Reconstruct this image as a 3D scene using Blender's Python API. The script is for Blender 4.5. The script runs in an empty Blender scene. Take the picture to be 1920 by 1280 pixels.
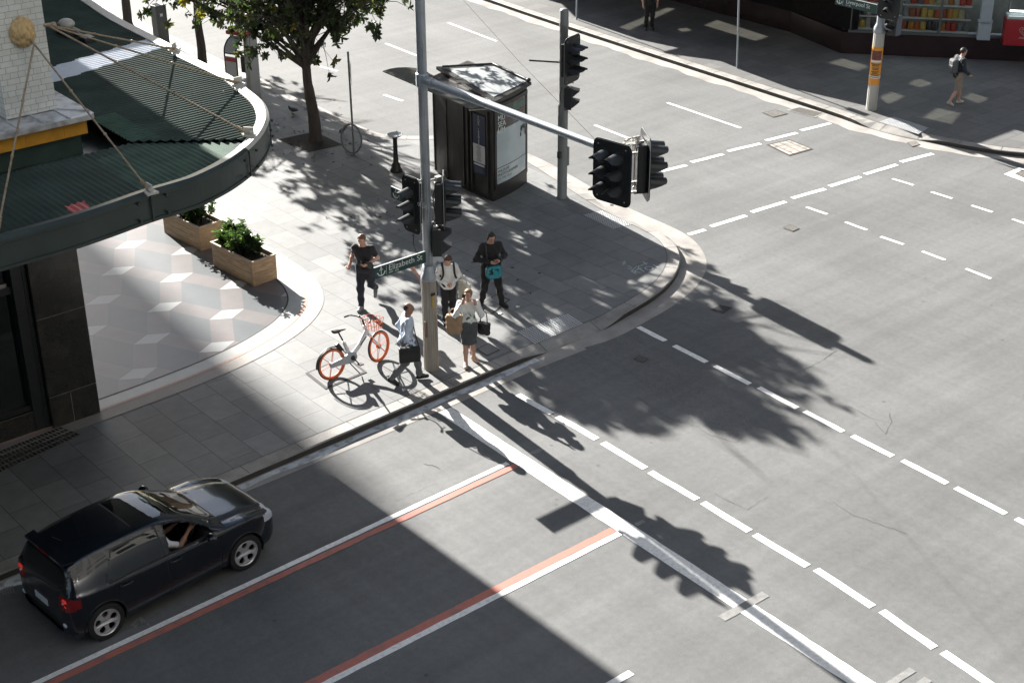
import bpy, bmesh, math, random
import numpy as np
from mathutils import Vector, Matrix, Euler
random.seed(7); rng = np.random.default_rng(7)
R_ = math.radians
scene = bpy.context.scene
COL = scene.collection
# ---------------------------------------------------------------- camera model (also used to set things out on the ground)
FPX, PITCH, ROLL, YAW, CAMH = 2823.27, R_(26.873), R_(-0.2638), R_(40.128), 14.5
_r = Vector((1, 0, 0)); _f = Vector((0, math.cos(PITCH), -math.sin(PITCH))); _u = _r.cross(_f)
_r, _u = math.cos(ROLL)*_r + math.sin(ROLL)*_u, -math.sin(ROLL)*_r + math.cos(ROLL)*_u
_M = Matrix.Rotation(-YAW, 3, 'Z')
_r, _u, _f = _M @ _r, _M @ _u, _M @ _f
CAMPOS = Vector((0, 0, CAMH))
def ray(x, y): return _f + _r*((x-960)/FPX) - _u*((y-640)/FPX)
def G(x, y, z=0.0):
    d = ray(x, y); t = (z-CAMH)/d.z
    return Vector((d.x*t, d.y*t, z))
def G2(x, y, z=0.0):
    p = G(x, y, z); return (p.x, p.y)
def onY(x, y, y0):
    d = ray(x, y); t = y0/d.y; return CAMPOS + d*t
def onX(x, y, x0):
    d = ray(x, y); t = x0/d.x; return CAMPOS + d*t
PAV = 0.13
SUN_AZ, SUN_EL = R_(84.0), R_(25.0)
def pr(p):
    d = Vector(p)-CAMPOS; w = d.dot(_f); return (960+FPX*d.dot(_r)/w, 640-FPX*d.dot(_u)/w)

# ---------------------------------------------------------------- materials
def nodes(m):
    m.use_nodes = True
    nt = m.node_tree
    return nt, nt.nodes, nt.links, nt.nodes['Principled BSDF']
def setin(b, **k):
    for a, v in k.items():
        n = {'rough': 'Roughness', 'metal': 'Metallic', 'spec': 'Specular IOR Level', 'trans': 'Transmission Weight', 'coat': 'Coat Weight', 'coatr': 'Coat Roughness', 'ior': 'IOR', 'sub': 'Subsurface Weight', 'alpha': 'Alpha', 'sheen': 'Sheen Weight'}[a]
        b.inputs[n].default_value = v
def c4(c): return (c[0], c[1], c[2], 1)
def mk(name, col, rough=.6, metal=0, var=0.0, vscale=6.0, fine=0.0, fscale=60.0, bump=0.0, bscale=80.0, dirt=None, dscale=1.5, damt=.5, stretch=None, obj=False, **k):
    """plain procedural surface: base colour broken up by two noises, optional dirt colour and bump"""
    m = bpy.data.materials.new(name); nt, N, L, b = nodes(m)
    setin(b, rough=rough, metal=metal, **k)
    b.inputs['Base Color'].default_value = c4(col)
    if not (var or fine or bump or dirt): return m
    if obj:
        tc = N.new('ShaderNodeTexCoord'); src = tc.outputs['Object']
    else:
        g = N.new('ShaderNodeNewGeometry'); src = g.outputs['Position']
    if stretch:
        mp = N.new('ShaderNodeMapping'); mp.inputs['Scale'].default_value = stretch; L.new(src, mp.inputs[0]); src = mp.outputs[0]
    def noise(sc, det=4):
        n = N.new('ShaderNodeTexNoise'); n.inputs['Scale'].default_value = sc; n.inputs['Detail'].default_value = det
        L.new(src, n.inputs['Vector']); return n
    cur = None
    def mul(facsock, amt):
        nonlocal cur
        mr = N.new('ShaderNodeMapRange'); mr.inputs['From Min'].default_value = .25; mr.inputs['From Max'].default_value = .75
        mr.inputs['To Min'].default_value = 1-amt; mr.inputs['To Max'].default_value = 1+amt
        L.new(facsock, mr.inputs['Value'])
        mx = N.new('ShaderNodeMix'); mx.data_type = 'RGBA'; mx.blend_type = 'MULTIPLY'; mx.inputs['Factor'].default_value = 1
        if cur is None: mx.inputs['A'].default_value = c4(col)
        else: L.new(cur, mx.inputs['A'])
        L.new(mr.outputs[0], mx.inputs['B']); cur = mx.outputs['Result']
    if var: mul(noise(vscale).outputs['Fac'], var)
    if fine: mul(noise(fscale, 2).outputs['Fac'], fine)
    if dirt:
        n = noise(dscale, 6); cr = N.new('ShaderNodeValToRGB'); cr.color_ramp.elements[0].position = .48; cr.color_ramp.elements[1].position = .68
        L.new(n.outputs['Fac'], cr.inputs[0])
        mm = N.new('ShaderNodeMath'); mm.operation = 'MULTIPLY'; mm.inputs[1].default_value = damt; L.new(cr.outputs[0], mm.inputs[0])
        mx = N.new('ShaderNodeMix'); mx.data_type = 'RGBA'; L.new(mm.outputs[0], mx.inputs['Factor'])
        if cur is None: mx.inputs['A'].default_value = c4(col)
        else: L.new(cur, mx.inputs['A'])
        mx.inputs['B'].default_value = c4(dirt); cur = mx.outputs['Result']
    if cur is not None: L.new(cur, b.inputs['Base Color'])
    if bump:
        n = noise(bscale, 3); bp = N.new('ShaderNodeBump'); bp.inputs['Strength'].default_value = bump; bp.inputs['Distance'].default_value = .01
        L.new(n.outputs['Fac'], bp.inputs['Height']); L.new(bp.outputs[0], b.inputs['Normal'])
    return m

# ---------------------------------------------------------------- mesh builder
class MB:
    def __init__(s): s.v = []; s.f = []; s.m = []; s.sm = []
    def add(s, vs, fs, mi=0, smooth=False, M=None):
        o = len(s.v)
        for p in vs:
            p = Vector(p); s.v.append(tuple(M @ p) if M is not None else tuple(p))
        for f in fs: s.f.append([i+o for i in f]); s.m.append(mi); s.sm.append(smooth)
        return s
    def box(s, c, size, M=None, mi=0, bev=0.0):
        x, y, z = c; a, b, h = size[0]/2, size[1]/2, size[2]/2
        if bev <= 0:
            vs = [(x+i*a, y+j*b, z+k*h) for i in (-1, 1) for j in (-1, 1) for k in (-1, 1)]
            fs = [(0, 1, 3, 2), (4, 6, 7, 5), (0, 4, 5, 1), (2, 3, 7, 6), (0, 2, 6, 4), (1, 5, 7, 3)]
            return s.add(vs, fs, mi, False, M)
        bm = bmesh.new(); bmesh.ops.create_cube(bm, size=1)
        for v in bm.verts: v.co = Vector((v.co.x*size[0], v.co.y*size[1], v.co.z*size[2])) + Vector(c)
        bmesh.ops.bevel(bm, geom=bm.edges[:], offset=bev, segments=2, affect='EDGES', profile=.5)
        bm.verts.index_update()
        s.add([v.co.copy() for v in bm.verts], [[v.index for v in f.verts] for f in bm.faces], mi, False, M); bm.free(); return s
    def tube(s, pts, rad, n=8, mi=0, cap=True, M=None, smooth=True, flat=None):
        pts = [Vector(p) for p in pts]
        if not hasattr(rad, '__len__'): rad = [rad]*len(pts)
        vs, fs = [], []
        prev = None
        for i, p in enumerate(pts):
            if i == 0: t = pts[1]-p
            elif i == len(pts)-1: t = p-pts[i-1]
            else: t = (pts[i+1]-p).normalized() + (p-pts[i-1]).normalized()
            t.normalize()
            if prev is None:
                a = Vector((0, 0, 1)) if abs(t.z) < .9 else Vector((1, 0, 0))
                u = t.cross(a).normalized()
            else: u = (prev - t*prev.dot(t)).normalized()
            w = t.cross(u); prev = u
            for k in range(n):
                an = 2*math.pi*k/n
                q = u*math.cos(an)*rad[i] + w*math.sin(an)*rad[i]*(flat or 1)
                vs.append(p+q)
        for i in range(len(pts)-1):
            for k in range(n):
                k2 = (k+1) % n
                fs.append((i*n+k, i*n+k2, (i+1)*n+k2, (i+1)*n+k))
        s.add(vs, fs, mi, smooth, M)
        if cap:
            s.add(vs[:n], [tuple(range(n))[::-1]], mi, False, M); s.add(vs[-n:], [tuple(range(n))], mi, False, M)
        return s
    def lathe(s, prof, c=(0, 0, 0), n=16, mi=0, M=None, smooth=True, cap=True):
        vs, fs = [], []
        for r, z in prof:
            for k in range(n):
                a = 2*math.pi*k/n; vs.append((c[0]+r*math.cos(a), c[1]+r*math.sin(a), c[2]+z))
        for i in range(len(prof)-1):
            for k in range(n):
                k2 = (k+1) % n; fs.append((i*n+k, i*n+k2, (i+1)*n+k2, (i+1)*n+k))
        if cap: fs.append(tuple(range(n))[::-1]); L = (len(prof)-1)*n; fs.append(tuple(range(L, L+n)))
        return s.add(vs, fs, mi, smooth, M)
    def prism(s, out, z0, z1, mi=0, M=None, top=True, bottom=True, side_mi=None):
        n = len(out)
        if sum(out[i][0]*out[(i+1) % n][1]-out[(i+1) % n][0]*out[i][1] for i in range(n)) < 0: out = out[::-1]
        vs = [(p[0], p[1], z0) for p in out] + [(p[0], p[1], z1) for p in out]
        fs = [(i, (i+1) % n, n+(i+1) % n, n+i) for i in range(n)]
        s.add(vs, fs, mi if side_mi is None else side_mi, False, M)
        if top: s.add(vs[n:], [tuple(range(n))], mi, False, M)
        if bottom: s.add(vs[:n], [tuple(range(n))[::-1]], mi, False, M)
        return s
    def sheet(s, out, z, mi=0, M=None):
        n = len(out)
        if sum(out[i][0]*out[(i+1) % n][1]-out[(i+1) % n][0]*out[i][1] for i in range(n)) < 0: out = out[::-1]
        return s.add([(p[0], p[1], z) for p in out], [tuple(range(n))], mi, False, M)
    def ell(s, c, r, n=12, m=8, mi=0, M=None):
        vs = [(c[0], c[1], c[2]-r[2])]; fs = []
        for i in range(1, m):
            t = math.pi*i/m
            for k in range(n):
                a = 2*math.pi*k/n; vs.append((c[0]+r[0]*math.sin(t)*math.cos(a), c[1]+r[1]*math.sin(t)*math.sin(a), c[2]-r[2]*math.cos(t)))
        vs.append((c[0], c[1], c[2]+r[2])); T = len(vs)-1
        for k in range(n): fs.append((0, 1+(k+1) % n, 1+k))
        for i in range(m-2):
            for k in range(n):
                a, b = 1+i*n+k, 1+i*n+(k+1) % n; fs.append((a, b, b+n, a+n))
        for k in range(n): fs.append((T, 1+(m-2)*n+k, 1+(m-2)*n+(k+1) % n))
        return s.add(vs, fs, mi, True, M)
    def build(s, name, mats, parent=None, loc=None, rotz=0, sharp=None):
        me = bpy.data.meshes.new(name); me.from_pydata(s.v, [], s.f)
        if not isinstance(mats, (list, tuple)): mats = [mats]
        for m in mats: me.materials.append(m)
        me.polygons.foreach_set('material_index', s.m); me.polygons.foreach_set('use_smooth', s.sm); me.update()
        if sharp is not None:
            me.polygons.foreach_set('use_smooth', [True]*len(me.polygons)); me.set_sharp_from_angle(angle=R_(sharp))
        return link(name, me, parent, loc, rotz)
def link(name, me, parent=None, loc=None, rotz=0):
    o = bpy.data.objects.new(name, me); COL.objects.link(o)
    if parent: o.parent = parent
    if loc is not None: o.location = loc
    if rotz: o.rotation_euler.z = rotz
    return o
def tag(o, label, cat, group=None):
    o['label'] = label; o['category'] = cat
    if group: o['group'] = group
    return o
def thing(name, label, cat, loc=(0, 0, 0), rotz=0, group=None):
    o = bpy.data.objects.new(name, None); COL.objects.link(o); o.location = loc; o.rotation_euler.z = rotz; o.empty_display_size = .2
    return tag(o, label, cat, group)
def struct(o): o['kind'] = 'structure'; return o
def rrect(w, h, r, n=5):
    out = []
    for cx, cy, a0 in ((w/2-r, h/2-r, 0), (-w/2+r, h/2-r, 90), (-w/2+r, -h/2+r, 180), (w/2-r, -h/2+r, 270)):
        for k in range(n+1):
            a = R_(a0+90*k/n); out.append((cx+r*math.cos(a), cy+r*math.sin(a)))
    return out
def frame(origin, xdir, updir):
    """matrix whose local x runs along xdir, local y along updir, local z out of the face"""
    x = Vector(xdir).normalized(); y = Vector(updir); y = (y - x*y.dot(x)).normalized(); z = x.cross(y)
    M = Matrix((x, y, z)).transposed().to_4x4(); M.translation = Vector(origin); return M
def text(body, size, M, m, name, parent, align='LEFT', ext=.002, sx=1.0, bend=None):
    cu = bpy.data.curves.new('t', 'FONT'); cu.body = body; cu.size = size; cu.align_x = align; cu.align_y = 'CENTER'; cu.extrude = ext; cu.resolution_u = 3
    o = bpy.data.objects.new('t', cu); COL.objects.link(o)
    dg = bpy.context.evaluated_depsgraph_get(); me = bpy.data.meshes.new_from_object(o.evaluated_get(dg))
    bpy.data.objects.remove(o); bpy.data.curves.remove(cu)
    for v in me.vertices: v.co = M @ Vector((v.co.x*sx, v.co.y, v.co.z+(bend(v.co.x) if bend else 0)))
    me.materials.clear(); me.materials.append(m)
    return link(name, me, parent)
def catmull(pts, n=6, closed=False):
    P = [Vector(p) for p in pts]; out = []; N = len(P)
    for i in range(N if closed else N-1):
        p0 = P[i-1] if (i > 0 or closed) else P[0]; p1 = P[i]; p2 = P[(i+1) % N]; p3 = P[(i+2) % N] if (closed or i+2 < N) else P[-1]
        for k in range(n):
            t = k/n
            out.append(.5*((2*p1)+(-p0+p2)*t+(2*p0-5*p1+4*p2-p3)*t*t+(-p0+3*p1-3*p2+p3)*t**3))
    if not closed: out.append(P[-1])
    return out
def offset_line(pts, d):
    """offset an open 2-D polyline by d to its left"""
    P = [Vector((p[0], p[1])) for p in pts]; out = []
    for i in range(len(P)):
        a = P[max(i-1, 0)]; b = P[min(i+1, len(P)-1)]; t = (b-a).normalized(); out.append((P[i].x-t.y*d, P[i].y+t.x*d))
    return out
def copy_tree(o, parent=None):
    c = o.copy(); COL.objects.link(c); c.parent = parent
    for ch in list(o.children): copy_tree(ch, c)
    return c
# ================================================================ setting: road, pavements, kerbs, markings
def asphalt(name, base, grain=.17):
    m = bpy.data.materials.new(name); nt, N, L, b = nodes(m); setin(b, rough=.78, spec=.35)
    g = N.new('ShaderNodeNewGeometry'); P = g.outputs['Position']
    def noise(sc, det=3, st=None, rough=.5):
        n = N.new('ShaderNodeTexNoise'); n.inputs['Scale'].default_value = sc; n.inputs['Detail'].default_value = det; n.inputs['Roughness'].default_value = rough
        s = P
        if st:
            mp = N.new('ShaderNodeMapping'); mp.inputs['Scale'].default_value = st; L.new(P, mp.inputs[0]); s = mp.outputs[0]
        L.new(s, n.inputs['Vector']); return n.outputs['Fac']
    cur = None
    for fac, amt, lo, hi in ((noise(.30, 5), .17, .3, .7), (noise(1.0, 6, (.16, 2.4, 1)), .10, .3, .7), (noise(1.6, 4, (2.4, .2, 1)), .06, .3, .7), (noise(9, 5), .08, .3, .7), (noise(85, 2), grain, .3, .7), (noise(28, 3, None, .8), grain*.5, .3, .7)):
        mr = N.new('ShaderNodeMapRange'); mr.inputs['From Min'].default_value = lo; mr.inputs['From Max'].default_value = hi; mr.inputs['To Min'].default_value = 1-amt; mr.inputs['To Max'].default_value = 1+amt
        L.new(fac, mr.inputs['Value']); mx = N.new('ShaderNodeMix'); mx.data_type = 'RGBA'; mx.blend_type = 'MULTIPLY'; mx.inputs['Factor'].default_value = 1
        if cur is None: mx.inputs['A'].default_value = c4(base)
        else: L.new(cur, mx.inputs['A'])
        L.new(mr.outputs[0], mx.inputs['B']); cur = mx.outputs['Result']
    # oil spots and old gum
    v = N.new('ShaderNodeTexVoronoi'); v.inputs['Scale'].default_value = 1.1; L.new(P, v.inputs['Vector'])
    cr = N.new('ShaderNodeMapRange'); cr.inputs['From Min'].default_value = .015; cr.inputs['From Max'].default_value = .06; cr.inputs['To Min'].default_value = .45; L.new(v.outputs['Distance'], cr.inputs['Value'])
    mx = N.new('ShaderNodeMix'); mx.data_type = 'RGBA'; mx.blend_type = 'MULTIPLY'; mx.inputs['Factor'].default_value = .7; L.new(cur, mx.inputs['A']); L.new(cr.outputs[0], mx.inputs['B'])
    L.new(mx.outputs['Result'], b.inputs['Base Color'])
    n = N.new('ShaderNodeTexNoise'); n.inputs['Scale'].default_value = 140; n.inputs['Detail'].default_value = 2; L.new(P, n.inputs['Vector'])
    bp = N.new('ShaderNodeBump'); bp.inputs['Strength'].default_value = .35; bp.inputs['Distance'].default_value = .006; L.new(n.outputs['Fac'], bp.inputs['Height']); L.new(bp.outputs[0], b.inputs['Normal'])
    return m
def paving(name, c1, c2, mort, w, h, rot=0.0, msize=.012, off=.5):
    m = bpy.data.materials.new(name); nt, N, L, b = nodes(m); setin(b, rough=.62, spec=.45)
    g = N.new('ShaderNodeNewGeometry'); mp = N.new('ShaderNodeMapping'); mp.inputs['Rotation'].default_value = (0, 0, rot)
    L.new(g.outputs['Position'], mp.inputs[0])
    br = N.new('ShaderNodeTexBrick'); br.inputs['Color1'].default_value = c4(c1); br.inputs['Color2'].default_value = c4(c2); br.inputs['Mortar'].default_value = c4(mort)
    br.inputs['Scale'].default_value = 1; br.inputs['Mortar Size'].default_value = msize/2; br.inputs['Mortar Smooth'].default_value = .1; br.inputs['Bias'].default_value = -.1
    br.inputs['Brick Width'].default_value = w; br.inputs['Row Height'].default_value = h; br.offset = off
    L.new(mp.outputs[0], br.inputs['Vector'])
    cur = br.outputs['Color']
    for sc, det, amt in ((.5, 5, .14), (5, 5, .09), (70, 2, .10)):
        n = N.new('ShaderNodeTexNoise'); n.inputs['Scale'].default_value = sc; n.inputs['Detail'].default_value = det; L.new(g.outputs['Position'], n.inputs['Vector'])
        mr = N.new('ShaderNodeMapRange'); mr.inputs['From Min'].default_value = .3; mr.inputs['From Max'].default_value = .7; mr.inputs['To Min'].default_value = 1-amt; mr.inputs['To Max'].default_value = 1+amt
        L.new(n.outputs['Fac'], mr.inputs['Value']); mx = N.new('ShaderNodeMix'); mx.data_type = 'RGBA'; mx.blend_type = 'MULTIPLY'; mx.inputs['Factor'].default_value = 1
        L.new(cur, mx.inputs['A']); L.new(mr.outputs[0], mx.inputs['B']); cur = mx.outputs['Result']
    v = N.new('ShaderNodeTexVoronoi'); v.inputs['Scale'].default_value = 1.6; L.new(g.outputs['Position'], v.inputs['Vector'])
    cr = N.new('ShaderNodeMapRange'); cr.inputs['From Min'].default_value = .03; cr.inputs['From Max'].default_value = .06; cr.inputs['To Min'].default_value = .72; L.new(v.outputs['Distance'], cr.inputs['Value'])
    mx = N.new('ShaderNodeMix'); mx.data_type = 'RGBA'; mx.blend_type = 'MULTIPLY'; mx.inputs['Factor'].default_value = .6; L.new(cur, mx.inputs['A']); L.new(cr.outputs[0], mx.inputs['B'])
    L.new(mx.outputs['Result'], b.inputs['Base Color'])
    bp = N.new('ShaderNodeBump'); bp.inputs['Strength'].default_value = .5; bp.inputs['Distance'].default_value = .004; bp.invert = True
    L.new(br.outputs['Fac'], bp.inputs['Height']); L.new(bp.outputs[0], b.inputs['Normal'])
    return m
ASPH = asphalt('asphalt_grey', (.128, .131, .131))
ASPHD = asphalt('asphalt_coarse', (.123, .125, .125), .33)
PAVE = paving('paving_stone', (.185, .19, .19), (.135, .14, .143), (.04, .04, .04), .95, .62, R_(90))
PAVE2 = paving('paving_stone_far', (.15, .15, .146), (.115, .115, .115), (.05, .05, .05), .9, .6, 0)
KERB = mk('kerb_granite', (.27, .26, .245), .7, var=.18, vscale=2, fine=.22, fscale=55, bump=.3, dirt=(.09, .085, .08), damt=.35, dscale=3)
KERBF = mk('kerb_face_grime_shade', (.055, .048, .042), .8, var=.3, vscale=3, fine=.2, fscale=50)  # grime, made darker to carry the shade on the upright kerb face
GUT = mk('gutter_concrete', (.30, .285, .265), .8, var=.2, vscale=1.5, fine=.15, fscale=70, dirt=(.13, .125, .12), damt=.5, dscale=1.1)
GUTP = mk('gutter_worn_paint', (.55, .58, .60), .7, var=.2, vscale=4, fine=.15, dirt=(.13, .13, .13), damt=.8, dscale=5)
WHITE = mk('road_paint_white', (.80, .80, .78), .6, var=.06, vscale=5, fine=.05, fscale=90, dirt=(.42, .42, .41), damt=.45, dscale=14)
WHITEOLD = mk('road_paint_worn', (.21, .21, .205), .7, var=.15, vscale=8, fine=.2, dirt=(.16, .16, .16), damt=.7, dscale=9)
RED = mk('road_paint_red', (.46, .16, .12), .7, var=.1, vscale=5, fine=.1, dirt=(.16, .12, .115), damt=.6, dscale=5)
DARK = mk('crack_bitumen', (.035, .035, .035), .8)
IRON = mk('cast_iron', (.055, .055, .056), .55, .3, var=.3, vscale=20, fine=.2)
IRONL = mk('cast_iron_dusty', (.16, .15, .135), .75, .1, var=.4, vscale=18, fine=.2)
STUD = mk('steel_tactile_studs', (.62, .64, .66), .45, .35, var=.08)

mb = MB(); mb.sheet([(-150, -60), (260, -60), (260, 420), (-150, 420)], 0)
# cut: the sheet is one face; smooth shading not needed
struct(mb.build('road', ASPH))

# near pavement: outer kerb line
kerb_px = [(440, 906), (570, 844), (865, 718), (1000, 660), (1075, 628), (1130, 616), (1175.6, 584), (1226.5, 555), (1258, 531), (1275, 504), (1279, 480), (1272.5, 461), (1260, 446), (1234, 429), (1202, 420), (1144, 390.6), (1100, 352), (988, 290)]
kx = [(-60, 20.72), (0, 20.72), (11, 20.75), (14, 20.85), (18.3, 21.0), (20.2, 21.0), (21.2, 21.15), (22.15, 21.34), (22.95, 21.62), (23.66, 22.03), (24.23, 22.52), (24.62, 23.05), (24.86, 23.6), (24.98, 24.2), (25.06, 25.2), (25.2, 26.2), (25.55, 27.8), (25.95, 29.6), (26.05, 31.0), (25.7, 32.2), (25.15, 33.1), (24.3, 33.9), (23.9, 34.8), (23.9, 36.4), (23.98, 38), (24.3, 44), (24.9, 55), (26, 80), (33, 240)]
kline = [(p.x, p.y) for p in catmull([(a, b, 0) for a, b in kx[4:26]], 4)]
kline = kx[:4] + kline + kx[26:]
KW = .32
inner = offset_line(kline, KW)
mb = MB(); mb.sheet(inner + [(-60, 240)], PAV)
struct(mb.build('pavement', PAVE))
def ribbon(mb, a, b, za, zb, mi=0):
    n = len(a)
    mb.add([(p[0], p[1], za) for p in a] + [(p[0], p[1], zb) for p in b], [(i, i+1, n+i+1, n+i) for i in range(n-1)], mi)
# height of the kerb along its line: dips to the road at the two crossing ramps
def kerb_h(x, y):
    h = PAV
    for (ax, ay, bx, by) in ((18.7, 21, 20.25, 21), (25.0, 24.4, 25.25, 26.1)):
        a, b, p = Vector((ax, ay)), Vector((bx, by)), Vector((x, y)); t = max(0, min(1, (p-a).dot(b-a)/(b-a).length_squared)); d = (p-(a+(b-a)*t)).length
        h = min(h, .02+max(0, min(1, d/.75))*(PAV-.02))
    return h
def densify(l, step):
    out = []
    for a, b in zip(l[:-1], l[1:]):
        n = max(1, int(math.hypot(b[0]-a[0], b[1]-a[1])/step)) if abs(a[0]) < 60 and a[1] < 60 and b[0] > -20 else 1
        for k in range(n): out.append((a[0]+(b[0]-a[0])*k/n, a[1]+(b[1]-a[1])*k/n))
    out.append(l[-1]); return out
kd = densify(kline, .3); kin = offset_line(kd, KW); kch = offset_line(kd, .025)
mb = MB(); n = len(kd)
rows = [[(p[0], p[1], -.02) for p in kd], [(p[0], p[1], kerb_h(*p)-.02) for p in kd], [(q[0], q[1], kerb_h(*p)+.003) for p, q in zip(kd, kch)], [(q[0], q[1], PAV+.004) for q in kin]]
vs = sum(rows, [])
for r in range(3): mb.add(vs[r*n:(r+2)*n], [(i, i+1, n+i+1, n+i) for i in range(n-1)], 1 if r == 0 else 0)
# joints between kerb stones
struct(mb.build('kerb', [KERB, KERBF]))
mb = MB(); acc = 0; last = 0
for i in range(1, n):
    seg = math.hypot(kd[i][0]-kd[i-1][0], kd[i][1]-kd[i-1][1]); acc += seg
    if acc-last > 1.15 and seg < 1:
        last = acc; p, q = Vector(kd[i]), Vector(kin[i]); t = (Vector(kd[i])-Vector(kd[i-1])).normalized()*.006; z = kerb_h(*p)
        mb.add([(p.x-t.x, p.y-t.y, z+.004), (p.x+t.x, p.y+t.y, z+.004), (q.x+t.x, q.y+t.y, PAV+.008), (q.x-t.x, q.y-t.y, PAV+.008)], [(0, 1, 2, 3)])
ribbon(mb, offset_line(kd, KW-.006), offset_line(kd, KW+.006), PAV+.0075, PAV+.0075)
struct(mb.build('kerb_joint', DARK))
# gutter
gw = [(-60, .30), (11, .3), (14, .38), (20, .42), (22.5, .50), (24, .62), (25, .62)]
def gutw(p):
    if p[1] > 23.5: return max(.3, .62-.045*(p[1]-23.5)) if p[1] < 31 else .28
    return float(np.interp(p[0], [a for a, b in gw], [b for a, b in gw]))
go = [(p[0]+nx*gutw(p), p[1]+ny*gutw(p)) for p, (nx, ny) in zip(kd, [((o[0]-p[0]), (o[1]-p[1])) for p, o in zip(kd, offset_line(kd, -1))])]
mb = MB(); ribbon(mb, go, kd, .004, .004); struct(mb.build('gutter', GUT))
sub = [i for i, p in enumerate(kd) if 5 < p[0] < 18.6 and p[1] < 21.2]
a = [(kd[i][0], kd[i][1]-.035-.015*math.sin(i*1.7)) for i in sub]; b_ = [(kd[i][0], kd[i][1]-.21-.04*math.sin(i*.9+1)) for i in sub]
mb = MB(); ribbon(mb, b_, a, .008, .008); struct(mb.build('gutter_paint', GUTP))

# far pavement (along the other side of the cross street) with its rounded corner
fk = [(40, 240), (37.2, 60), (36.3, 44), (36.12, 41.5), (35.87, 36.5), (35.64, 30.5), (35.5, 27.1), (35.38, 25.9), (35.45, 24.6), (35.75, 23.5), (36.1, 22.3), (36.6, 21.3), (37.4, 20.5), (38.6, 20.1), (41, 19.9), (60, 19.8), (160, 19.8)]
fl = fk[:2] + [(p.x, p.y) for p in catmull([(a, b, 0) for a, b in fk[2:15]], 4)] + fk[15:]
fd = fl[:2] + densify(fl[2:-2], .3) + fl[-2:]
fin = offset_line(fd, KW)
mb = MB(); mb.sheet(fin + [(160, 240)], PAV); struct(mb.build('pavement_far', PAVE2))
def kerb_hf(x, y):
    a, b, p = Vector((35.4, 25.5)), Vector((35.62, 24.1)), Vector((x, y)); t = max(0, min(1, (p-a).dot(b-a)/(b-a).length_squared)); d = (p-(a+(b-a)*t)).length
    return min(PAV, .015+max(0, min(1, d/.7))*(PAV-.015))
n = len(fd); ch = offset_line(fd, .025); mb = MB()
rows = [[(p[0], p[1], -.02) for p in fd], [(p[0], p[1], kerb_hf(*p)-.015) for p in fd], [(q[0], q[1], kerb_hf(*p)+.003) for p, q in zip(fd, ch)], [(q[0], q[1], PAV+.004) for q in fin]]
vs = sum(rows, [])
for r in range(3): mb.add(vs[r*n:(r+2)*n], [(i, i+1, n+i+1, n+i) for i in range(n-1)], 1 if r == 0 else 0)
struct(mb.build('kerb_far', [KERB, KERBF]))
mb = MB(); acc = 0; last = 0
for i in range(1, n):
    seg = math.hypot(fd[i][0]-fd[i-1][0], fd[i][1]-fd[i-1][1]); acc += seg
    if acc-last > 1.0 and seg < 1:
        last = acc; p, q = Vector(fd[i]), Vector(fin[i]); t = (Vector(fd[i])-Vector(fd[i-1])).normalized()*.007; z = kerb_hf(*p)
        mb.add([(p.x-t.x, p.y-t.y, z+.006), (p.x+t.x, p.y+t.y, z+.006), (q.x+t.x, q.y+t.y, PAV+.008), (q.x-t.x, q.y-t.y, PAV+.008)], [(0, 1, 2, 3)])
ribbon(mb, offset_line(fd, KW-.007), offset_line(fd, KW+.007), PAV+.0075, PAV+.0075)
struct(mb.build('kerb_joint_far', DARK))
fo = offset_line(fd, -.48); fo = [(x+.06*math.sin(y*2.1)+.05*math.sin(y*5.3), y) for x, y in fo]
mb = MB(); ribbon(mb, fo, fd, .004, .004); struct(mb.build('gutter_far', GUT))

# painted markings: dashed crossing lines, stop line, lane lines
def strip(mb, a, b, w, z=.006, mi=0, side=0, rag=.0):
    a, b = Vector(a[:2]), Vector(b[:2]); t = (b-a).normalized(); nrm = Vector((-t.y, t.x)); L = (b-a).length
    k = max(2, int(L/.18)) if rag else 2
    lo, hi = [], []
    for i in range(k):
        p = a+t*(L*i/(k-1)); j1 = random.uniform(-1, 1)*rag; j2 = random.uniform(-1, 1)*rag
        if random.random() < .06: j1 *= 3
        lo.append(p+nrm*(w*(side-.5)+j1)); hi.append(p+nrm*(w*(side+.5)+j2))
    mb.add([(p.x, p.y, z) for p in lo+hi], [(i, i+1, k+i+1, k+i) for i in range(k-1)], mi)
def dashes(mb, a, b, starts_len, w):
    a, b = Vector(a), Vector(b); t = (b-a).normalized()
    for s, l in starts_len: strip(mb, a+t*s, a+t*(s+l), w, rag=.006)
def dash_from_px(mb, segs, w, rag=.006):
    for p, q in segs: strip(mb, G2(*p), G2(*q), w, rag=rag)
mb = MB()
# near crossing, outer line (left edges given; centre line half a width in)
d1 = [(1197, 613, 1248, 639), (1264, 648, 1325, 679), (1340, 686, 1406, 720), (1422.5, 726.5, 1495, 765), (1508, 771, 1581, 809), (1598, 817, 1674, 855), (1692, 863, 1776, 906), (1792, 914, 1886, 963), (1905, 972, 2000, 1021), (2022, 1032, 2125, 1085), (2148, 1096, 2262, 1153)]
dash_from_px(mb, [((a, b), (c, d)) for a, b, c, d in d1], .135)
d2 = [(971, 739.5, 1034, 776), (1045, 781, 1119, 823), (1130, 830, 1210, 878), (1219, 884.5, 1307, 936), (1318, 942, 1405, 995.5), (1415, 1002, 1514, 1061), (1530, 1067, 1636, 1137), (1653, 1145, 1752, 1214), (1768, 1222, 1868, 1290), (1887, 1302, 1995, 1375), (2016, 1389, 2130, 1466)]
dash_from_px(mb, [((a, b), (c, d)) for a, b, c, d in d2], .15)
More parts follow.
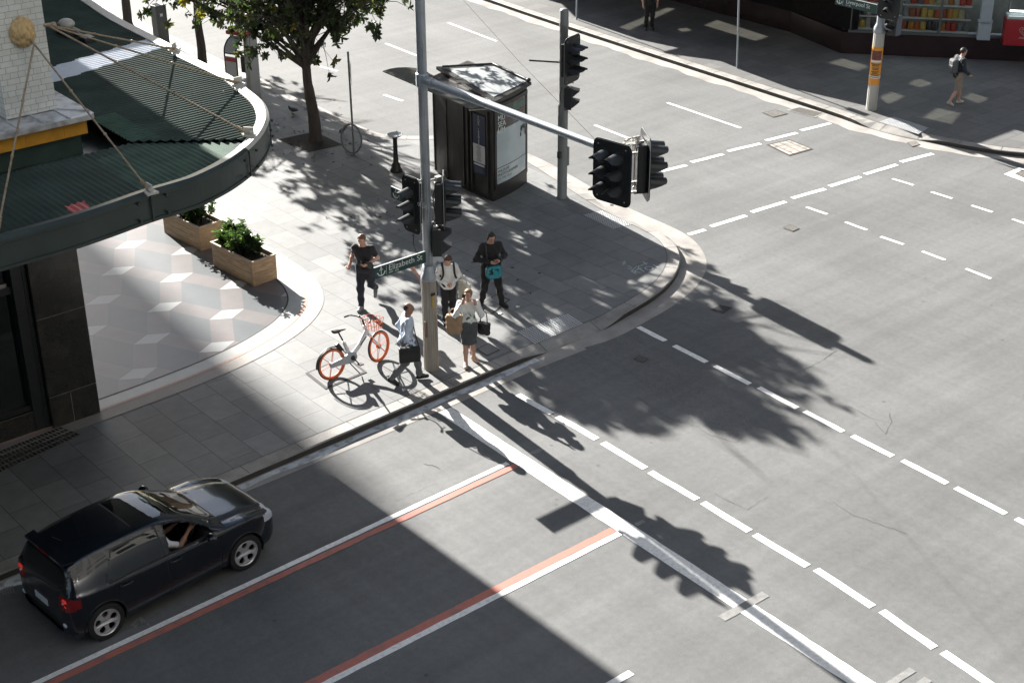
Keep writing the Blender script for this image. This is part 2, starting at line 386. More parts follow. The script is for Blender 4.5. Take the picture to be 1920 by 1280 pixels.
# crossing over the far street
f1 = [(1180, 341, 1212, 332), (1240, 321.5, 1287, 310), (1296, 304.5, 1356, 289.5), (1365, 284, 1426, 269.5), (1436, 264, 1494, 249.5), (1502, 245, 1557, 231.5)]
dash_from_px(mb, [((a, b), (c, d)) for a, b, c, d in f1], .15)
f2 = [(1291, 440, 1322, 431), (1333, 425, 1399, 404.5), (1409, 398, 1473, 378.5), (1485, 372, 1547, 354.5), (1555, 349.5, 1614, 332), (1622, 327, 1682, 309), (1689, 304, 1749, 288.5)]
dash_from_px(mb, [((a, b), (c, d)) for a, b, c, d in f2], .15)
# short turning dashes and lane lines of the cross street
t1 = [(1512, 388.5, 1551, 402), (1585, 416.5, 1625, 431.5), (1651, 444, 1694, 458.5), (1729, 471.5, 1772, 487.5), (1811, 504, 1858, 522.5)]
t2 = [(1673, 335.5, 1713, 347.5), (1746, 360, 1785, 372.5), (1822, 385.5, 1861, 398), (1898, 411, 1945, 427)]
dash_from_px(mb, [((a, b), (c, d)) for a, b, c, d in t1+t2], .10)
ln = [(1251, 193, 1389, 240.5), (1115, 235, 1187, 263), (840, 43, 931, 78), (720, 178, 755, 190), (723, 82, 790, 108), (600, 125, 633, 134), (520, 60, 560, 72)]
dash_from_px(mb, [((a, b), (c, d)) for a, b, c, d in ln], .11)
struct(mb.build('road_marking', WHITE))
mb = MB()
strip(mb, G2(833, 768.5), Vector(G2(1640, 1296))*2.1-Vector(G2(833, 768.5))*1.1, .33, rag=.006)
struct(mb.build('stop_line', WHITE))
mb = MB()
q1, q2 = G2(952, 868), Vector(G2(55, 1286))*2-Vector(G2(952, 868)); strip(mb, q1, q2, .11, rag=.004)
q3, q4 = G2(1165, 998), Vector(G2(596, 1288))*3-Vector(G2(1165, 998))*2; strip(mb, q3, q4, .12, rag=.004)
strip(mb, G2(1184, 1260), Vector(G2(1120, 1296))*8-Vector(G2(1184, 1260))*7, .13, rag=.004)
struct(mb.build('lane_line', WHITE))
mb = MB()
strip(mb, G2(968, 872.5), Vector(G2(70, 1292))*2-Vector(G2(968, 872.5)), .13, .0075, rag=.006); strip(mb, G2(1150, 993), Vector(G2(575, 1285))*3-Vector(G2(1150, 993))*2, .16, .0075, rag=.006)
struct(mb.build('lane_line_red', RED))
mb = MB()
strip(mb, G2(1352, 1159), G2(1436, 1113), .16, .0062, rag=.012); strip(mb, G2(1660, 1287), G2(1711, 1254), .13, .0062, rag=.012); strip(mb, G2(1716, 1290), G2(1740, 1272), .13, .0062, rag=.012)
strip(mb, G2(995, 851), G2(1015, 842), .1, .0062, rag=.01); strip(mb, G2(1192, 984), G2(1208, 976), .1, .0062, rag=.01)
for a, b in (((246, 1172), (262, 1158)), ((262, 1158), (270, 1172)), ((270, 1172), (246, 1172)), ((262, 1156), (280, 1172)), ((252, 1176), (276, 1165))): strip(mb, G2(*a), G2(*b), .03, .0062, rag=.003)
for k in range(5): strip(mb, G2(2+k*5, 1102-k), G2(7+k*5, 1115-k), .025, .0062)
struct(mb.build('road_marking_worn', WHITEOLD))
mb = MB()
strip(mb, G2(-20, 1106), G2(48, 1090), .10, .006, rag=.01)
struct(mb.build('edge_line', WHITE))
# white painted box round the service cover at the right edge
mb = MB(); mb.sheet([G2(1882, 327), G2(1912, 314), (G(1990, 335)).to_2d()[:], G2(1950, 352)], .006); struct(mb.build('marking_patch', WHITE))
# coarse asphalt patch and cracks
mb = MB(); mb.sheet([G2(*p) for p in ((1095, 652), (1190, 625), (1290, 690), (1420, 790), (1380, 830), (1330, 815), (1255, 760), (1180, 700))], .0045); struct(mb.build('road_patch', ASPHD))
mb = MB()
def crack(px, w=.009):
    p = [Vector(G2(*q)) for q in px]
    pts = []
    for a, b in zip(p[:-1], p[1:]):
        k = max(2, int((b-a).length/.12))
        for i in range(k): pts.append(a+(b-a)*i/k+Vector((random.uniform(-.02, .02), random.uniform(-.02, .02))))
    pts.append(p[-1])
    for a, b in zip(pts[:-1], pts[1:]): strip(mb, a, b, w*random.uniform(.4, 1.2), .0052)
crack([(1395, 670), (1440, 690), (1488, 702), (1530, 682), (1570, 657)])
crack([(1510, 770), (1545, 790), (1600, 820), (1640, 845)], .01); crack([(1640, 790), (1660, 815), (1672, 790), (1668, 775)], .008); crack([(1590, 760), (1635, 785), (1668, 792)], .007)
crack([(1195, 745), (1255, 785), (1310, 800)], .007); crack([(1340, 925), (1400, 955), (1440, 930)], .006); crack([(1150, 808), (1178, 790)], .006)
crack([(1560, 940), (1600, 965), (1700, 1000)], .006); crack([(740, 940), (830, 900)], .005); crack([(795, 870), (812, 872), (825, 880)], .012)
struct(mb.build('road_crack', DARK))
# ================================================================ terrazzo apron at the corner entrance
TW = mk('terrazzo_white', (.38, .39, .39), .35, fine=.14, fscale=160, var=.05, vscale=2)
TP = mk('terrazzo_pink', (.15, .14, .14), .35, fine=.25, fscale=160, var=.08, vscale=2, dirt=(.22, .17, .17), damt=.3, dscale=1)
TB = mk('terrazzo_blue', (.10, .113, .122), .35, fine=.28, fscale=160, var=.08, vscale=2)
TWB = mk('terrazzo_border', (.40, .41, .40), .4, var=.08, vscale=3, fine=.1, dirt=(.35, .34, .32), damt=.5, dscale=2)
PEACH = mk('stone_peach', (.42, .27, .22), .5, fine=.2, fscale=60)
SAND = mk('stone_sand', (.30, .275, .25), .6, var=.12, vscale=2, fine=.18, fscale=70, dirt=(.1, .095, .09), damt=.25, dscale=2)
def clip(poly, conv):
    out = [Vector((p[0], p[1])) for p in poly]; n = len(conv)
    for i in range(n):
        a, b = Vector(conv[i]), Vector(conv[(i+1) % n]); e = b-a; new = []
        if not out: return []
        for j in range(len(out)):
            p, q = out[j-1], out[j]; sp = e.x*(p.y-a.y)-e.y*(p.x-a.x); sq = e.x*(q.y-a.y)-e.y*(q.x-a.x)
            if (sp >= 0) != (sq >= 0): new.append(p+(q-p)*(sp/(sp-sq)))
            if sq >= 0: new.append(q)
        out = new
    return out
tz = [(7.0, 25.02), (10.2, 25.03), (12.4, 25.12), (13.7, 25.32), (14.7, 25.65), (15.3, 26.0), (15.72, 26.4), (16.0, 26.9), (16.17, 27.5), (16.25, 28.4), (16.3, 30), (16.4, 36)]
tz = [(p.x, p.y) for p in catmull([(a, b, 0) for a, b in tz], 4)]
conv = tz + [(7.0, 36)]
P0 = Vector(G2(276, 586, PAV))
def tv(dx, dy): return Vector(G2(276+dx, 586+dy, PAV))-P0
A_, Q_, D_, S_ = tv(117, 14), tv(42, -3), tv(24, -17), tv(0, 42); B_ = S_-D_
mb = MB()
for i in range(-12, 14):
    for j in range(-12, 14):
        P = P0+A_*i+B_*j
        for poly, mi in (((P, P+Q_, P+Q_+D_, P+D_), 0), ((P, P+Q_, P+Q_+S_, P+S_), 1), ((P+Q_, P+A_, P+A_+S_, P+Q_+S_), 2), ((P+Q_, P+A_, P+A_+D_, P+Q_+D_), 1)):
            c = clip(poly, conv)
            if len(c) > 2: mb.sheet([(p.x, p.y) for p in c], PAV+.010, mi)
struct(mb.build('terrazzo_floor', [TW, TP, TB]))
def band(name, d0, d1, m, z):
    mb = MB(); ribbon(mb, offset_line(tz, -d1), offset_line(tz, -d0), z, z, 0); return struct(mb.build(name, m))
band('terrazzo_border', .015, .36, TWB, PAV+.010); band('terrazzo_strip', -.015, .018, DARK, PAV+.013)
band('stone_strip', .36, .44, PEACH, PAV+.012); band('stone_edging', .44, .80, SAND, PAV+.008)

# ================================================================ corner building
GRAN = mk('granite_dark', (.028, .026, .022), .22, var=.5, vscale=30, fine=.6, fscale=120, dirt=(.10, .085, .06), damt=.35, dscale=2.5, spec=.6)
BLOCK = mk('building_stone', (.34, .33, .31), .8, var=.15, vscale=1.2, bump=.2)
FRAME = mk('shopfront_bronze', (.030, .034, .032), .4, .3, var=.2)
GLASS = mk('shop_glass', (.012, .016, .016), .04, 0, spec=.8)
INT = mk('shop_interior', (.05, .045, .035), .8, var=.4, vscale=3)
def tile_mat(name, c1, c2, mort, w, h):
    m = bpy.data.materials.new(name); nt, N, L, b = nodes(m); setin(b, rough=.25, spec=.55)
    tc = N.new('ShaderNodeTexCoord'); sp = N.new('ShaderNodeSeparateXYZ'); L.new(tc.outputs['Object'], sp.inputs[0])
    ad = N.new('ShaderNodeMath'); L.new(sp.outputs['X'], ad.inputs[0]); L.new(sp.outputs['Y'], ad.inputs[1])
    cb = N.new('ShaderNodeCombineXYZ'); L.new(ad.outputs[0], cb.inputs['X']); L.new(sp.outputs['Z'], cb.inputs['Y'])
    br = N.new('ShaderNodeTexBrick'); br.inputs['Color1'].default_value = c4(c1); br.inputs['Color2'].default_value = c4(c2); br.inputs['Mortar'].default_value = c4(mort)
    br.inputs['Scale'].default_value = 1; br.inputs['Mortar Size'].default_value = .0028; br.inputs['Brick Width'].default_value = w; br.inputs['Row Height'].default_value = h; br.inputs['Mortar Smooth'].default_value = .2
    br.offset = .37; br.offset_frequency = 2; br.squash = .62; br.squash_frequency = 3
    L.new(cb.outputs[0], br.inputs['Vector']); cur = br.outputs['Color']
    for sc, amt in ((1.2, .12), (9, .06)):
        n = N.new('ShaderNodeTexNoise'); n.inputs['Scale'].default_value = sc; n.inputs['Detail'].default_value = 5; L.new(tc.outputs['Object'], n.inputs['Vector'])
        mr = N.new('ShaderNodeMapRange'); mr.inputs['From Min'].default_value = .3; mr.inputs['From Max'].default_value = .7; mr.inputs['To Min'].default_value = 1-amt; mr.inputs['To Max'].default_value = 1+amt*.6
        L.new(n.outputs['Fac'], mr.inputs['Value']); mx = N.new('ShaderNodeMix'); mx.data_type = 'RGBA'; mx.blend_type = 'MULTIPLY'; mx.inputs['Factor'].default_value = 1
        L.new(cur, mx.inputs['A']); L.new(mr.outputs[0], mx.inputs['B']); cur = mx.outputs['Result']
    L.new(cur, b.inputs['Base Color'])
    bp = N.new('ShaderNodeBump'); bp.inputs['Strength'].default_value = .6; bp.inputs['Distance'].default_value = .004; bp.invert = True; L.new(br.outputs['Fac'], bp.inputs['Height']); L.new(bp.outputs[0], b.inputs['Normal'])
    return m
TILE = tile_mat('glazed_tiles', (.78, .80, .77), (.70, .72, .69), (.26, .25, .22), .20, .092)
LEAD = mk('ledge_lead_cap', (.55, .56, .57), .6, .1, var=.2, vscale=4, dirt=(.20, .18, .17), damt=.7, dscale=5)
ORANGE = mk('ledge_orange_paint', (.62, .30, .03), .5, var=.12, vscale=6, dirt=(.35, .16, .03), damt=.4, dscale=5)
ZA = 6.8
bld = thing('corner_building', 'tall corner building with white glazed tile tower and black granite pier beside its shop window', 'building', (0, 0, 0))
# unseen masses behind, edges slanted and stepped to shape the ground shadow (podium, then a set-back tower)
xb = 14.03
def XE(z): return 12.56+z*(1/math.tan(SUN_EL))*math.cos(SUN_AZ)
mb = MB(); mb.prism([(-27, 33.05), (XE(3)-1.6, 33.05), (XE(3)-1.6, 73), (-27, 73)], 0, 6.6)
vs = [(x, y, z) for z, x1 in ((6.6, XE(6.6)), (10.4, XE(10.4))) for x, y in ((-27, 33), (x1, 33), (x1, 34), (-27, 34))]; mb.add(vs, [(0, 1, 5, 4), (1, 2, 6, 5), (2, 3, 7, 6), (3, 0, 4, 7), (4, 5, 6, 7), (3, 2, 1, 0)])
mb.build('shadow_podium', BLOCK, bld)
mb = MB(); mb.box((11.95-20, 33.3+20, 10.4+15), (40, 40, 30)); mb.build('upper_storeys', BLOCK, bld)
mb = MB(); mb.box((-21, 33.4-1.5, 10.4+15), (40, 5, 30)); mb.box((-14.5, 28.1, 26), (40, 9.8, 38)); mb.build('side_wing', BLOCK, bld)
ft = thing('shadow_tower', 'unseen stone tower added up the cross street to soften the shadow edge', 'building', (0, 0, 0))
mb = MB(); mb.box((25.0-15, 150, 27.5), (30, 30, 55)); mb.build('wall', BLOCK, ft)  # added out of view so the shadow edge on the terrazzo turns soft
# tiled tower standing on the ledge above the awning
yt = G(107, 204, 7.12).y; xr = G(107, 204, 7.12).x; xl = G(15, 226, 7.12).x
mb = MB(); mb.box(((xl+xr)/2, yt+.55, 7.12+7), (xr-xl, 1.1, 14)); mb.build('tile_tower', TILE, bld)
mb = MB(); mb.box((xl-.055, yt+.30+.4, 7.12+7), (.105, .8, 13.9)); mb.box((xl-.11-3, yt+.42+.5, 7.12+7), (6, 1, 13.8)); mb.build('tile_wall', TILE, bld)
# ledge with lead capping over the orange band
yl = G(179, 213, 7.1).y; xle = G(179, 213, 7.1).x
mb = MB(); out = [(-2, yl), (xle-.06, yl), (xle, yl+.06), (xle+.06, yt+1.6), (-2, yt+1.6)]
mb.prism(out, 7.02, 7.10); 
for k in range(12):
    x = xle-.42-.40*k; mb.box((x, (yl+yt)/2, 7.112), (.035, (yt-yl)*.98, .03))
mb.box((xle-.25, (yl+yt)/2+.1, 7.108), (.03, .55, .022), Matrix.Translation((xle-.25, yt-.1, 0)) @ Matrix.Rotation(R_(40), 4, 'Z') @ Matrix.Translation((-(xle-.25), -(yt-.1), 0)))
mb.build('ledge', LEAD, bld, sharp=None)
mb = MB(); mb.box(((xle-.12-2)/2, yl+.1+.3, 6.90), (xle-.12+2, .6, .235)); 
for k in range(6): mb.box((xle-.5-.62*k, yl+.098, 6.90), (.012, .01, .22))
mb.build('orange_band', ORANGE, bld)
mb = MB(); mb.box(((xle-.2-2)/2, yl+.8, 6.3), (xle+1.8, 1.2, .96)); mb.build('ledge_wall', mk('ledge_wall_green', (.045, .075, .065), .4, var=.3, vscale=4), bld)
# granite pier and shop window on the long street
cx1 = G(188.7, 773, PAV).x; cy = G(188.7, 773, PAV).y
cx0 = G(97, 800, PAV).x
pier = MB(); 
zs = [(PAV-.02, .78), (.79, 2.40), (2.41, 3.6), (3.61, 4.9), (4.91, 6.45)]
for z0, z1 in zs: pier.box(((cx0+cx1)/2, cy+.55, (z0+z1)/2), (cx1-cx0, 1.1, z1-z0), bev=.006)
pier.build('granite_pier', GRAN, bld)
mb = MB(); mb.box(((cx0+cx1)/2, cy+.55, 3.2), (cx1-cx0-.02, 1.08, 6.2), mi=0)
mb.box((cx0+.43, cy+.2, .45), (.008, .403, .62)); mb.build('pier_joint', mk('pier_mortar', (.25, .24, .2), .8), bld)
sw = mb = MB()
wf = MB(); w0 = cx0-2.9; fx = cx0-.02
wf.box((cx0-.19, cy+.26, 3.3), (.20, .30, 6.3)); wf.box((cx0-.05, cy+.20, 3.3), (.07, .2, 6.3), mi=0)
wf.box(((w0+fx)/2, cy+.30, 3.05), (fx-w0, .22, .14)); wf.box(((w0+fx)/2, cy+.33, .62), (fx-w0, .30, .10)); wf.box((w0, cy+.3, 3.3), (.2, .3, 6.3))
wn = wf.build('shop_window', FRAME, bld)
mb = MB(); mb.box(((w0+fx)/2, cy+.32, 1.83), (fx-w0-.1, .012, 2.35)); mb.box(((w0+fx)/2, cy+.32, 4.75), (fx-w0-.1, .012, 3.2)); mb.build('pane', GLASS, wn)
mb = MB(); mb.box(((w0+fx)/2, cy+.30, .34), (fx-w0, .34, .44), bev=.006); mb.build('granite_plinth', GRAN, bld)
mb = MB(); mb.box(((w0+fx)/2, cy+3.4, 3.3), (fx-w0+.6, .1, 6.3)); mb.build('shop_interior', INT, bld)
mb = MB(); mb.box((w0-6.1, cy+.4, 3.3), (12, .8, 6.4)); mb.build('street_wall', GRAN, bld)

# ================================================================ awning
GREEN = mk('awning_green_steel', (.045, .066, .056), .8, 0, spec=.15, var=.25, vscale=1.6, fine=.15, fscale=40, dirt=(.02, .03, .027), damt=.5, dscale=1.2)
GREENL = mk('awning_green_faded', (.056, .098, .074), .8, 0, spec=.15, var=.25, vscale=2.5, fine=.12, fscale=40, dirt=(.03, .05, .04), damt=.4, dscale=2)
SKYL = mk('awning_translucent_sheet', (.58, .63, .70), .4, var=.06)
PATCH = mk('awning_red_patch', (.42, .06, .06), .5, var=.25, vscale=9)
RIMW = mk('awning_white_rim', (.52, .51, .46), .55, var=.12, vscale=4, fine=.08, dirt=(.36, .34, .29), damt=.5, dscale=4)
FASC = mk('awning_fascia_paint', (.030, .046, .043), .38, .15, var=.25, vscale=2, dirt=(.045, .06, .055), damt=.4, dscale=2)
DGREY = mk('dark_grey_steel', (.05, .055, .055), .5, .4, var=.2)
RUST = mk('rusty_rod', (.36, .29, .20), .6, .2, var=.25, vscale=20, dirt=(.22, .10, .05), damt=.5, dscale=12)
STRAW = mk('weathered_plaster_beige', (.62, .44, .22), .9, var=.3, vscale=14, bump=.8, bscale=30)
aw = thing('street_awning', 'dark green corrugated awning with rounded corner and pale rim hung on stay rods', 'awning', (0, 0, 0))
outer_px = [(0, 452), (60, 435), (131, 415), (199, 393), (282, 364), (340, 347), (377, 334), (427, 309), (466, 282), (489, 258), (500, 240), (505, 222), (501, 203), (490, 187), (469, 170), (440, 147), (400, 127), (348, 102), (328, 88), (226, 36), (171, 0), (115, -36)]
outer = [G2(x, y, ZA) for x, y in outer_px]
outer = [(-3, outer[0][1]-.1)] + [(p.x, p.y) for p in catmull([(a, b, 0) for a, b in outer], 4)]
inn = offset_line(outer, .19)
ZS = ZA-.05
# corrugated sheets: near one ribbed across the long street, far one across the cross street, mitred at the corner
h0 = Vector(G2(243, 269, ZS)); h1 = Vector(G2(470, 266, ZS)); lip0 = Vector(G2(164, 223, ZS))
ei = G2(0, 331, ZS)[1]
def in_poly(p, poly):
    x, y = p; c = False
    for i in range(len(poly)):
        (x1, y1), (x2, y2) = poly[i-1], poly[i]
        if (y1 > y) != (y2 > y) and x < (x2-x1)*(y-y1)/(y2-y1)+x1: c = not c
    return c
def corr(mb, axis, region, pitch, amp, n_per=6, zones=()):
    """corrugated sheet filling a region (list of 2-D points); ribs run along 'axis' (0: x, 1: y)"""
    xs = [p[1-axis] for p in region]; lo, hi = min(xs), max(xs); k = int((hi-lo)/(pitch/n_per))
    def spans(c):
        hit = []
        for i in range(len(region)):
            a, b = region[i-1], region[i]; ca, cb = a[1-axis], b[1-axis]
            if (ca > c) != (cb > c): hit.append(a[axis]+(b[axis]-a[axis])*(c-ca)/(cb-ca))
        hit.sort(); return hit
    prev = None; segs = 60 if axis == 1 else 170
    for i in range(k+1):
        c = lo+(hi-lo)*(i+.001)/(k+.002); h = spans(c)
        if len(h) < 2: prev = None; continue
        z = ZS+amp*math.sin(2*math.pi*c/pitch); base = len(mb.v); q = [h[0]+(h[-1]-h[0])*t/segs for t in range(segs+1)]
        mb.v += [(t, c, z) if axis == 0 else (c, t, z) for t in q]
        if prev is not None:
            for t in range(segs):
                m = ((q[t]+q[t+1])/2, c) if axis == 0 else (c, (q[t]+q[t+1])/2); mi = 0
                for poly, zi in zones:
                    if in_poly(m, poly): mi = zi
                f = [prev+t, base+t, base+t+1, prev+t+1]; mb.f.append(f if axis == 1 else f[::-1]); mb.m.append(mi); mb.sm.append(True)
        prev = base
def inn_between(a, b):
    """inner rim points from the one nearest a to the one nearest b"""
    ia = min(range(len(inn)), key=lambda i: (Vector(inn[i])-a).length); ib = min(range(len(inn)), key=lambda i: (Vector(inn[i])-b).length)
    return inn[ia:ib+1]
near = [(-3, ei), (h0.x, h0.y)] + [(h1.x, h1.y)] + inn_between(Vector(inn[0]), h1)[::-1][1:]
mb = MB(); rp = [G2(*p, ZS) for p in ((123, 388), (158, 377), (174, 391), (139, 402))]
fadez = [G2(*p, ZS) for p in ((180, 300), (260, 272), (440, 268), (440, 300), (330, 345), (270, 360))]
corr(mb, 1, near, .100, .012, zones=((fadez, 1), (rp, 2)))
mb.build('corrugated_roof', [GREEN, GREENL, PATCH], aw)
far_end = inn[-1]
farr = [(h0.x, h0.y), (h1.x, h1.y)] + inn_between(h1, Vector(far_end)) + [(far_end[0]-9, far_end[1]), (lip0.x-.6, far_end[1]), (lip0.x-.3, lip0.y+1.2), (lip0.x, lip0.y)]
sk = [G2(*p, ZS) for p in ((90, 132), (272, 78), (304, 94), (90, 162))]
fz2 = [G2(*p, ZS) for p in ((164, 226), (215, 215), (300, 262), (243, 269))]
mb = MB(); corr(mb, 0, farr, .105, .017, zones=((sk, 1), (fz2, 2)))
for v in range(len(mb.v)): mb.v[v] = (mb.v[v][0], mb.v[v][1], mb.v[v][2]+.035)
mb.build('corrugated_roof', [GREEN, SKYL, GREENL], aw)
# rim (flat white gutter lip), fascia, soffit
mb = MB(); no = len(outer); rim_in = offset_line(outer, .205); lip = offset_line(outer, .05)
i0 = min(range(no), key=lambda i: (Vector(outer[i])-Vector(G2(470, 279, ZA))).length)
dm = [0 if i < i0 else 1 for i in range(no)]
rows = [[(p[0], p[1], ZA+.0) for p in outer], [(p[0], p[1], ZA+.045) for p in lip], [(p[0], p[1], ZA+.015) for p in rim_in], [(p[0], p[1], ZS-.02) for p in rim_in]]
vs = sum(rows, [])
for r in range(3):
    for i in range(no-1):
        mb.add([vs[r*no+i], vs[r*no+i+1], vs[(r+1)*no+i+1], vs[(r+1)*no+i]], [(0, 1, 2, 3)], dm[i], False)
mb.build('rim', [FASC, RIMW], aw)
mb = MB(); ZB = ZA-.42; fo2 = offset_line(outer, .02)
rows = [[(p[0], p[1], ZA) for p in outer], [(p[0], p[1], ZA-.05) for p in outer], [(p[0], p[1], ZA-.06) for p in fo2], [(p[0], p[1], ZB+.05) for p in fo2], [(p[0], p[1], ZB+.045) for p in outer], [(p[0], p[1], ZB) for p in outer], [(p[0], p[1], ZB) for p in offset_line(outer, .3)]]
vs = sum(rows, []); mb.add(vs, [((r+1)*no+i, (r+1)*no+i+1, r*no+i+1, r*no+i) for r in range(len(rows)-1) for i in range(no-1)], 0)
for k, (x, y) in enumerate(((285, 363), (470, 281), (505, 225))):
    p = min(outer, key=lambda q: (Vector(q)-Vector(G2(x, y, ZA))).length); i = outer.index(p); t = (Vector(outer[i+1])-Vector(p)).normalized(); nr = Vector((t.y, -t.x))
    c = Vector(p)+nr*.008
    M = Matrix.Translation((c.x, c.y, (ZA+ZB)/2)) @ Matrix.Rotation(math.atan2(t.y, t.x), 4, 'Z')
    mb.box((0, 0, 0), (.02, .018, .40), M)
    for dx in (-.22, .24):
        for dz in (-.13, .13): mb.lathe([(.0, 0), (.022, 0), (.022, .04), (0, .04)], n=8, M=M @ Matrix.Translation((dx, .0, dz)) @ Matrix.Rotation(R_(90), 4, 'X'))
mb.build('fascia', FASC, aw)
mb = MB(); sof = offset_line(outer, .25); mb.sheet(sof + [(-3, sof[-1][1])], ZB+.06); mb.build('soffit', FASC, aw)
# lower roof in the well beside the ledge
mb = MB(); z2 = ZA-.34
mb.sheet([G2(0, 325, z2), G2(150, 285, z2), G2(160, 268, z2), G2(0, 300, z2)], z2); mb.box((6.2, yl-.62, ZA-.42), (8, 1.0, .04))
mb.build('well_roof', mk('well_roof_green', (.04, .07, .055), .3, var=.3, vscale=3), aw)
gp = MB()
for k in range(26): gp.tube([(xle-.3-.10*k, yl-.15, ZA-.30), (xle-.2-.10*k, yl-.72, ZA-.33)], .014, 5)
gp.build('well_grille', DGREY, aw)
# stay rods, their anchors and the bosses on the tower
def anchor(px, z=ZA+.02): return G(px[0], px[1], z)
boss = onY(44, 62, yt-.06); hook = onX(88, 47, xr+.03)
mb = MB()
for k in range(90):
    a = random.uniform(0, 6.283); e = random.uniform(-.9, 1.4); r = .17
    p = Vector((boss.x+math.cos(a)*math.cos(e)*r*.9, boss.y+.05-abs(math.sin(e))*.12, boss.z+math.sin(a)*math.cos(e)*r))
    mb.ell(p, (.06, .05, .075), 7, 5, M=None)
mb.build('boss', STRAW, aw)
mb = MB()
def rod(a, b, r=.016, sag=.0, knots=True):
    a, b = Vector(a), Vector(b); pts = [a+(b-a)*t+Vector((0, 0, -sag*4*t*(1-t))) for t in [i/10 for i in range(11)]]
    mb.tube(pts, r, 6)
    if knots:
        for t in (.33, .62): mb.ell(a+(b-a)*t, (.028, .028, .028), 7, 5)
        for t in (.93, .96, .985):
            mb.tube([a+(b-a)*(t-.012), a+(b-a)*(t+.012)], .03, 6)
bot = boss+Vector((.09, -.12, -.16))
mb.tube([boss+Vector((.05, -.1, -.08)), bot], .022, 6)
rods = [(bot, anchor((285, 364))), (bot, anchor((-6, 440))), (hook, anchor((474, 255))), (hook, anchor((452, 158))), (hook, anchor((329, 93)))]
for a, b in rods: rod(a, b)
mb.tube([Vector((xr-.02, hook.y, hook.z)), hook+Vector((.1, 0, -.01))], .03, 6); mb.ell(hook+Vector((.1, 0, -.02)), (.06, .05, .05), 8, 6)
mb.build('stay_rod', RUST, aw)
for a, b in rods:
    if b.x < 6.9: continue
    d = (Vector((a.x, a.y))-Vector((b.x, b.y))).normalized()
    M = Matrix.Translation(b+Vector((d.x*.02, d.y*.02, .03))) @ Matrix.Rotation(math.atan2(d.y, d.x), 4, 'Z')
    ab = MB(); ab.prism([(-.06, -.09), (.10, -.07), (.16, 0), (.10, .07), (-.06, .09)], -.03, .0, M=M); ab.box((.04, 0, .05), (.16, .02, .12), M); ab.ell((0, 0, .03), (.04, .04, .04), 8, 6, M=M)
    ab.build('anchor_plate', RIMW, aw)
vent = MB(); q = G(127, 45, ZA+.2); vent.box((q.x, q.y, ZA+.05), (.30, .55, .12), bev=.02, mi=0); vent.ell((q.x-.02, q.y+.02, ZA+.2), (.16, .18, .10), 12, 7, mi=1)
q2 = G(163, 72, ZA+.05); vent.box((q2.x, q2.y, ZA+.04), (.22, .3, .1), bev=.02, mi=0); vent.tube([(q.x, q.y, ZA+.1), (q2.x, q2.y, ZA+.06)], .03, 6)
vent.build('roof_vent', [DGREY, RIMW], aw)
# ================================================================ traffic signals and poles
STEEL = mk('galvanised_pole', (.36, .40, .44), .42, .35, var=.12, vscale=3, dirt=(.2, .2, .2), damt=.3, dscale=4, obj=True)
STEELD = mk('grey_pole_paint', (.20, .215, .215), .5, .2, var=.15, vscale=3, dirt=(.1, .1, .1), damt=.4, dscale=3, obj=True)
CLAD = mk('pole_base_clad', (.29, .265, .225), .65, .05, var=.25, vscale=5, stretch=(9, 9, .35), obj=True, fine=.12, fscale=8)
BLACK = mk('signal_black', (.016, .018, .02), .45, var=.2, vscale=8)
VISOR = mk('signal_visor', (.026, .03, .034), .38, var=.1)
BRIM = mk('board_edge_white', (.42, .44, .46), .5)
LRED = mk('lens_red', (.07, .008, .008), .25); LAMB = mk('lens_dark', (.012, .012, .013), .2)
GALV = mk('bracket_galvanised', (.55, .54, .50), .45, .5, var=.2, vscale=20)
CABLE = mk('cable_black', (.02, .02, .02), .5)
SIGNG = mk('sign_green', (.020, .062, .056), .35, var=.08)
SIGNW = mk('sign_lettering', (.70, .74, .74), .4)
SIGNE = mk('sign_edge', (.6, .62, .62), .4, .3)
def signal_head(parent, c, az, cols, rows=3, w=None, h=None, board=True, tw=.235):
    """c: centre of the lens panel; az: direction the lenses face"""
    d = Vector((math.cos(az), math.sin(az), 0)); M = frame(c, d.cross(Vector((0, 0, 1))) * -1, (0, 0, 1))
    w = w or (tw*cols+.28); h = h or (.27*rows+.26)
    mb = MB()
    if board:
        mb.prism(rrect(w, h, .11), -.012, .012, 0, M); mb.prism(rrect(w+.03, h+.03, .125), -.014, -.006, 0, M, side_mi=1)
    for i in range(cols):
        x = (i-(cols-1)/2)*tw
        mb.box((x, 0, -.10), (.225, .27*rows+.02, .17), M, 0, bev=.02); mb.box((x, 0, .014), (.215, .27*rows-.02, .03), M, 0, bev=.008)
    for sx in (-1, 1):
        for sy in (-1, 1):
            if board: mb.ell((sx*(w/2-.1), sy*(h/2-.08), .014), (.014, .014, .006), 6, 4, 2, M)
    s = mb.build('signal_head', [BLACK, BRIM, GALV], parent)
    for i in range(cols):
        for j in range(rows):
            x = (i-(cols-1)/2)*tw; y = ((rows-1)/2-j)*.27
            vb = MB(); n = 14; prof = []
            # open hood: long at the top, cut back below
            vs, fs = [], []
            for k in range(n+1):
                a = R_(-115+ (410-90)*k/n - 0) if False else R_(-70+320*k/n)
                ln = .06+.26*max(0, min(1, (math.sin(a)+.75)/1.2))
                for r, z in ((.108, .012), (.108, .012+ln), (.100, .012+ln), (.100, .012)):
                    vs.append((x+r*math.cos(a), y+r*math.sin(a)-.03*(z-.012)/.25, z))
            for k in range(n):
                for q in range(3): fs.append((k*4+q, k*4+q+1, (k+1)*4+q+1, (k+1)*4+q))
            vb.add(vs, fs, 0, True, M); vb.build('visor', VISOR, s, sharp=40)
            lb = MB(); lb.ell((x, y, .03), (.098, .098, .014), 14, 6, M=M); lb.build('lens', LRED if (j == 0) else LAMB, s)
    return s
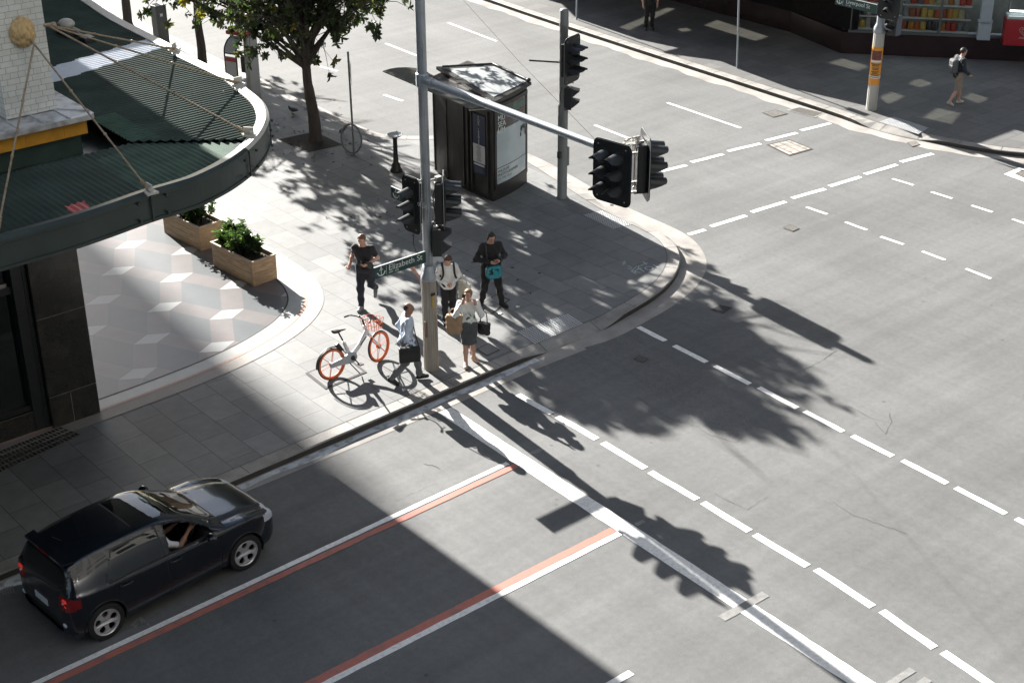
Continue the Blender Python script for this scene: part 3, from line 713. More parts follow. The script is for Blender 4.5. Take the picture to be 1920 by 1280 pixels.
def ped_head(parent, c, az, rows=2):
    d = Vector((math.cos(az), math.sin(az), 0)); M = frame(c, d.cross(Vector((0, 0, 1))) * -1, (0, 0, 1)); mb = MB()
    mb.box((0, 0, -.09), (.27, .28*rows, .18), M, 0, bev=.015)
    s = mb.build('pedestrian_head', [BLACK], parent)
    for j in range(rows):
        y = ((rows-1)/2-j)*.28; vb = MB()
        hw, hh = .125, .125
        pr = [(-hw, y-hh*.6), (-hw, y+hh), (hw, y+hh), (hw, y-hh*.6)]; dz = [.03, .20, .20, .03]
        vs = [(p[0], p[1], .0) for p in pr]+[(p[0], p[1]-(.05 if q > .1 else 0), q) for p, q in zip(pr, dz)]
        vs += [(p[0]*.93, p[1]*1-(.008), .0) for p in pr]+[(p[0]*.93, p[1]-.008-(.05 if q > .1 else 0), q) for p, q in zip(pr, dz)]
        fs = []
        for k in range(3): fs += [(k, k+1, 4+k+1, 4+k), (8+k, 12+k, 12+k+1, 8+k+1), (4+k, 4+k+1, 12+k+1, 12+k)]
        vb.add(vs, fs, 0, False, M); vb.build('visor', VISOR, s)
        lb = MB(); lb.box((0, y, .004), (.21, .21, .01), M, 0, bev=.004); lb.build('lens', LAMB, s)
    return s
def blade(parent, a, b, h, label_text, sub, em=True, th=.022, tsize=.15, first=.36, sub_size=.062):
    """street name blade between two upper corners a (reading start) and b; faces right of a->b seen from above"""
    a, b = Vector(a), Vector(b); L = (b-a).length; M = frame(a, (b-a), (0, 0, 1))
    mb = MB(); mb.box((L/2, -h/2, 0), (L, h, th), M, 0); mb.box((L/2, .004, 0), (L+.004, .012, th+.01), M, 1)
    s = mb.build('street_sign', [SIGNG, SIGNE], parent)
    z = th/2+.001
    F = M @ Matrix.Translation((first, -h*.40, z)); text(label_text, tsize, F, SIGNW, 'lettering', s, ext=.001)
    if sub: text(sub, sub_size, M @ Matrix.Translation((first, -h*.80, z)), SIGNW, 'lettering', s, ext=.001)
    if em:
        eb = MB(); k = h
        eb.box((.16, -.52*k, z), (.018, .62*k, .003), M); eb.ell((.16, -.17*k, z), (.02, .03, .003), 8, 4, M=M); eb.box((.16, -.34*k, z), (.09, .015, .003), M)
        arc = [(.16+.085*math.sin(t), -.60*k-.075*math.cos(t)+.02, z) for t in [i*.26-1.3 for i in range(11)]]; eb.tube([M @ Vector(p) for p in arc], .012, 5)
        for sx in (-1, 1): eb.prism([(.16+sx*.06, -.60*k), (.16+sx*.11, -.60*k), (.16+sx*.088, -.48*k)], z-.001, z+.002, M=M)
        eb.box((.285, -.5*k, z), (.006, .8*k, .002), M); eb.build('emblem', SIGNW, s)
    return s
def bracket(mb, a, b, r=.022): mb.tube([a, b], r, 6)
# --- tall pole with mast arm
tp = G(809, 690, PAV); tx, ty = tp.x, tp.y
pole = thing('traffic_signal', 'tall grey signal pole with long mast arm and tan fluted base beside the kerb', 'traffic light', (tx, ty, PAV))
def flute(r, n=20): return [(r*(1-.035*(k % 2))*math.cos(math.pi*k/n), r*(1-.035*(k % 2))*math.sin(math.pi*k/n)) for k in range(2*n)]
mb = MB(); mb.prism(flute(.152), 0, 2.02, 0); mb.box((-.02, -.155, 1.72), (.10, .02, .05), None, 1); mb.box((-.03, -.154, 1.55), (.045, .012, .26), None, 2); mb.box((-.148, -.05, .95), (.03, .07, .34), None, 3, bev=.006)
mb.build('base_cladding', [CLAD, BLACK, mk('sticker_yellow', (.45, .30, .06), .6, var=.3, vscale=20), mk('hatch_brown', (.16, .11, .09), .6)], pole)
mb = MB(); mb.lathe([(.158, 1.99), (.158, 2.05), (.115, 2.14), (.112, 2.30)], n=20); mb.build('pole_collar', STEEL, pole)
mb = MB(); mb.lathe([(.094, 2.05), (.094, 9.6), (.07, 9.65)], n=20); mb.box((.0955, .0, 4.5), (.012, .03, 4.6)); mb.box((-.03, -.094, 4.5), (.02, .008, 4.6))
mb.tube([(.10, .03, 2.2), (.11, .03, 4), (.10, .03, 7.2)], .012, 6); mb.build('pole', STEEL, pole)
zarm = 6.06; aend = G(1128, 276, zarm+PAV); ax, ay = aend.x-tx, aend.y-ty
mb = MB(); mb.lathe([(.115, zarm-.13), (.12, zarm-.1), (.12, zarm+.1), (.115, zarm+.13)], n=20); mb.build('arm_clamp', STEEL, pole)
d = Vector((ax, ay, 0)).normalized(); mb = MB()
arm_tip = Vector((ax, ay, zarm))+d*.55
mb.tube([Vector((0, 0, zarm)), Vector((0, 0, zarm))+d*.4, Vector((ax, ay, zarm))*.5+Vector((0, 0, zarm*.5)), arm_tip], [.095, .085, .075, .062], 16); mb.tube([d*.11+Vector((0, 0, zarm)), d*.34+Vector((0, 0, zarm))], .10, 16); mb.build('mast_arm', STEEL, pole)
# heads at the arm end
hc = G(1147, 324, 5.95)-Vector((tx, ty, PAV))
signal_head(pole, hc, R_(188), 2, 3, w=.76, h=1.04, tw=.27)
hc2 = G(1210, 309, 5.95)-Vector((tx, ty, PAV))
signal_head(pole, hc2, R_(-32), 2, 3, w=.70, h=1.06, tw=.25)
mb = MB(); mid = (hc+hc2)/2
for dz in (.42, .25, -.25, -.42):
    mb.box((mid.x, mid.y, hc.z+dz), (.55, .045, .03), Matrix.Translation((mid.x, mid.y, 0)) @ Matrix.Rotation(R_(-10), 4, 'Z') @ Matrix.Translation((-mid.x, -mid.y, 0)))
for s in (-.13, .17): mb.box((mid.x+s, mid.y, hc.z+.0), (.05, .05, .95))
mb.tube([mid+Vector((.08, -.03, .42)), mid+Vector((.17, -.08, .1)), mid+Vector((.16, -.08, -.2)), mid+Vector((.06, -.05, -.33)), mid+Vector((-.06, -.02, -.2))], .013, 6); mb.tube([Vector((arm_tip.x, arm_tip.y, zarm)), Vector((mid.x, mid.y, hc.z+.42))], .035, 8)
for k in range(7): mb.box((mid.x+.08+random.uniform(-.14, .14), mid.y-.03+random.uniform(-.06, .06), hc.z+.46+random.uniform(-.05, .06)), (.07, .03, .03), Matrix.Identity(4))
mb.build('head_bracket', [GALV], pole)
# heads on the pole itself
c1 = G(771, 384, 3.75)-Vector((tx, ty, PAV)); 
signal_head(pole, c1, R_(186), 1, 3, w=.46, h=1.14)
c2 = G(833, 376, 3.72)-Vector((tx, ty, PAV)); 
signal_head(pole, c2, R_(-38), 2, 3, w=.50, h=1.12, tw=.22)
mb = MB()
for dz in (.46, -.42):
    bracket(mb, (0, 0, c1.z+dz), c1+Vector((.03, 0, dz))); bracket(mb, (0, 0, c2.z+dz), c2+Vector((-.1, .06, dz)))
    mb.box((c2.x-.1, c2.y+.05, c2.z+dz), (.12, .10, .10)); mb.box((c1.x*.5-.03, c1.y*.5, c1.z+dz), (.06, .06, .09))
cb = Vector((c2.x*.55, c2.y*.55, c2.z-.52)); mb.tube([(0, 0, cb.z-.05), cb, cb+Vector((.1, -.02, .1)), cb+Vector((.16, -.02, .0))], .03, 6)
mb.build('head_bracket', GALV, pole)
mb = MB(); mb.tube([(c2.x-.12, c2.y+.05, c2.z+.45), (c2.x-.2, c2.y+.1, c2.z+.1), (c2.x-.18, c2.y+.06, c2.z-.35), (.1, -.03, c2.z-.5)], .012, 6); mb.tube([(c1.x+.05, c1.y, c1.z-.55), (c1.x-.0, c1.y-.02, c1.z-.8), (c1.x+.06, c1.y-.02, c1.z-1.0), (-.05, -.03, c1.z-.98)], .011, 6)
mb.tube([(c2.x-.05, c2.y+.04, c2.z+.45), (c2.x-.12, c2.y, c2.z+.1), (c2.x-.12, c2.y, c2.z-.40)], .011, 6)
mb.build('cable', CABLE, pole)
c3 = G(828, 452, 2.95)-Vector((tx, ty, PAV)); ped_head(pole, c3, R_(-38))
# street name blade
zt = 2.62
q0 = onY(701, 505, ty-.03)-Vector((tx, ty, PAV)); q1 = onY(790, 471, ty-.03)-Vector((tx, ty, PAV)); zt = (q0.z+q1.z)/2
blade(pole, (q0.x, -.03, zt+.0), (-.06, -.03, zt), .235, 'Elizabeth St', '260 - 226', first=.335, tsize=.175)
q2 = onX(728, 357, tx-.35)-Vector((tx, ty, PAV))
blade(pole, (c1.x+.02, q2.y+.0, 3.80), (c1.x+.02, .15, 3.80), .22, 'Liverpool St', None, tsize=.16)

# --- signal pole on the far kerb line
fp = G(1053.7, 371, PAV); far = thing('traffic_signal', 'plain grey signal pole with black twin column signal board behind the kiosk', 'traffic light', tuple(fp))
mb = MB(); mb.lathe([(.155, 0), (.155, .03), (.128, .04), (.128, 2.30), (.132, 2.31), (.132, 2.50), (.108, 2.54), (.108, 4.50), (.118, 4.51), (.118, 4.62), (.112, 4.63), (.112, 4.90), (.08, 4.95)], n=20)
mb.box((.09, -.10, 1.15), (.07, .05, .5), Matrix.Identity(4)); mb.build('pole', STEELD, far)
c = G(1073, 112, 3.88)-fp; signal_head(far, c, R_(-72), 2, 3, w=.74, h=1.16, tw=.26)
c = G(1072, 184, 2.83)-fp; ped_head(far, c, R_(-45))
mb = MB(); bracket(mb, (0, 0, 4.2), (.25, -.15, 4.2)); bracket(mb, (0, 0, 3.5), (.25, -.15, 3.5)); bracket(mb, (0, 0, 3.14), (.24, -.12, 3.06)); bracket(mb, (0, 0, 2.55), (.24, -.12, 2.6)); mb.build('head_bracket', GALV, far)
mb = MB(); mb.tube([(-.1, .02, 3.62), (-.75, .45, 3.70)], .022, 6); mb.tube([(-.1, -.05, 3.0), (-.17, -.06, 2.8), (-.15, -.06, 2.6), (-.1, -.05, 2.62)], .013, 6); mb.tube([(.1, -.06, 3.0), (.16, -.08, 2.8), (.1, -.07, 2.65)], .013, 6); mb.build('cable', CABLE, far)
mb = MB(); mb.box((-.15, -.04, 1.22), (.07, .1, .17), bev=.01); mb.tube([(-.16, -.09, 1.15), (-.22, -.1, 1.25), (-.17, -.08, 1.32)], .012, 6); mb.build('push_button', BLACK, far)
# --- pole at the right with poster wrap
rp_ = G(1633.4, 205, PAV); rgt = thing('traffic_signal', 'signal pole wrapped in an orange poster, at the ramp by the far corner shop', 'traffic light', tuple(rp_))
mb = MB(); mb.prism(flute(.165, 16), 0, 2.42, 0); mb.build('base_cladding', mk('pole_base_pale', (.42, .41, .38), .55, .1, var=.15, vscale=4, stretch=(8, 8, .4), obj=True), rgt)
mb = MB(); mb.lathe([(.175, 2.36), (.175, 2.50), (.12, 2.62), (.115, 2.65), (.115, 7), (.09, 7.05)], n=20); mb.build('pole', STEEL, rgt)
OR = mk('poster_orange', (.72, .30, .035), .6, var=.06); ORD = mk('poster_print_black', (.02, .02, .02), .6); ORW = mk('poster_print_white', (.7, .7, .68), .6); ORR = mk('poster_photo', (.16, .05, .04), .6, var=.7, vscale=25)
def wrap(mb, r, a0, a1, z0, z1, mi, n=10):
    vs = [(r*math.cos(a0+(a1-a0)*k/n), r*math.sin(a0+(a1-a0)*k/n), z) for z in (z0, z1) for k in range(n+1)]; mb.add(vs, [(k, k+1, n+2+k, n+1+k) for k in range(n)], mi, True)
ac = math.atan2(-rp_.y, -rp_.x); mb = MB(); zb, zt_ = .80, 1.95
wrap(mb, .168, ac-1.5, ac+1.3, zb, zt_, 0); wrap(mb, .171, ac-1.0, ac+.9, 1.55, 1.84, 3); wrap(mb, .171, ac-1.0, ac+.9, 1.55-.06, 1.55, 2); wrap(mb, .171, ac-1.5, ac+1.3, 1.0, 1.075, 2); wrap(mb, .174, ac-1.2, ac+1.0, 1.03, 1.048, 1)
for i, (z, a, b) in enumerate(((1.43, -1, .9), (1.385, -.7, .6), (1.315, -.6, .6), (1.27, -.5, .5), (1.20, -.7, .7), (1.155, -.5, .4), (1.10, -.9, .8))):
    t = a
    while t < b:
        l = random.uniform(.12, .3); wrap(mb, .171, ac+t, ac+min(t+l, b), z-.013, z+.017, 1, 3); t += l+.06
mb.build('poster', [OR, ORD, ORW, ORR], rgt)
qa = onX(1588, 22, rp_.x-.15); qb = onX(1641, 30, rp_.x-.15)
zt = 3.18
Lb = 1.55
blade(rgt, (-.14, Lb+.05, zt), (-.14, .08, zt), .27, 'Liverpool St', '55 - 95', first=.40, tsize=.18)
c = G(1668, 0, 3.62)-rp_; signal_head(rgt, c, R_(200), 1, 3, w=.62, h=1.1)
c = G(1671, 50, 2.75)-rp_; ped_head(rgt, c, R_(195)); mb = MB(); mb.box((c.x+.2, c.y, c.z), (.25, .3, .58), bev=.03); mb.build('signal_housing', mk('housing_slate', (.10, .115, .14), .5), rgt)
mb = MB(); bracket(mb, (0, 0, 3.1), (.33, -.15, 3.1)); bracket(mb, (0, 0, 2.55), (.33, -.15, 2.6)); mb.box((.2, -.1, 3.12), (.12, .1, .12)); mb.build('head_bracket', GALV, rgt)
# --- thin sign posts
def sign_post(px, h, label, r=.032, lean=(0, 0), plate=None, mat=STEEL):
    p = G(px[0], px[1], PAV); t = thing('sign_post', label, 'sign post', tuple(p))
    mb = MB(); mb.tube([(0, 0, 0), (lean[0], lean[1], h)], r, 10); mb.build('post', mat, t)
    if plate:
        w, hh, zc, az, m, m2 = plate; d = Vector((math.cos(az), math.sin(az), 0)); M = frame((lean[0]*zc/h, lean[1]*zc/h, zc)+0*d if False else Vector((lean[0]*zc/h, lean[1]*zc/h, zc))+d*(r+.012), d.cross(Vector((0, 0, 1)))*-1, (0, 0, 1))
        mb = MB(); mb.prism(rrect(w, hh, .02, 3), -.003, .003, 0, M); mb.box((0, hh*.22, .004), (w*.8, hh*.3, .003), M, 1)
        for k in range(3): mb.box((0, -hh*(.05+.12*k), .004), (w*.7, hh*.035, .003), M, 1)
        mb.build('sign_plate', [m, m2], t)
    return t
SR = mk('sign_red', (.5, .05, .05), .45); SW = mk('sign_white', (.7, .7, .68), .45)
sign_post((1382, 128), 2.75, 'thin grey sign post on far pavement, leaning slightly beside the shade edge', lean=(-.10, .05), plate=(.28, .40, 2.55, R_(-85), SR, SW))
sign_post((1081, 37), 2.7, 'short looking thin grey post near the top of the far kerb')
sp = sign_post((664, 291), 2.95, 'dark parking sign post with bike hoop beside tree', r=.030, lean=(-.02, 0), plate=(.24, .62, 2.35, R_(-30), SW, SR), mat=STEELD)
mb = MB(); mb.tube([(.0+.04*0, math.cos(a)*.30, .46+math.sin(a)*.42) for a in [i*math.pi/12 for i in range(25)]], .028, 8, cap=False)
hp = G(660, 288, PAV)
h = tag(mb.build('bike_hoop', STEELD, None, (hp.x-.03, hp.y-.05, PAV), R_(35)), 'round grey bike parking hoop at the foot of the parking sign', 'bike hoop')
# --- pillar box / bollard column, payphone, drinking fountain
p = G(304, 83, PAV); t = thing('service_pillar', 'plain grey square service pillar among the trees', 'pillar', tuple(p), R_(5))
mb = MB(); mb.box((0, 0, .68), (.42, .36, 1.36), bev=.02); mb.build('body', mk('pillar_grey', (.085, .09, .09), .5, var=.15), t); mb = MB(); mb.box((-.02, -.184, 1.05), (.10, .012, .10)); mb.build('badge', SW, t); mb = MB(); mb.box((0, 0, 1.375), (.45, .39, .03), bev=.008); mb.build('cap', STEELD, t)
p = G(468, 192, PAV); t = thing('payphone', 'grey steel public telephone with rounded red striped side panel', 'payphone', tuple(p), R_(22))
PHG = mk('payphone_grey', (.40, .41, .41), .45, .1, var=.1, vscale=3); PHR = mk('payphone_red', (.35, .03, .03), .4); PHGL = mk('payphone_panel', (.42, .43, .44), .25)
mb = MB(); mb.box((.25, -.02, 1.02), (.50, .16, 2.04), bev=.02); mb.build('back_panel', PHG, t); mb = MB(); mb.box((.22, -.105, 1.55), (.05, .012, .06)); mb.build('keyhole', BLACK, t)
mb = MB(); arc = [(-.48+.48*(1-math.cos(a)), 0, 1.62+.42*math.sin(a)) for a in [R_(9*k) for k in range(11)]]
fr = [(-.48, 0, .12)]+arc; mb.tube([(p[0], .42, p[2]) for p in fr], .022, 8); mb.tube([(p[0], -.02, p[2]) for p in fr], .022, 8); mb.tube([(-.48, .42, 1.62), (-.48, -.02, 1.62)], .018, 6); mb.tube([(-.48, .42, .14), (-.48, -.02, .14)], .018, 6); mb.tube([(.5, .1, 0), (.5, .1, 1.5)], .02, 6); mb.build('side_frame', BLACK, t)
mb = MB(); mb.box((-.48, .2, .85), (.012, .40, 1.36)); mb.build('side_panel', PHGL, t)
mb = MB(); mb.box((-.488, .2, 1.44), (.012, .40, .12)); mb.build('red_stripe', PHR, t)
mb = MB(); mb.add([(p[0], y, p[2]) for p in arc for y in (.42, -.02)], [(2*k, 2*k+1, 2*k+3, 2*k+2) for k in range(len(arc)-1)], 0, True); mb.build('hood', PHGL, t)
mb = MB(); mb.box((.25, .3, 2.12), (.62, .7, .12), bev=.03); mb.build('roof', PHR, t)
mb = MB(); mb.box((.2, .16, 1.15), (.32, .18, .5), bev=.02); mb.build('telephone', BLACK, t)
p = G(743, 321, PAV); t = thing('drinking_fountain', 'small black pedestal drinking fountain with shiny bowl', 'drinking fountain', tuple(p))
mb = MB(); mb.lathe([(.17, 0), (.17, .05), (.13, .10), (.12, .20), (.075, .25), (.062, .55), (.058, .92), (.09, .99)], n=16); mb.build('pedestal', mk('fountain_black', (.025, .025, .026), .45, var=.2), t)
mb = MB(); mb.lathe([(.06, .98), (.17, 1.0), (.215, 1.05), (.205, 1.05), (.13, 1.012), (.0, 1.005)], n=20); mb.tube([(.12, .05, 1.0), (.12, .05, 1.09), (.07, .03, 1.11)], .014, 6); mb.build('bowl', mk('steel_bowl', (.65, .67, .69), .25, .8), t)
# --- overhead wire
a_ = G(868, 0, 5.6); b_ = G(1120, 266, 5.9)
mb = MB(); mb.tube([a_+(a_-b_)*1.0, a_, (a_+b_)/2+Vector((0, 0, -.05)), b_], .0035, 5); tag(mb.build('overhead_wire', mk('wire_dull', (.03, .03, .03), 1.0, spec=0)), 'thin dark wire crossing the street above the kiosk', 'wire')

# ================================================================ kiosk
KB = mk('kiosk_bronze', (.028, .026, .025), .4, .1, var=.15, vscale=3, dirt=(.06, .055, .05), damt=.3, dscale=4); KR = mk('kiosk_roof', (.30, .32, .33), .5, .1, var=.12, vscale=3, dirt=(.2, .2, .2), damt=.4, dscale=3); KD = mk('kiosk_door', (.030, .028, .026), .4, .3, var=.2)
NAVY = mk('sign_navy', (.020, .03, .075), .4); PAPER = mk('notice_white', (.62, .63, .64), .5); POST = mk('poster_pale_blue', (.42, .50, .54), .12, var=.15, vscale=1.5, spec=.8); PBRN = mk('poster_brown', (.045, .042, .038), .2, spec=.7); PGRN = mk('poster_green', (.03, .10, .075), .2); PINK_ = mk('poster_ink', (.02, .02, .022), .3); MAR = mk('poster_maroon', (.12, .05, .045), .3)
k0 = G(925, 378, PAV); kr = G(988, 341, PAV); kl = G(817, 321, PAV)
ki = thing('kiosk', 'dark bronze street kiosk with sloping grey roof, lease sign and museum poster', 'kiosk', tuple(k0))
vr = (kr-k0); vl = (kl-k0); vr.z = vl.z = 0
HT = 2.66
def kp(u, v, z=0, bulge=0):  # u along poster face, v along door face
    p = vr*u+vl*v; return Vector((p.x, p.y, z))
nR = Vector((vr.y, -vr.x, 0)).normalized(); nL = Vector((-vl.y, vl.x, 0)).normalized()
foot = []
for k in range(9): u = k/8; q = kp(u, 0)+nR*.07*math.sin(math.pi*u); foot.append((q.x, q.y))
foot += [tuple(kp(1, 1).to_2d()), ]
for k in range(9): v = 1-k/8; q = kp(0, v)+nL*.10*math.sin(math.pi*v); foot.append((q.x, q.y))
foot = foot[:-1]
mb = MB(); mb.prism(foot, .05, HT); mb.build('body', KB, ki, sharp=25)
mb = MB(); mb.prism([(p[0]*1.0, p[1]*1.0) for p in foot], 0, .05); mb.build('plinth', BLACK, ki)
# door face: panels, frame and lease sign
Lx = vl.length; Md = frame(kp(0, 1)+nL*.0, -vl, (0, 0, 1))  # x from far end to the corner
mb = MB(); 
def dpos(x): return .10*math.sin(math.pi*x/Lx)
def curved(mb, x0, x1, z0, z1, off, th, mi=0, n=6):
    vs = []
    for k in range(n+1):
        x = x0+(x1-x0)*k/n; b = dpos(x)+off
        vs += [(x, z0, b), (x, z1, b), (x, z0, b+th), (x, z1, b+th)]
    fs = [(0, 2, 3, 1), (4*n, 4*n+1, 4*n+3, 4*n+2)]
    for k in range(n):
        a, c = 4*k, 4*k+4; fs += [(a+2, c+2, c+3, a+3), (a+1, a+3, c+3, c+1), (a, c, c+2, a+2)]
    mb.add(vs, fs, mi, False, Md)
curved(mb, .08, .62*Lx-.1, .12, 2.35, .002, .03); mb.build('door_panel', KD, ki)
mb = MB()
for x in (.02, .27*Lx, .64*Lx, .70*Lx, .93*Lx): curved(mb, x, x+.05, .06, 2.45, .0, .05, n=1)
curved(mb, .02, Lx-.02, 2.40, 2.50, .0, .06); mb.build('frame', KB, ki)
mb = MB(); curved(mb, .73*Lx, .91*Lx, .62, 2.22, .012, .02, 0); sg = mb.build('lease_sign', NAVY, ki)
mb = MB(); curved(mb, .735*Lx, .905*Lx, .93, 1.42, .034, .006, 0); curved(mb, .745*Lx, .895*Lx, .85, .90, .034, .006, 0); mb.build('notice', PAPER, sg)
xm = .82*Lx; 
for i, ch in enumerate('FOR LEASE'):
    if ch != ' ': text(ch, .125, Md @ Matrix.Translation((xm, 2.14-.083*i, dpos(xm)+.040)), PAPER, 'lettering', sg, align='CENTER', ext=.001)
mb = MB()
for i in range(13):
    w = random.uniform(.09, .15)*Lx/2.0; curved(mb, xm-w*.5, xm+w*.5, 1.38-.034*i, 1.39-.034*i, .041, .002, 0, n=1)
curved(mb, .76*Lx, .88*Lx, .66, .80, .034, .004, 1, n=1)
mb.build('small_print', [PINK_, mk('navy_pale', (.06, .07, .12), .4)], sg)
# poster face
Lp = vr.length; Mp = frame(kp(0, 0), vr, (0, 0, 1))
def pb(x): return .07*math.sin(math.pi*max(0, min(1, x/Lp)))
def curvp(mb, x0, x1, z0, z1, off, th, mi=0, n=8, zf=None, zt=None):
    vs = []
    for k in range(n+1):
        x = x0+(x1-x0)*k/n; b = pb(x)+off; a0 = zf(x) if zf else z0; a1 = zt(x) if zt else z1
        vs += [(x, a0, b), (x, a1, b), (x, a0, b+th), (x, a1, b+th)]
    fs = [(0, 2, 3, 1), (4*n, 4*n+1, 4*n+3, 4*n+2)]
    for k in range(n):
        a, c = 4*k, 4*k+4; fs += [(a+2, c+2, c+3, a+3), (a+1, a+3, c+3, c+1), (a, c, c+2, a+2)]
    mb.add(vs, fs, mi, False, Mp)
mb = MB(); x0, x1 = .13, Lp-.12; curvp(mb, x0, x1, .42, 1.86, .004, .012, 0); pn = mb.build('poster', POST, ki)
mb = MB(); curvp(mb, x0, x1, 1.86, 2.45, .004, .012, 0); mb.build('poster_top', PBRN, pn)
mb = MB(); curvp(mb, x0+.05, x1-.02, 2.18, 2.38, .017, .004, 0); curvp(mb, x0+.3, x1-.1, 2.10, 2.17, .017, .004, 1); mb.build('poster_band', [PGRN, MAR], pn)
mb = MB(); curvp(mb, x0, x1, .84, .855, .017, .003, 0, zf=lambda x: .845, zt=lambda x: .862)
# arched animal shape in ink
cxp = x0+.95*(x1-x0)-.28
for k in range(16):
    a = R_(-20+14*k); r = .13; w = .045+.03*math.sin(k*1.3)
    mb.ell((cxp+.16+r*math.cos(a)*.9, 1.50+r*math.sin(a)*1.25, pb(cxp)+.018), (w*.6, w, .004), 8, 4, 0, Mp)
mb.build('poster_art', PINK_, pn)
for i, s in enumerate(('MU', 'SEA', 'UM')): text(s, .20, Mp @ Matrix.Translation((x0+.05, 2.20-.165*i-.03, .020)), SIGNW, 'lettering', pn, ext=.002, bend=lambda x: pb(x+x0+.05))
for i, (s, sz) in enumerate((('WILDLIFE', .115), ('PHOTOGRAPHER', .115), ('OF THE YEAR', .10))): text(s, sz, Mp @ Matrix.Translation((x0+.04, .755-.105*i, .0185)), PINK_ if i < 2 else STEELD, 'lettering', pn, ext=.001, bend=lambda x: pb(x+x0+.04))
mb = MB(); curvp(mb, .05, x0-.005, .3, 2.52, .0, .03, n=2); curvp(mb, x1+.005, Lp-.03, .3, 2.52, .0, .03, n=2); curvp(mb, .05, Lp-.03, 2.46, 2.56, .0, .035); curvp(mb, .05, Lp-.03, .30, .41, .0, .035); mb.build('poster_frame', KB, ki)
# roof: low front, rising pale slab and a canopy over the door side
mb = MB(); ov = [kp(-.04, -.05), kp(1.04, -.05), kp(1.04, 1.05), kp(-.04, 1.05)]
def slab(mb, pts, th, mi=0):
    n = len(pts); vs = [tuple(p) for p in pts]+[(p[0], p[1], p[2]-th) for p in pts]; mb.add(vs, [tuple(range(n)), tuple(range(n, 2*n))[::-1]]+[(i, n+i, n+(i+1) % n, (i+1) % n) for i in range(n)], mi)
r0, r1, r2, r3 = [Vector((p.x, p.y, 0)) for p in ov]
r2 = G(925, 130, HT+.14)-k0; r3 = G(818, 134, HT+.10)-k0
for p, z in ((r0, HT+.06), (r1, HT+.10), (r2, HT+.14), (r3, HT+.10)): p.z = z
slab(mb, (r0, r1, r2, r3), .08); mb.build('roof_frame', KB, ki)
def lerp4(u, v, dz=0): return r0*(1-u)*(1-v)+r1*u*(1-v)+r2*u*v+r3*(1-u)*v+Vector((0, 0, dz))
mb = MB(); slab(mb, (lerp4(.10, .07, .02), lerp4(.93, .07, .02), lerp4(.93, .90, .02), lerp4(.10, .90, .02)), .012); mb.build('roof', KR, ki)
mb = MB(); mb.tube([lerp4(.96, .04, .05), lerp4(.96, .96, .05)], .035, 8); mb.tube([lerp4(.05, .94, .05), lerp4(.96, .94, .05)], .03, 8); mb.ell(lerp4(.96, .04, .06), (.07, .07, .05), 8, 6); mb.build('roof_rail', BLACK, ki)
mb = MB(); n = 10; vs = []
for k in range(n+1):
    t = k/n; 
    for v in (-.08, 1.22):
        ext = .80+.30*v
        q = kp(0, v)+nL*(ext*t); vs.append((q.x, q.y, HT-.10+.10*math.sin(t*2.6)+.10*t+.12*v)); 
vs2 = [(p[0], p[1], p[2]-.03) for p in vs]
N2 = len(vs); mb.add(vs+vs2, [(2*k, 2*k+1, 2*k+3, 2*k+2) for k in range(n)]+[(N2+2*k+2, N2+2*k+3, N2+2*k+1, N2+2*k) for k in range(n)]+[(2*k, 2*k+2, N2+2*k+2, N2+2*k) for k in range(n)]+[(2*k+1, N2+2*k+1, N2+2*k+3, 2*k+3) for k in range(n)]+[(2*n, 2*n+1, N2+2*n+1, N2+2*n), (0, N2, N2+1, 1)], 0, False)
mb.build('canopy', mk('canopy_bronze', (.06, .06, .05), .35, .4, var=.3, vscale=4, dirt=(.14, .14, .12), damt=.4, dscale=3), ki)
mb = MB()
for v in (0, .3, .6, .9): mb.tube([kp(0, v, HT-.16+.12*v), kp(0, v, HT-.07+.12*v)+nL*.7], .02, 6)
mb.build('canopy_rib', GALV, ki)

# ================================================================ covers, grates, tactile pads
def cover(px, z, label, name='manhole_cover', mats=None, rim=.03, bars=0, cat='cover', group=None, ang=None):
    c = sum((G(*p, z) for p in px), Vector())/4; q = [G(*p, z)-c for p in px]
    mb = MB(); mb.sheet([(p.x, p.y) for p in q], .010, 0); ins = [(p.x*.88, p.y*.88) for p in q]; mb.sheet(ins, .0135, 1)
    if bars:
        for k in range(bars):
            t = (k+.5)/bars
            a = Vector(ins[0]).lerp(Vector(ins[1]), t); b = Vector(ins[3]).lerp(Vector(ins[2]), t); strip(mb, a, b, .022, .0165, 2)
    o = mb.build(name, mats or [IRON, IRONL, DARK], None, (c.x, c.y, z)); return tag(o, label, cat, group)
cover([(1428, 212), (1455, 206), (1478, 214), (1450, 221)], 0, 'square iron cover in the road near the far gutter grates', mats=[DARK, IRONL, DARK], bars=6)
cover([(1475, 207), (1497, 201), (1547, 213), (1528, 221)], 0, 'long barred drain grate against the far kerb', 'drain_grate', mats=[GUT, IRONL, DARK], bars=9, cat='drain grate')
cover([(1437, 272), (1480, 262), (1525, 280), (1480, 293)], 0, 'large patched concrete and iron cover just inside the crossing line', mats=[DARK, mk('cover_concrete', (.32, .29, .26), .8, var=.4, vscale=6, dirt=(.08, .07, .06), damt=.6, dscale=5), DARK], bars=3)
cover([(1468, 428), (1480, 421), (1500, 429), (1487, 435)], 0, 'small iron cover alone in the middle of the junction', mats=[DARK, IRONL, DARK], bars=4)
cover([(1333, 581), (1350, 572), (1373, 577), (1356, 588)], 0, 'small dark cover in the tree shadow near the rounded kerb', mats=[DARK, IRON, DARK], bars=3)
cover([(1187, 674), (1199, 667), (1217, 673), (1204, 681)], 0, 'small barred cover in the tree shadow by the crossing dashes', mats=[DARK, IRONL, DARK], bars=4)
cover([(1902, 326), (1918, 319), (1945, 330), (1928, 338)], .003, 'iron cover inside the white painted box at the right edge', mats=[DARK, IRONL, DARK], bars=3)
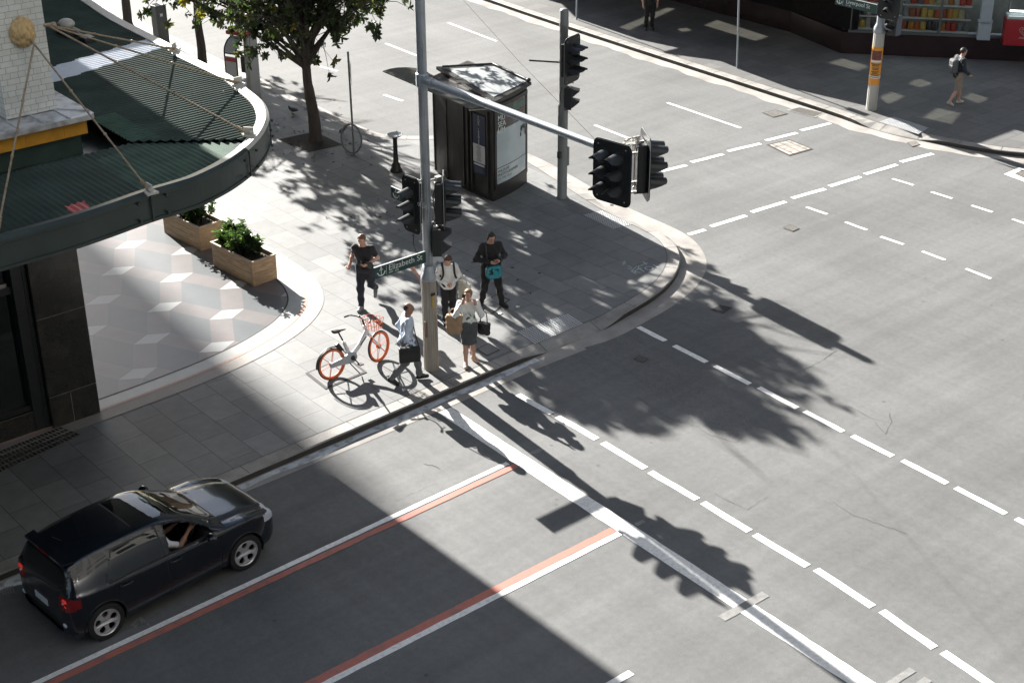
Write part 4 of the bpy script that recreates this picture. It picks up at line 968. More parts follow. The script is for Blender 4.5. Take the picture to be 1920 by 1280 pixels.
cover([(1700, 268), (1716, 265), (1726, 272), (1710, 276)], .003, 'small cover set into the far gutter below the ramp', mats=[DARK, IRONL, DARK])
cover([(575, 703), (682, 686), (692, 698), (612, 727)] if False else [(572, 700), (650, 668), (688, 698), (610, 730)], PAV+.001, 'paved inspection cover under the bicycle', mats=[DARK, PAVE, DARK])
cover([(893, 655), (917, 643), (937, 657), (913, 668)], PAV+.001, 'dark stone cover just behind the woman in a skirt', mats=[DARK, PAVE, DARK])
cover([(890, 578), (930, 552), (957, 562), (922, 590)], PAV+.001, 'square paved cover at the feet of the man in black', mats=[DARK, PAVE, DARK])
def tactile(px, z, nx, ny, label, m=STUD, group='tactile pads at the crossing ramps', keep=lambda i, j: True):
    q = [G(*p, z) for p in px]; mb = MB()
    for i in range(nx):
        for j in range(ny):
            if not keep(i, j): continue
            u, v = (i+.5)/nx, (j+.5)/ny; p = q[0]*(1-u)*(1-v)+q[1]*u*(1-v)+q[2]*u*v+q[3]*(1-u)*v
            mb.lathe([(.021, 0), (.019, .006), (.012, .008)], (p.x, p.y, z+.001), 7)
    mb.add([tuple(p+Vector((0, 0, .0015))) for p in q], [(0, 1, 2, 3)], 1)
    o = mb.build('tactile_pad', [m, PAVE]); return tag(o, label, 'tactile pad', group)
tactile([(970, 622), (1065, 588), (1094, 607), (1003, 645)], PAV+.002, 24, 11, 'rectangle of steel dots at the ramp on the long street')
tactile([(1092, 403), (1130, 395), (1186, 421), (1150, 430)], PAV+.002, 10, 18, 'dots at the ramp in shade on the rounded corner')
tactile([(1648, 229), (1676, 219), (1742, 240), (1722, 252)], PAV+.002, 13, 22, 'pale dots at the ramp below the far corner shop', STUD)
# ramps are slightly paler flat panels
# grey-tiled light grate at the foot of the building
mb = MB(); q = [G(*p, PAV) for p in ((-70, 872), (112, 800), (152, 815), (-40, 905))]
mb.sheet([(p.x, p.y) for p in q], PAV+.006, 0)
for i in range(26):
    for j in range(4):
        u0, u1, v0, v1 = (i+.14)/26, (i+.86)/26, (j+.12)/4, (j+.88)/4; f = lambda u, v: q[0]*(1-u)*(1-v)+q[1]*u*(1-v)+q[2]*u*v+q[3]*(1-u)*v
        mb.sheet([f(u0, v0).to_2d()[:], f(u1, v0).to_2d()[:], f(u1, v1).to_2d()[:], f(u0, v1).to_2d()[:]], PAV+.0095, 1)
tag(mb.build('pavement_grate', [IRONL, mk('light_grate_glass', (.02, .022, .02), .25)]), 'iron grate of small dark squares at the foot of the granite pier', 'grate')
# graffiti-like utility paint on the rounded pavement
mb = MB()
for a, b in (((1166, 491), (1174, 495)), ((1172, 490), (1168, 497)), ((1178, 498), (1185, 503)), ((1176, 503), (1186, 506)), ((1186, 507), (1194, 499)), ((1190, 508), (1200, 503)), ((1196, 505), (1198, 498)), ((1200, 499), (1214, 493)), ((1206, 491), (1213, 497))): strip(mb, G2(*a, PAV), G2(*b, PAV), .03, PAV+.005, rag=.004)
struct(mb.build('paint_mark', mk('utility_paint', (.34, .40, .42), .7)))
text('RTO1', .30, Matrix.Translation((G(1186, 512, PAV).x, G(1186, 512, PAV).y, PAV+.006)) @ Matrix.Rotation(R_(-8), 4, 'Z'), mk('utility_paint_white', (.42, .48, .5), .7), 'paint_lettering', None, ext=.0005)['kind'] = 'structure'
for k, (x, y) in enumerate(((971, 575), (939, 588), (985, 463), (660, 690), (1135, 370))):
    mb = MB(); mb.lathe([(.05, 0), (.05, .006)], n=12); p = G(x, y, PAV+.002); tag(mb.build('survey_disc', SIGNE, None, tuple(p)), 'small pale metal disc set in the paving', 'disc', 'metal discs in the paving')
# soil square and pavement dirt patches round the main tree
p = [G(*q, PAV) for q in ((522, 262), (575, 287), (643, 272), (590, 247))]
mb = MB(); mb.sheet([(q.x, q.y) for q in p], PAV+.006); struct(mb.build('soil', mk('tree_pit_soil', (.030, .026, .022), .9, var=.5, vscale=14, bump=.8, bscale=40)))

# ================================================================ corner shop on the far side
MARO = mk('shop_maroon_tile', (.030, .015, .016), .25, var=.25, vscale=1.5, spec=.5); DKW = mk('shop_dark_wall', (.014, .012, .012), .85, var=.3, spec=.15)
shop = thing('corner_shop', 'dark maroon tiled corner shop with lit snack window', 'shop', (0, 0, 0))
s0 = G(1480, 60, PAV); s1 = G(1575, 100, PAV); s2 = G(1925, 116, PAV)
sw_ = [(s0.x+.2, 70), (s0.x, s0.y), (s1.x, s1.y), (s2.x, s2.y), (s2.x+14, s2.y-13)]
def wallrun(mb, pts, z0, z1, th=.3, mi=0):
    b = offset_line(pts, th)
    n = len(pts); vs = [(p[0], p[1], z) for z in (z0, z1) for p in pts]+[(p[0], p[1], z) for z in (z0, z1) for p in b]
    mb.add(vs, [(i, i+1, n+i+1, n+i) for i in range(n-1)]+[(2*n+i+1, 2*n+i, 3*n+i, 3*n+i+1) for i in range(n-1)]+[(n+i, n+i+1, 3*n+i+1, 3*n+i) for i in range(n-1)], mi)
    for e in (0, n-1): mb.add([vs[e], vs[n+e], vs[3*n+e], vs[2*n+e]], [(0, 1, 2, 3), (3, 2, 1, 0)][:1], mi)
mb = MB(); wallrun(mb, sw_, PAV-.02, .86, .28); mb.build('base_wall', MARO, shop)
mb = MB(); wallrun(mb, [(sw_[0][0]+6, 70)]+[(p[0]+6, p[1]) for p in sw_[1:]], 4.2, 55, .3); mb.build('upper_wall', BLOCK, shop)
mb = MB(); wallrun(mb, [sw_[0], sw_[1], (s1.x*.95+s2.x*.05, s1.y*.95+s2.y*.05)], .87, 3.29, .28); mb.build('wall', DKW, shop)
e1 = Vector((s2.x-s1.x, s2.y-s1.y, 0)); Lw = e1.length; e1.normalize(); Mw = frame((s1.x, s1.y, 0), e1, (0, 0, 1))
mb = MB()
for x in (.28, 1.85, 3.15, 5.3): mb.box((x, 2.05, -.08), (.07, 2.4, .12), Mw)
mb.box((2.9, .90, -.05), (5.4, .06, .18), Mw); wf = mb.build('window', mk('shop_window_frame', (.10, .11, .105), .5), shop)
mb = MB(); mb.box((2.8, 2.08, -.10), (5.0, 2.3, .008), Mw); mb.build('pane', mk('clear_glass', (1, 1, 1), .02, trans=1.0, ior=1.1, spec=.5), wf)
mb = MB(); mb.box((3, 2.0, -1.3), (6.5, 2.6, .06), Mw); mb.build('interior_wall', mk('shop_back', (.16, .18, .17), .7, var=.3, vscale=3), shop)
mb = MB()
for z in (.93, 1.36, 1.80, 2.24): mb.box((2.2, z-.02, -.55), (3.9, .025, .5), Mw)
shelf = mb.build('display_shelf', mk('shelf_pale', (.45, .48, .45), .5), shop)
lamp = bpy.data.materials.new('shop_light'); nt, N, L, b_ = nodes(lamp); b_.inputs['Emission Color'].default_value = (.85, 1, .95, 1); b_.inputs['Emission Strength'].default_value = .9
mb = MB(); mb.box((2.4, 3.2, -.6), (4.2, .03, .5), Mw); mb.build('ceiling_light', lamp, shop)
cols = [(.42, .05, .03), (.5, .22, .04), (.55, .42, .08), (.5, .5, .46), (.35, .1, .05), (.25, .27, .28), (.55, .12, .04), (.1, .1, .1), (.5, .48, .3)]
SN = [mk('packet_%s' % n, tuple(v*.62 for v in c), .35, var=.3, vscale=18) for n, c in zip(('red', 'orange', 'yellow', 'silver', 'brown', 'grey', 'scarlet', 'black', 'cream'), cols)]
names = ('red', 'orange', 'yellow', 'silver', 'brown', 'grey', 'scarlet', 'black', 'cream')
pk = 0
for z in (.93, 1.36, 1.80):
    for x in np.arange(.45, 4.1, .20):
        if 1.74 < x < 1.96: continue
        i = random.randrange(9); h = random.uniform(.24, .32); w = .17
        mb = MB(); mb.tube([(0, 0, 0), (0, 0, .04), (0, 0, h*.5), (0, 0, h-.04), (0, 0, h)], [w*.56, w*.6, w*.62, w*.58, w*.5], 8, flat=.35)
        P = Mw @ Vector((x+random.uniform(-.02, .02), z-.005, -.40-random.uniform(0, .12)))
        o = mb.build('snack_packet', SN[i], None, tuple(P), math.atan2(e1.y, e1.x)+random.uniform(-.2, .2)+math.pi/2); tag(o, '%s snack packet standing on the %s shelf of the corner shop window' % (names[i], {.93: 'bottom', 1.36: 'middle', 1.80: 'upper'}[z]), 'packet', 'snack packets in the shop window'); pk += 1
# grey rubbish/phone cabinet and the red freezer stand just inside the open right bay
c = Mw @ Vector((4.55, 0, .02)); t = thing('cabinet', 'pale grey narrow cabinet standing beside the red freezer', 'cabinet', (c.x, c.y, PAV+.0), math.atan2(e1.y, e1.x))
mb = MB(); mb.box((0, -.18, 1.05), (.42, .32, .60), bev=.01); mb.box((0, -.15, 1.95), (.36, .26, 1.2), bev=.01); mb.build('body', mk('cabinet_grey', (.36, .41, .45), .5, var=.08), t); mb = MB(); mb.prism([(-.24, 0), (.24, 0), (0, -.1)], 0, .34, M=Matrix.Translation((0, -.0, 1.36)) @ Matrix.Rotation(R_(90), 4, 'X')); mb.build('lip', mk('cabinet_trim', (.3, .34, .38), .5), t)
c = Mw @ Vector((5.75, 0, .10)); t = thing('freezer', 'red ice cream chest freezer with pale heart logo and lit glass lid', 'freezer', (c.x, c.y, PAV+.72), math.atan2(e1.y, e1.x))
FR = mk('freezer_red', (.36, .012, .02), .35, var=.08); FW = mk('freezer_white', (.62, .60, .60), .4)
mb = MB(); mb.box((.15, -.35, .42), (1.55, .66, .84), bev=.02); mb.build('body', FR, t)
mb = MB(); mb.box((.15, -.35, .90), (1.5, .6, .10), bev=.02); mb.build('lid', mk('freezer_lid', (.45, .5, .5), .2), t)
tube = bpy.data.materials.new('freezer_tube'); nt, N, L, b_ = nodes(tube); b_.inputs['Emission Color'].default_value = (.9, 1, .98, 1); b_.inputs['Emission Strength'].default_value = 1.2
mb = MB(); mb.tube([(-.5, -.3, 1.05), (.8, -.3, 1.05)], .03, 8); mb.build('light_tube', tube, t)
def heart(s): return [(s*16*math.sin(a)**3/17, s*(13*math.cos(a)-5*math.cos(2*a)-2*math.cos(3*a)-math.cos(4*a))/17, 0) for a in [i*2*math.pi/32 for i in range(33)]]
Mf = frame((-.02, -.686, .50), (1, 0, 0), (0, 0, 1)); mb = MB()
for s in (.16, .085): mb.tube([Mf @ Vector(p) for p in heart(s)], .016 if s > .1 else .013, 6, cap=False, flat=.4)
mb.build('logo', FW, t); text('STREETS', .075, Mf @ Matrix.Translation((0, -.23, .002)), FW, 'lettering', t, align='CENTER', ext=.001)
# unseen shop awning overhead, edge and gaps cut to shape the shade and sun patches
ZSA = 4.0
def up(px, z=ZSA):
    g = G(*px, PAV); s = (z-PAV)/math.tan(SUN_EL); return (g.x+math.cos(SUN_AZ)*s, g.y+math.sin(SUN_AZ)*s)
edge = [(1760, 262), (1690, 226), (1650, 205), (1480, 165), (1352, 115), (1250, 101), (1284, 93), (1200, 75), (1088, 37), (1060, 10)]
e_ = [up(p) for p in edge]; e_ = [(e_[0][0], up((1840, 268))[1])] + e_
out = e_ + [(e_[-1][0], 75), (60, 75), (60, e_[0][1])]
quads = [[(1160, 52), (1250, 15), (1277, 18), (1188, 60)], [(1320, 48), (1345, 38), (1450, 72), (1425, 80)], [(1552, 118), (1580, 110), (1640, 128), (1620, 137)], [(1700, 157), (1725, 148), (1760, 160), (1738, 168)], [(1650, 182), (1672, 172), (1708, 185), (1672, 202)], [(1730, 222), (1757, 203), (1815, 215), (1797, 237)], [(1805, 183), (1830, 172), (1870, 188), (1845, 198)], [(1270, 55), (1290, 52), (1305, 60), (1285, 64)]]
holes = [[up(p) for p in q] for q in quads]
from mathutils.geometry import tessellate_polygon
SKYG = bpy.data.materials.new('sun_patch_tint'); nt, N, L, b_ = nodes(SKYG); tb = N.new('ShaderNodeBsdfTransparent'); tb.inputs[0].default_value = (.24, .24, .21, 1); L.new(tb.outputs[0], N['Material Output'].inputs[0])  # tinted panes added in the awning gaps to dim the sun patches
mb = MB(); gl = MB(); ys = np.arange(min(p[1] for p in e_), 62, .06)
def cross(poly, y):
    h = []
    for i in range(len(poly)):
        a, b = poly[i-1], poly[i]
        if (a[1] > y) != (b[1] > y): h.append(a[0]+(b[0]-a[0])*(y-a[1])/(b[1]-a[1]))
    return sorted(h)
def slab_row(m, x0, x1, y0, y1):
    m.add([(x, y, z) for z in (ZSA, ZSA-.12) for x, y in ((x0, y0), (x1, y0), (x1, y1), (x0, y1))], [(0, 1, 2, 3), (7, 6, 5, 4), (0, 4, 5, 1), (3, 2, 6, 7), (0, 3, 7, 4), (1, 5, 6, 2)])
for y in ys:
    h = cross(out, y+.03)
    if len(h) < 2: continue
    cuts = sorted([tuple(c[:2]) for c in (cross(q, y+.03) for q in holes) if len(c) >= 2]); x = h[0]
    for a, b in cuts:
        if a > x: slab_row(mb, x, a, y, y+.06)
        gl.add([(a, y, ZSA-.02), (b, y, ZSA-.02), (b, y+.06, ZSA-.02), (a, y+.06, ZSA-.02)], [(0, 1, 2, 3)]); x = max(x, b)
    slab_row(mb, x, 46, y, y+.06)
sa = mb.build('shop_awning', DKW, shop); gl.build('sun_patch_pane', SKYG, sa)
# other street fronts that stand round the junction (beyond the picture): they close the sky and throw back light
DGL = mk('dark_glass_front', (.018, .024, .032), .3, spec=.5)
def facade(name, label, c, size, m):
    mb = MB(); mb.box((0, 0, size[2]/2+6.5), (size[0], size[1], size[2]-13)); t = thing(name, label, 'building', c); mb.build('wall', m, t)
    mb = MB(); mb.box((0, 0, 6.5), (size[0]-.3, size[1]-.3, 13)); mb.build('shopfront', DGL, t)
    wb = MB(); fm = 1 if size[0] > size[1] else 0
    for k in range(int((size[2]-14)/3.6)):
        for s in np.arange(-max(size[0], size[1])/2+2, max(size[0], size[1])/2-1, 3.4):
            for sg in (-1, 1):
                if fm: wb.box((s, sg*(size[1]/2), 15.0+3.6*k), (1.7, .1, 2.1))
                else: wb.box((sg*(size[0]/2), s, 15.0+3.6*k), (.1, 1.7, 2.1))
    wb.build('window', GLASS, t); return t
facade('office_block', 'sandstone office block across the long street, behind the viewer', (-5, -19, 0), (85, 20, 66), mk('sandstone_front', (.15, .148, .142), .8, var=.12, vscale=.4))
facade('office_block', 'grey office block across the junction beyond the right edge', (66, -14, 0), (40, 25, 56), mk('grey_front', (.25, .25, .25), .8, var=.12, vscale=.4))
# ================================================================ trees and planters
BARK = mk('bark', (.062, .052, .045), .85, var=.3, vscale=4, stretch=(4, 4, .6), bump=.6, bscale=12, fine=.2, fscale=30)
def leafm(n, c, t=.34):
    m = mk(n, c, .32, var=.25, vscale=3, spec=.6)
    nt = m.node_tree; N, L = nt.nodes, nt.links; b = N['Principled BSDF']; tr = N.new('ShaderNodeBsdfTranslucent'); tr.inputs[0].default_value = (c[0]*1.6, c[1]*1.9, c[2]*.8, 1)
    mx = N.new('ShaderNodeMixShader'); mx.inputs[0].default_value = t; out = N['Material Output']; L.new(b.outputs[0], mx.inputs[1]); L.new(tr.outputs[0], mx.inputs[2]); L.new(mx.outputs[0], out.inputs[0]); return m
LF = [leafm('leaf_dark', (.034, .050, .028)), leafm('leaf_mid', (.052, .070, .036)), leafm('leaf_olive', (.080, .082, .036)), leafm('leaf_yellow', (.22, .17, .03))]
def leaf_faces(mb, base, d, up, ln, w, mi):
    d = d.normalized(); s = d.cross(up)
    if s.length < 1e-3: s = d.cross(Vector((1, 0, 0)))
    s.normalize(); u = s.cross(d)
    p = lambda f, k, z: base+d*ln*f+s*w*k+u*(w*z)
    mb.add([base, p(.30, .85, .40), p(.68, .95, .35), p(1.0, 0, -.5), p(.68, -.95, .35), p(.30, -.85, .40)], [(0, 1, 2, 3), (0, 3, 4, 5)], mi)
LIT = [[(1070, 470), (1122, 455), (1160, 530), (1172, 574), (1118, 580)], [(395, 395), (500, 385), (560, 392), (605, 425), (545, 450), (640, 478), (668, 510), (690, 600), (660, 700), (400, 620)],
    [(690, 285), (780, 252), (835, 258), (835, 335), (762, 335), (722, 312)], [(540, 120), (1010, 30), (1010, 330), (870, 235), (800, 248), (680, 240), (600, 195)], [(560, 700), (700, 590), (800, 640), (960, 690), (900, 760), (600, 860)]]
SHADE_ROAD = [(930, 722), (1000, 655), (1180, 592), (1290, 505), (1365, 556), (1395, 612), (1450, 650), (1520, 700), (1562, 740), (1568, 800), (1480, 826), (1390, 802), (1345, 818), (1300, 752), (1228, 802), (1100, 792), (1000, 752)]
def keeps_light(p):
    """True when a leaf clump at p would shade a spot that is in the sun: that is where the crown has its gaps"""
    t = (p.z-.05)/math.tan(SUN_EL); g = Vector((p.x-math.cos(SUN_AZ)*t, p.y-math.sin(SUN_AZ)*t, .05)); q = pr(g)
    if any(in_poly(q, l) for l in LIT): return True
    if g.y > 21 and math.sin(g.x*4.6+1.4*math.sin(g.y*1.9))*math.sin(g.y*2.1+1.8*math.sin(g.x*2.7)) > (.05 if q[1] > 585 else .24): return True
    if g.y < 20.8 or (g.x > 22 and g.y < 23 and q[1] > 500): return not in_poly(q, SHADE_ROAD)
    return False
def rosette(mb, p, axis, n, ln, mi):
    for k in range(n):
        a = 2*math.pi*(k+random.random()*.6)/n
        t = axis.cross(Vector((.3, .8, .5))).normalized(); b = axis.cross(t)
        d = (t*math.cos(a)+b*math.sin(a))*random.uniform(.6, 1)+axis*random.uniform(.15, .8)
        l = ln*random.uniform(.7, 1.2); leaf_faces(mb, p+axis*random.uniform(-.06, .06), d, axis, l, l*.23, mi if random.random() > .15 else random.choice((0, 1, 2)))
def tree(px, label, trunk_h, crown_c, crown_r, n_limb, n_tw, seed, leaf=.19, trunk_r=.17, lean=(0, 0), droop=.3, wood_crown=True):
    random.seed(seed); p0 = G(px[0], px[1], PAV); t = thing('street_tree', label, 'tree', tuple(p0))
    tm = MB(); top = Vector((lean[0], lean[1], trunk_h))
    tm.tube(catmull([(0, 0, -.02), (lean[0]*.2+.02, lean[1]*.2, trunk_h*.3), (lean[0]*.6-.02, lean[1]*.6, trunk_h*.65), tuple(top), tuple(top+Vector((.05, .02, crown_c[2]-trunk_h+.6)))], 4), [trunk_r*1.35]+[trunk_r*(1.12-.28*i/8) for i in range(12)]+[trunk_r*(.75-.5*i/4) for i in range(4)], 12)
    lb = MB(); cm = MB(); C = Vector(crown_c)
    for i in range(n_limb):
        a = 2*math.pi*i/n_limb+random.uniform(-.3, .3); el = random.uniform(-.75, 1.25)
        e = C+Vector((math.cos(a)*math.cos(el)*crown_r[0], math.sin(a)*math.cos(el)*crown_r[1], math.sin(el)*crown_r[2]))*random.uniform(.62, .98)
        s = top+Vector((0, 0, random.uniform(-.3, max(.2, (crown_c[2]-trunk_h)*.9)))) if el > -.2 else top+Vector((0, 0, random.uniform(-.2, .5)))
        mid = s.lerp(e, .5)+Vector((random.uniform(-.25, .25), random.uniform(-.25, .25), .35))
        path = catmull([tuple(s), tuple(mid), tuple(e)], 5); lb.tube(path, [.065-.055*k/(len(path)-1) for k in range(len(path))], 6)
        for j in range(n_tw):
            f = random.uniform(.35, 1.05); q = path[min(len(path)-1, int(f*(len(path)-1)))]
            off = Vector((random.gauss(0, .55), random.gauss(0, .55), random.gauss(-.1, .42)))*random.uniform(.6, 1.25)
            if off.length < .15: continue
            w = q+off; 
            if w.z < 1.75: w.z = 1.75+random.random()*.3
            if keeps_light(w+p0) or random.random() < .15*(w.z < 4.4): continue
            lb.tube([q, q.lerp(w, .5)+Vector((0, 0, .08)), w], [.014, .009, .005], 4, cap=False)
            mi = random.choices((0, 1, 2, 3), (5, 4, 2, .15))[0]
            ax = (off.normalized()+Vector((0, 0, .5))).normalized()
            rosette(cm, w, ax, random.randint(7, 10), leaf, mi)
            for r in range(2):
                if random.random() < .45*(w.z < 4.4): continue
                w2 = q.lerp(w, random.uniform(.3, .85))+Vector((random.gauss(0, .16), random.gauss(0, .16), random.gauss(0, .12)))
                if keeps_light(w2+p0): continue
                rosette(cm, w2, (ax+Vector((random.gauss(0, .5), random.gauss(0, .5), 0))).normalized(), random.randint(5, 8), leaf*.9, mi)
    tr = tm.build('trunk', BARK, t, sharp=60); lb.build('branch', BARK, t); cm.build('crown', LF, t); return t
tree((592, 264), 'leafy street tree with a bare straight trunk standing in a square soil pit', 2.3, (-.1, .1, 6.0), (4.4, 3.9, 3.8), 60, 44, 11, leaf=.20, lean=(-.15, .0), trunk_r=.165)
tree((380, 124), 'street tree behind the main one, dark trunk, olive leaves over the awning edge', 2.2, (-.5, -.6, 4.4), (3.2, 3.4, 2.8), 34, 30, 23, leaf=.20, trunk_r=.14)
tree((240, 48), 'farthest street tree, only its trunk seen at the top left edge', 3.2, (.0, -.4, 5.6), (3.2, 3.2, 2.4), 26, 28, 31, trunk_r=.15)
random.seed(5)
fm = MB()
for k in range(130):
    x, y = random.choice(((560, 270), (620, 300), (520, 240), (700, 400), (900, 520), (660, 270)))
    p = G(x+random.gauss(0, 60), y+random.gauss(0, 28), PAV+.014)
    if p.x > 25 or p.y < 21.4: continue
    a = random.uniform(0, 6.28); leaf_faces(fm, p, Vector((math.cos(a), math.sin(a), .05)), Vector((0, 0, 1)), random.uniform(.06, .12), .022, random.choice((0, 1)))
fl_ = fm.build('fallen_leaves', [mk('dry_leaf', (.10, .065, .03), .8), mk('dry_leaf_dark', (.05, .035, .02), .8)]); fl_['kind'] = 'stuff'; fl_['label'] = 'dry fallen leaves scattered on the paving under the trees'; fl_['category'] = 'leaves'
WOOD = mk('planter_wood', (.46, .32, .19), .6, var=.25, vscale=3, stretch=(1.2, 1.2, 9), fine=.15, fscale=25, dirt=(.22, .13, .06), damt=.4, dscale=4)
WOODT = mk('planter_rim', (.47, .38, .27), .6, var=.2, vscale=6)
SOIL = mk('planter_soil', (.03, .024, .018), .95, var=.4, vscale=20, bump=.8, bscale=50)
PL = [leafm('shrub_dark', (.035, .062, .028)), leafm('shrub_mid', (.058, .095, .04)), leafm('shrub_light', (.095, .14, .06)), leafm('shrub_lime', (.13, .15, .05))]
def planter(c, rot, w, l, h, label, plabel, seed):
    t = thing('planter_box', label, 'planter', (c[0], c[1], PAV+.011), rot, 'wooden planters by the entrance')
    mb = MB(); th = .03; nb = 4; bh = h/nb
    for k in range(nb):
        z = bh*(k+.5)
        for s in (-1, 1): mb.box((s*(w/2-th/2), 0, z), (th, l, bh-.004), bev=.003); mb.box((0, s*(l/2-th/2), z), (w-2*th-.002, th, bh-.004), bev=.003)
    mb.build('boards', WOOD, t)
    mb = MB()
    for s in (-1, 1): mb.box((s*(w/2), 0, h+.012), (.055, l+.055, .024), bev=.004); mb.box((0, s*(l/2), h+.012), (w-.056, .055, .024), bev=.004)
    mb.build('rim', WOODT, t)
    mb = MB(); mb.box((0, 0, h-.10), (w-.07, l-.07, .05)); mb.build('soil', SOIL, t)
    random.seed(seed); p = thing('shrub', plabel, 'plant', (c[0], c[1], PAV+h-.07), rot, 'shrubs in the wooden planters')
    st = MB(); lf = MB()
    for k in range(64):
        b = Vector((random.uniform(-w*.3, w*.3), random.uniform(-l*.36, l*.40), 0)); e = b+Vector((random.gauss(0, .10), random.gauss(.05, .13), random.uniform(.20, .60)))
        st.tube([b, b.lerp(e, .5)+Vector((0, 0, .04)), e], [.010, .007, .004], 5, cap=False)
        mi = random.choices((0, 1, 2, 3), (3, 4, 3, 1))[0]
        for r in range(5): rosette(lf, b.lerp(e, random.uniform(.35, 1.05)), (e-b).normalized(), random.randint(5, 8), .125, mi)
    st.build('stem', BARK, p); lf.build('foliage', PL, p)
planter((15.86, 28.42), R_(3.5), .66, 1.62, .60, 'wooden planter box with a thick green shrub, the nearer one by the apron tip', 'bright green leafy shrub in the nearer wooden planter', 3)
planter((15.98, 31.0), R_(3.5), .66, 1.62, .60, 'wooden planter box half hidden under the awning edge, the farther one', 'green shrub in the farther planter under the awning edge', 4)
# pigeons on the pavement
BIRD = mk('pigeon_grey', (.07, .075, .085), .6, var=.3, vscale=30)
for (x, y, a, lab) in ((549, 213, 150, 'dark pigeon walking on the pavement left of the main tree'), (643, 251, 20, 'small pigeon on the kerb by the tree pit')):
    p = G(x, y, PAV); t = thing('pigeon', lab, 'bird', tuple(p), R_(a), 'pigeons'); mb = MB()
    mb.tube(catmull([(-.17, 0, .09), (-.08, 0, .11), (.02, 0, .13), (.08, 0, .17), (.095, 0, .22), (.13, 0, .225)], 3), [.012, .03, .045, .055, .062, .064, .062, .056, .05, .042, .034, .028, .026, .03, .024, .008], 10)
    mb.tube([(.02, .02, .09), (.02, .02, 0), (.05, .02, 0)], .006, 5); mb.tube([(0, -.02, .09), (-.01, -.02, 0), (.02, -.02, 0)], .006, 5); mb.build('body', BIRD, t)
# ================================================================ people
def surface_nets(f, lo, hi, h):
    """mesh of f<0 on a grid; f takes an (n,3) array"""
    lo = np.array(lo); hi = np.array(hi); n = np.ceil((hi-lo)/h).astype(int)+1
    ax = [lo[i]+h*np.arange(n[i]) for i in range(3)]
    X = np.stack(np.meshgrid(*ax, indexing='ij'), -1); V = f(X.reshape(-1, 3)).reshape(n)
    S = V < 0
    c = np.zeros(n-1, int)
    for i in (0, 1):
        for j in (0, 1):
            for k in (0, 1): c += S[i:n[0]-1+i, j:n[1]-1+j, k:n[2]-1+k]
    act = (c > 0) & (c < 8); idx = -np.ones(n-1, int); cells = np.argwhere(act); idx[act] = np.arange(len(cells))
    acc = np.zeros((len(cells), 3)); cnt = np.zeros(len(cells))
    cor = [(i, j, k) for i in (0, 1) for j in (0, 1) for k in (0, 1)]
    for a in cor:
        for d in range(3):
            if a[d]: continue
            b = list(a); b[d] = 1
            va = V[cells[:, 0]+a[0], cells[:, 1]+a[1], cells[:, 2]+a[2]]; vb = V[cells[:, 0]+b[0], cells[:, 1]+b[1], cells[:, 2]+b[2]]
            m = (va < 0) != (vb < 0); t = np.where(m, va/np.where(m, va-vb, 1), 0)
            p = np.array(a)[None]+np.zeros((len(cells), 3)); p[:, d] += t; acc[m] += p[m]; cnt[m] += 1
    P = lo+h*(cells+acc/cnt[:, None]); F = []
    for d in range(3):
        e, g = [(1, 2), (2, 0), (0, 1)][d]
        s0 = [slice(None)]*3; s1 = [slice(None)]*3; s0[d] = slice(0, -1); s1[d] = slice(1, None)
        ch = S[tuple(s0)] != S[tuple(s1)]; q = np.argwhere(ch); ok = (q[:, e] > 0) & (q[:, g] > 0) & (q[:, e] < n[e]-1) & (q[:, g] < n[g]-1); q = q[ok]
        if not len(q): continue
        def ci(de, dg): r = q.copy(); r[:, e] += de; r[:, g] += dg; return idx[r[:, 0], r[:, 1], r[:, 2]]
        quad = np.stack([ci(-1, -1), ci(0, -1), ci(0, 0), ci(-1, 0)], 1); inside = S[q[:, 0], q[:, 1], q[:, 2]]
        quad[~inside] = quad[~inside][:, ::-1]; F.append(quad)
    F = np.concatenate(F); F = F[(F >= 0).all(1)]
    return P, F
class Sdf:
    def __init__(s, k=.03): s.p = []; s.k = k
    def cone(s, a, b, ra, rb, flat=None): s.p.append(('c', np.array(a, float), np.array(b, float), ra, rb, None)); return s
    def ell(s, c, r, M=None): s.p.append(('e', np.array(c, float), np.array(r, float), 0, 0, None if M is None else np.array(M.to_3x3()))); return s
    def box_bounds(s, pad):
        lo = np.full(3, 9.); hi = -lo
        for t, a, b, ra, rb, M in s.p:
            if t == 'c':
                for q, r in ((a, ra), (b, rb)): lo = np.minimum(lo, q-r); hi = np.maximum(hi, q+r)
            else: lo = np.minimum(lo, a-b.max()); hi = np.maximum(hi, a+b.max())
        return lo-pad, hi+pad
    def __call__(s, X, off=0.0):
        D = None
        for t, a, b, ra, rb, M in s.p:
            if t == 'c':
                ab = b-a; tt = np.clip(((X-a)@ab)/max(ab@ab, 1e-9), 0, 1); d = np.linalg.norm(X-a-tt[:, None]*ab, axis=1)-(ra+(rb-ra)*tt)
            else:
                Y = X-a
                if M is not None: Y = Y@M
                q = np.linalg.norm(Y/b, axis=1); g = np.linalg.norm(Y/(b*b), axis=1); d = q*(q-1)/np.maximum(g, 1e-6)
            d = d-off
            if D is None: D = d
            else:
                hh = np.clip(.5+.5*(d-D)/s.k, 0, 1); D = d*hh+D*(1-hh) if False else (D*hh+d*(1-hh)-s.k*hh*(1-hh))
        return D
def sdf_obj(name, f, lo, hi, h, mats, parent, extra=None, relax=1):
    P, F = surface_nets(f, lo, hi, h)
    mb = MB(); mb.v = [tuple(p) for p in P]; mb.f = [list(q) for q in F]; mb.m = [0]*len(F); mb.sm = [True]*len(F)
    if extra: extra(mb)
    return mb.build(name, mats, parent)
SKIN = mk('skin_fair', (.52, .31, .23), .5, var=.08, vscale=20, sub=.05); SKIND = mk('skin_tan', (.30, .165, .11), .5, var=.08, vscale=20)
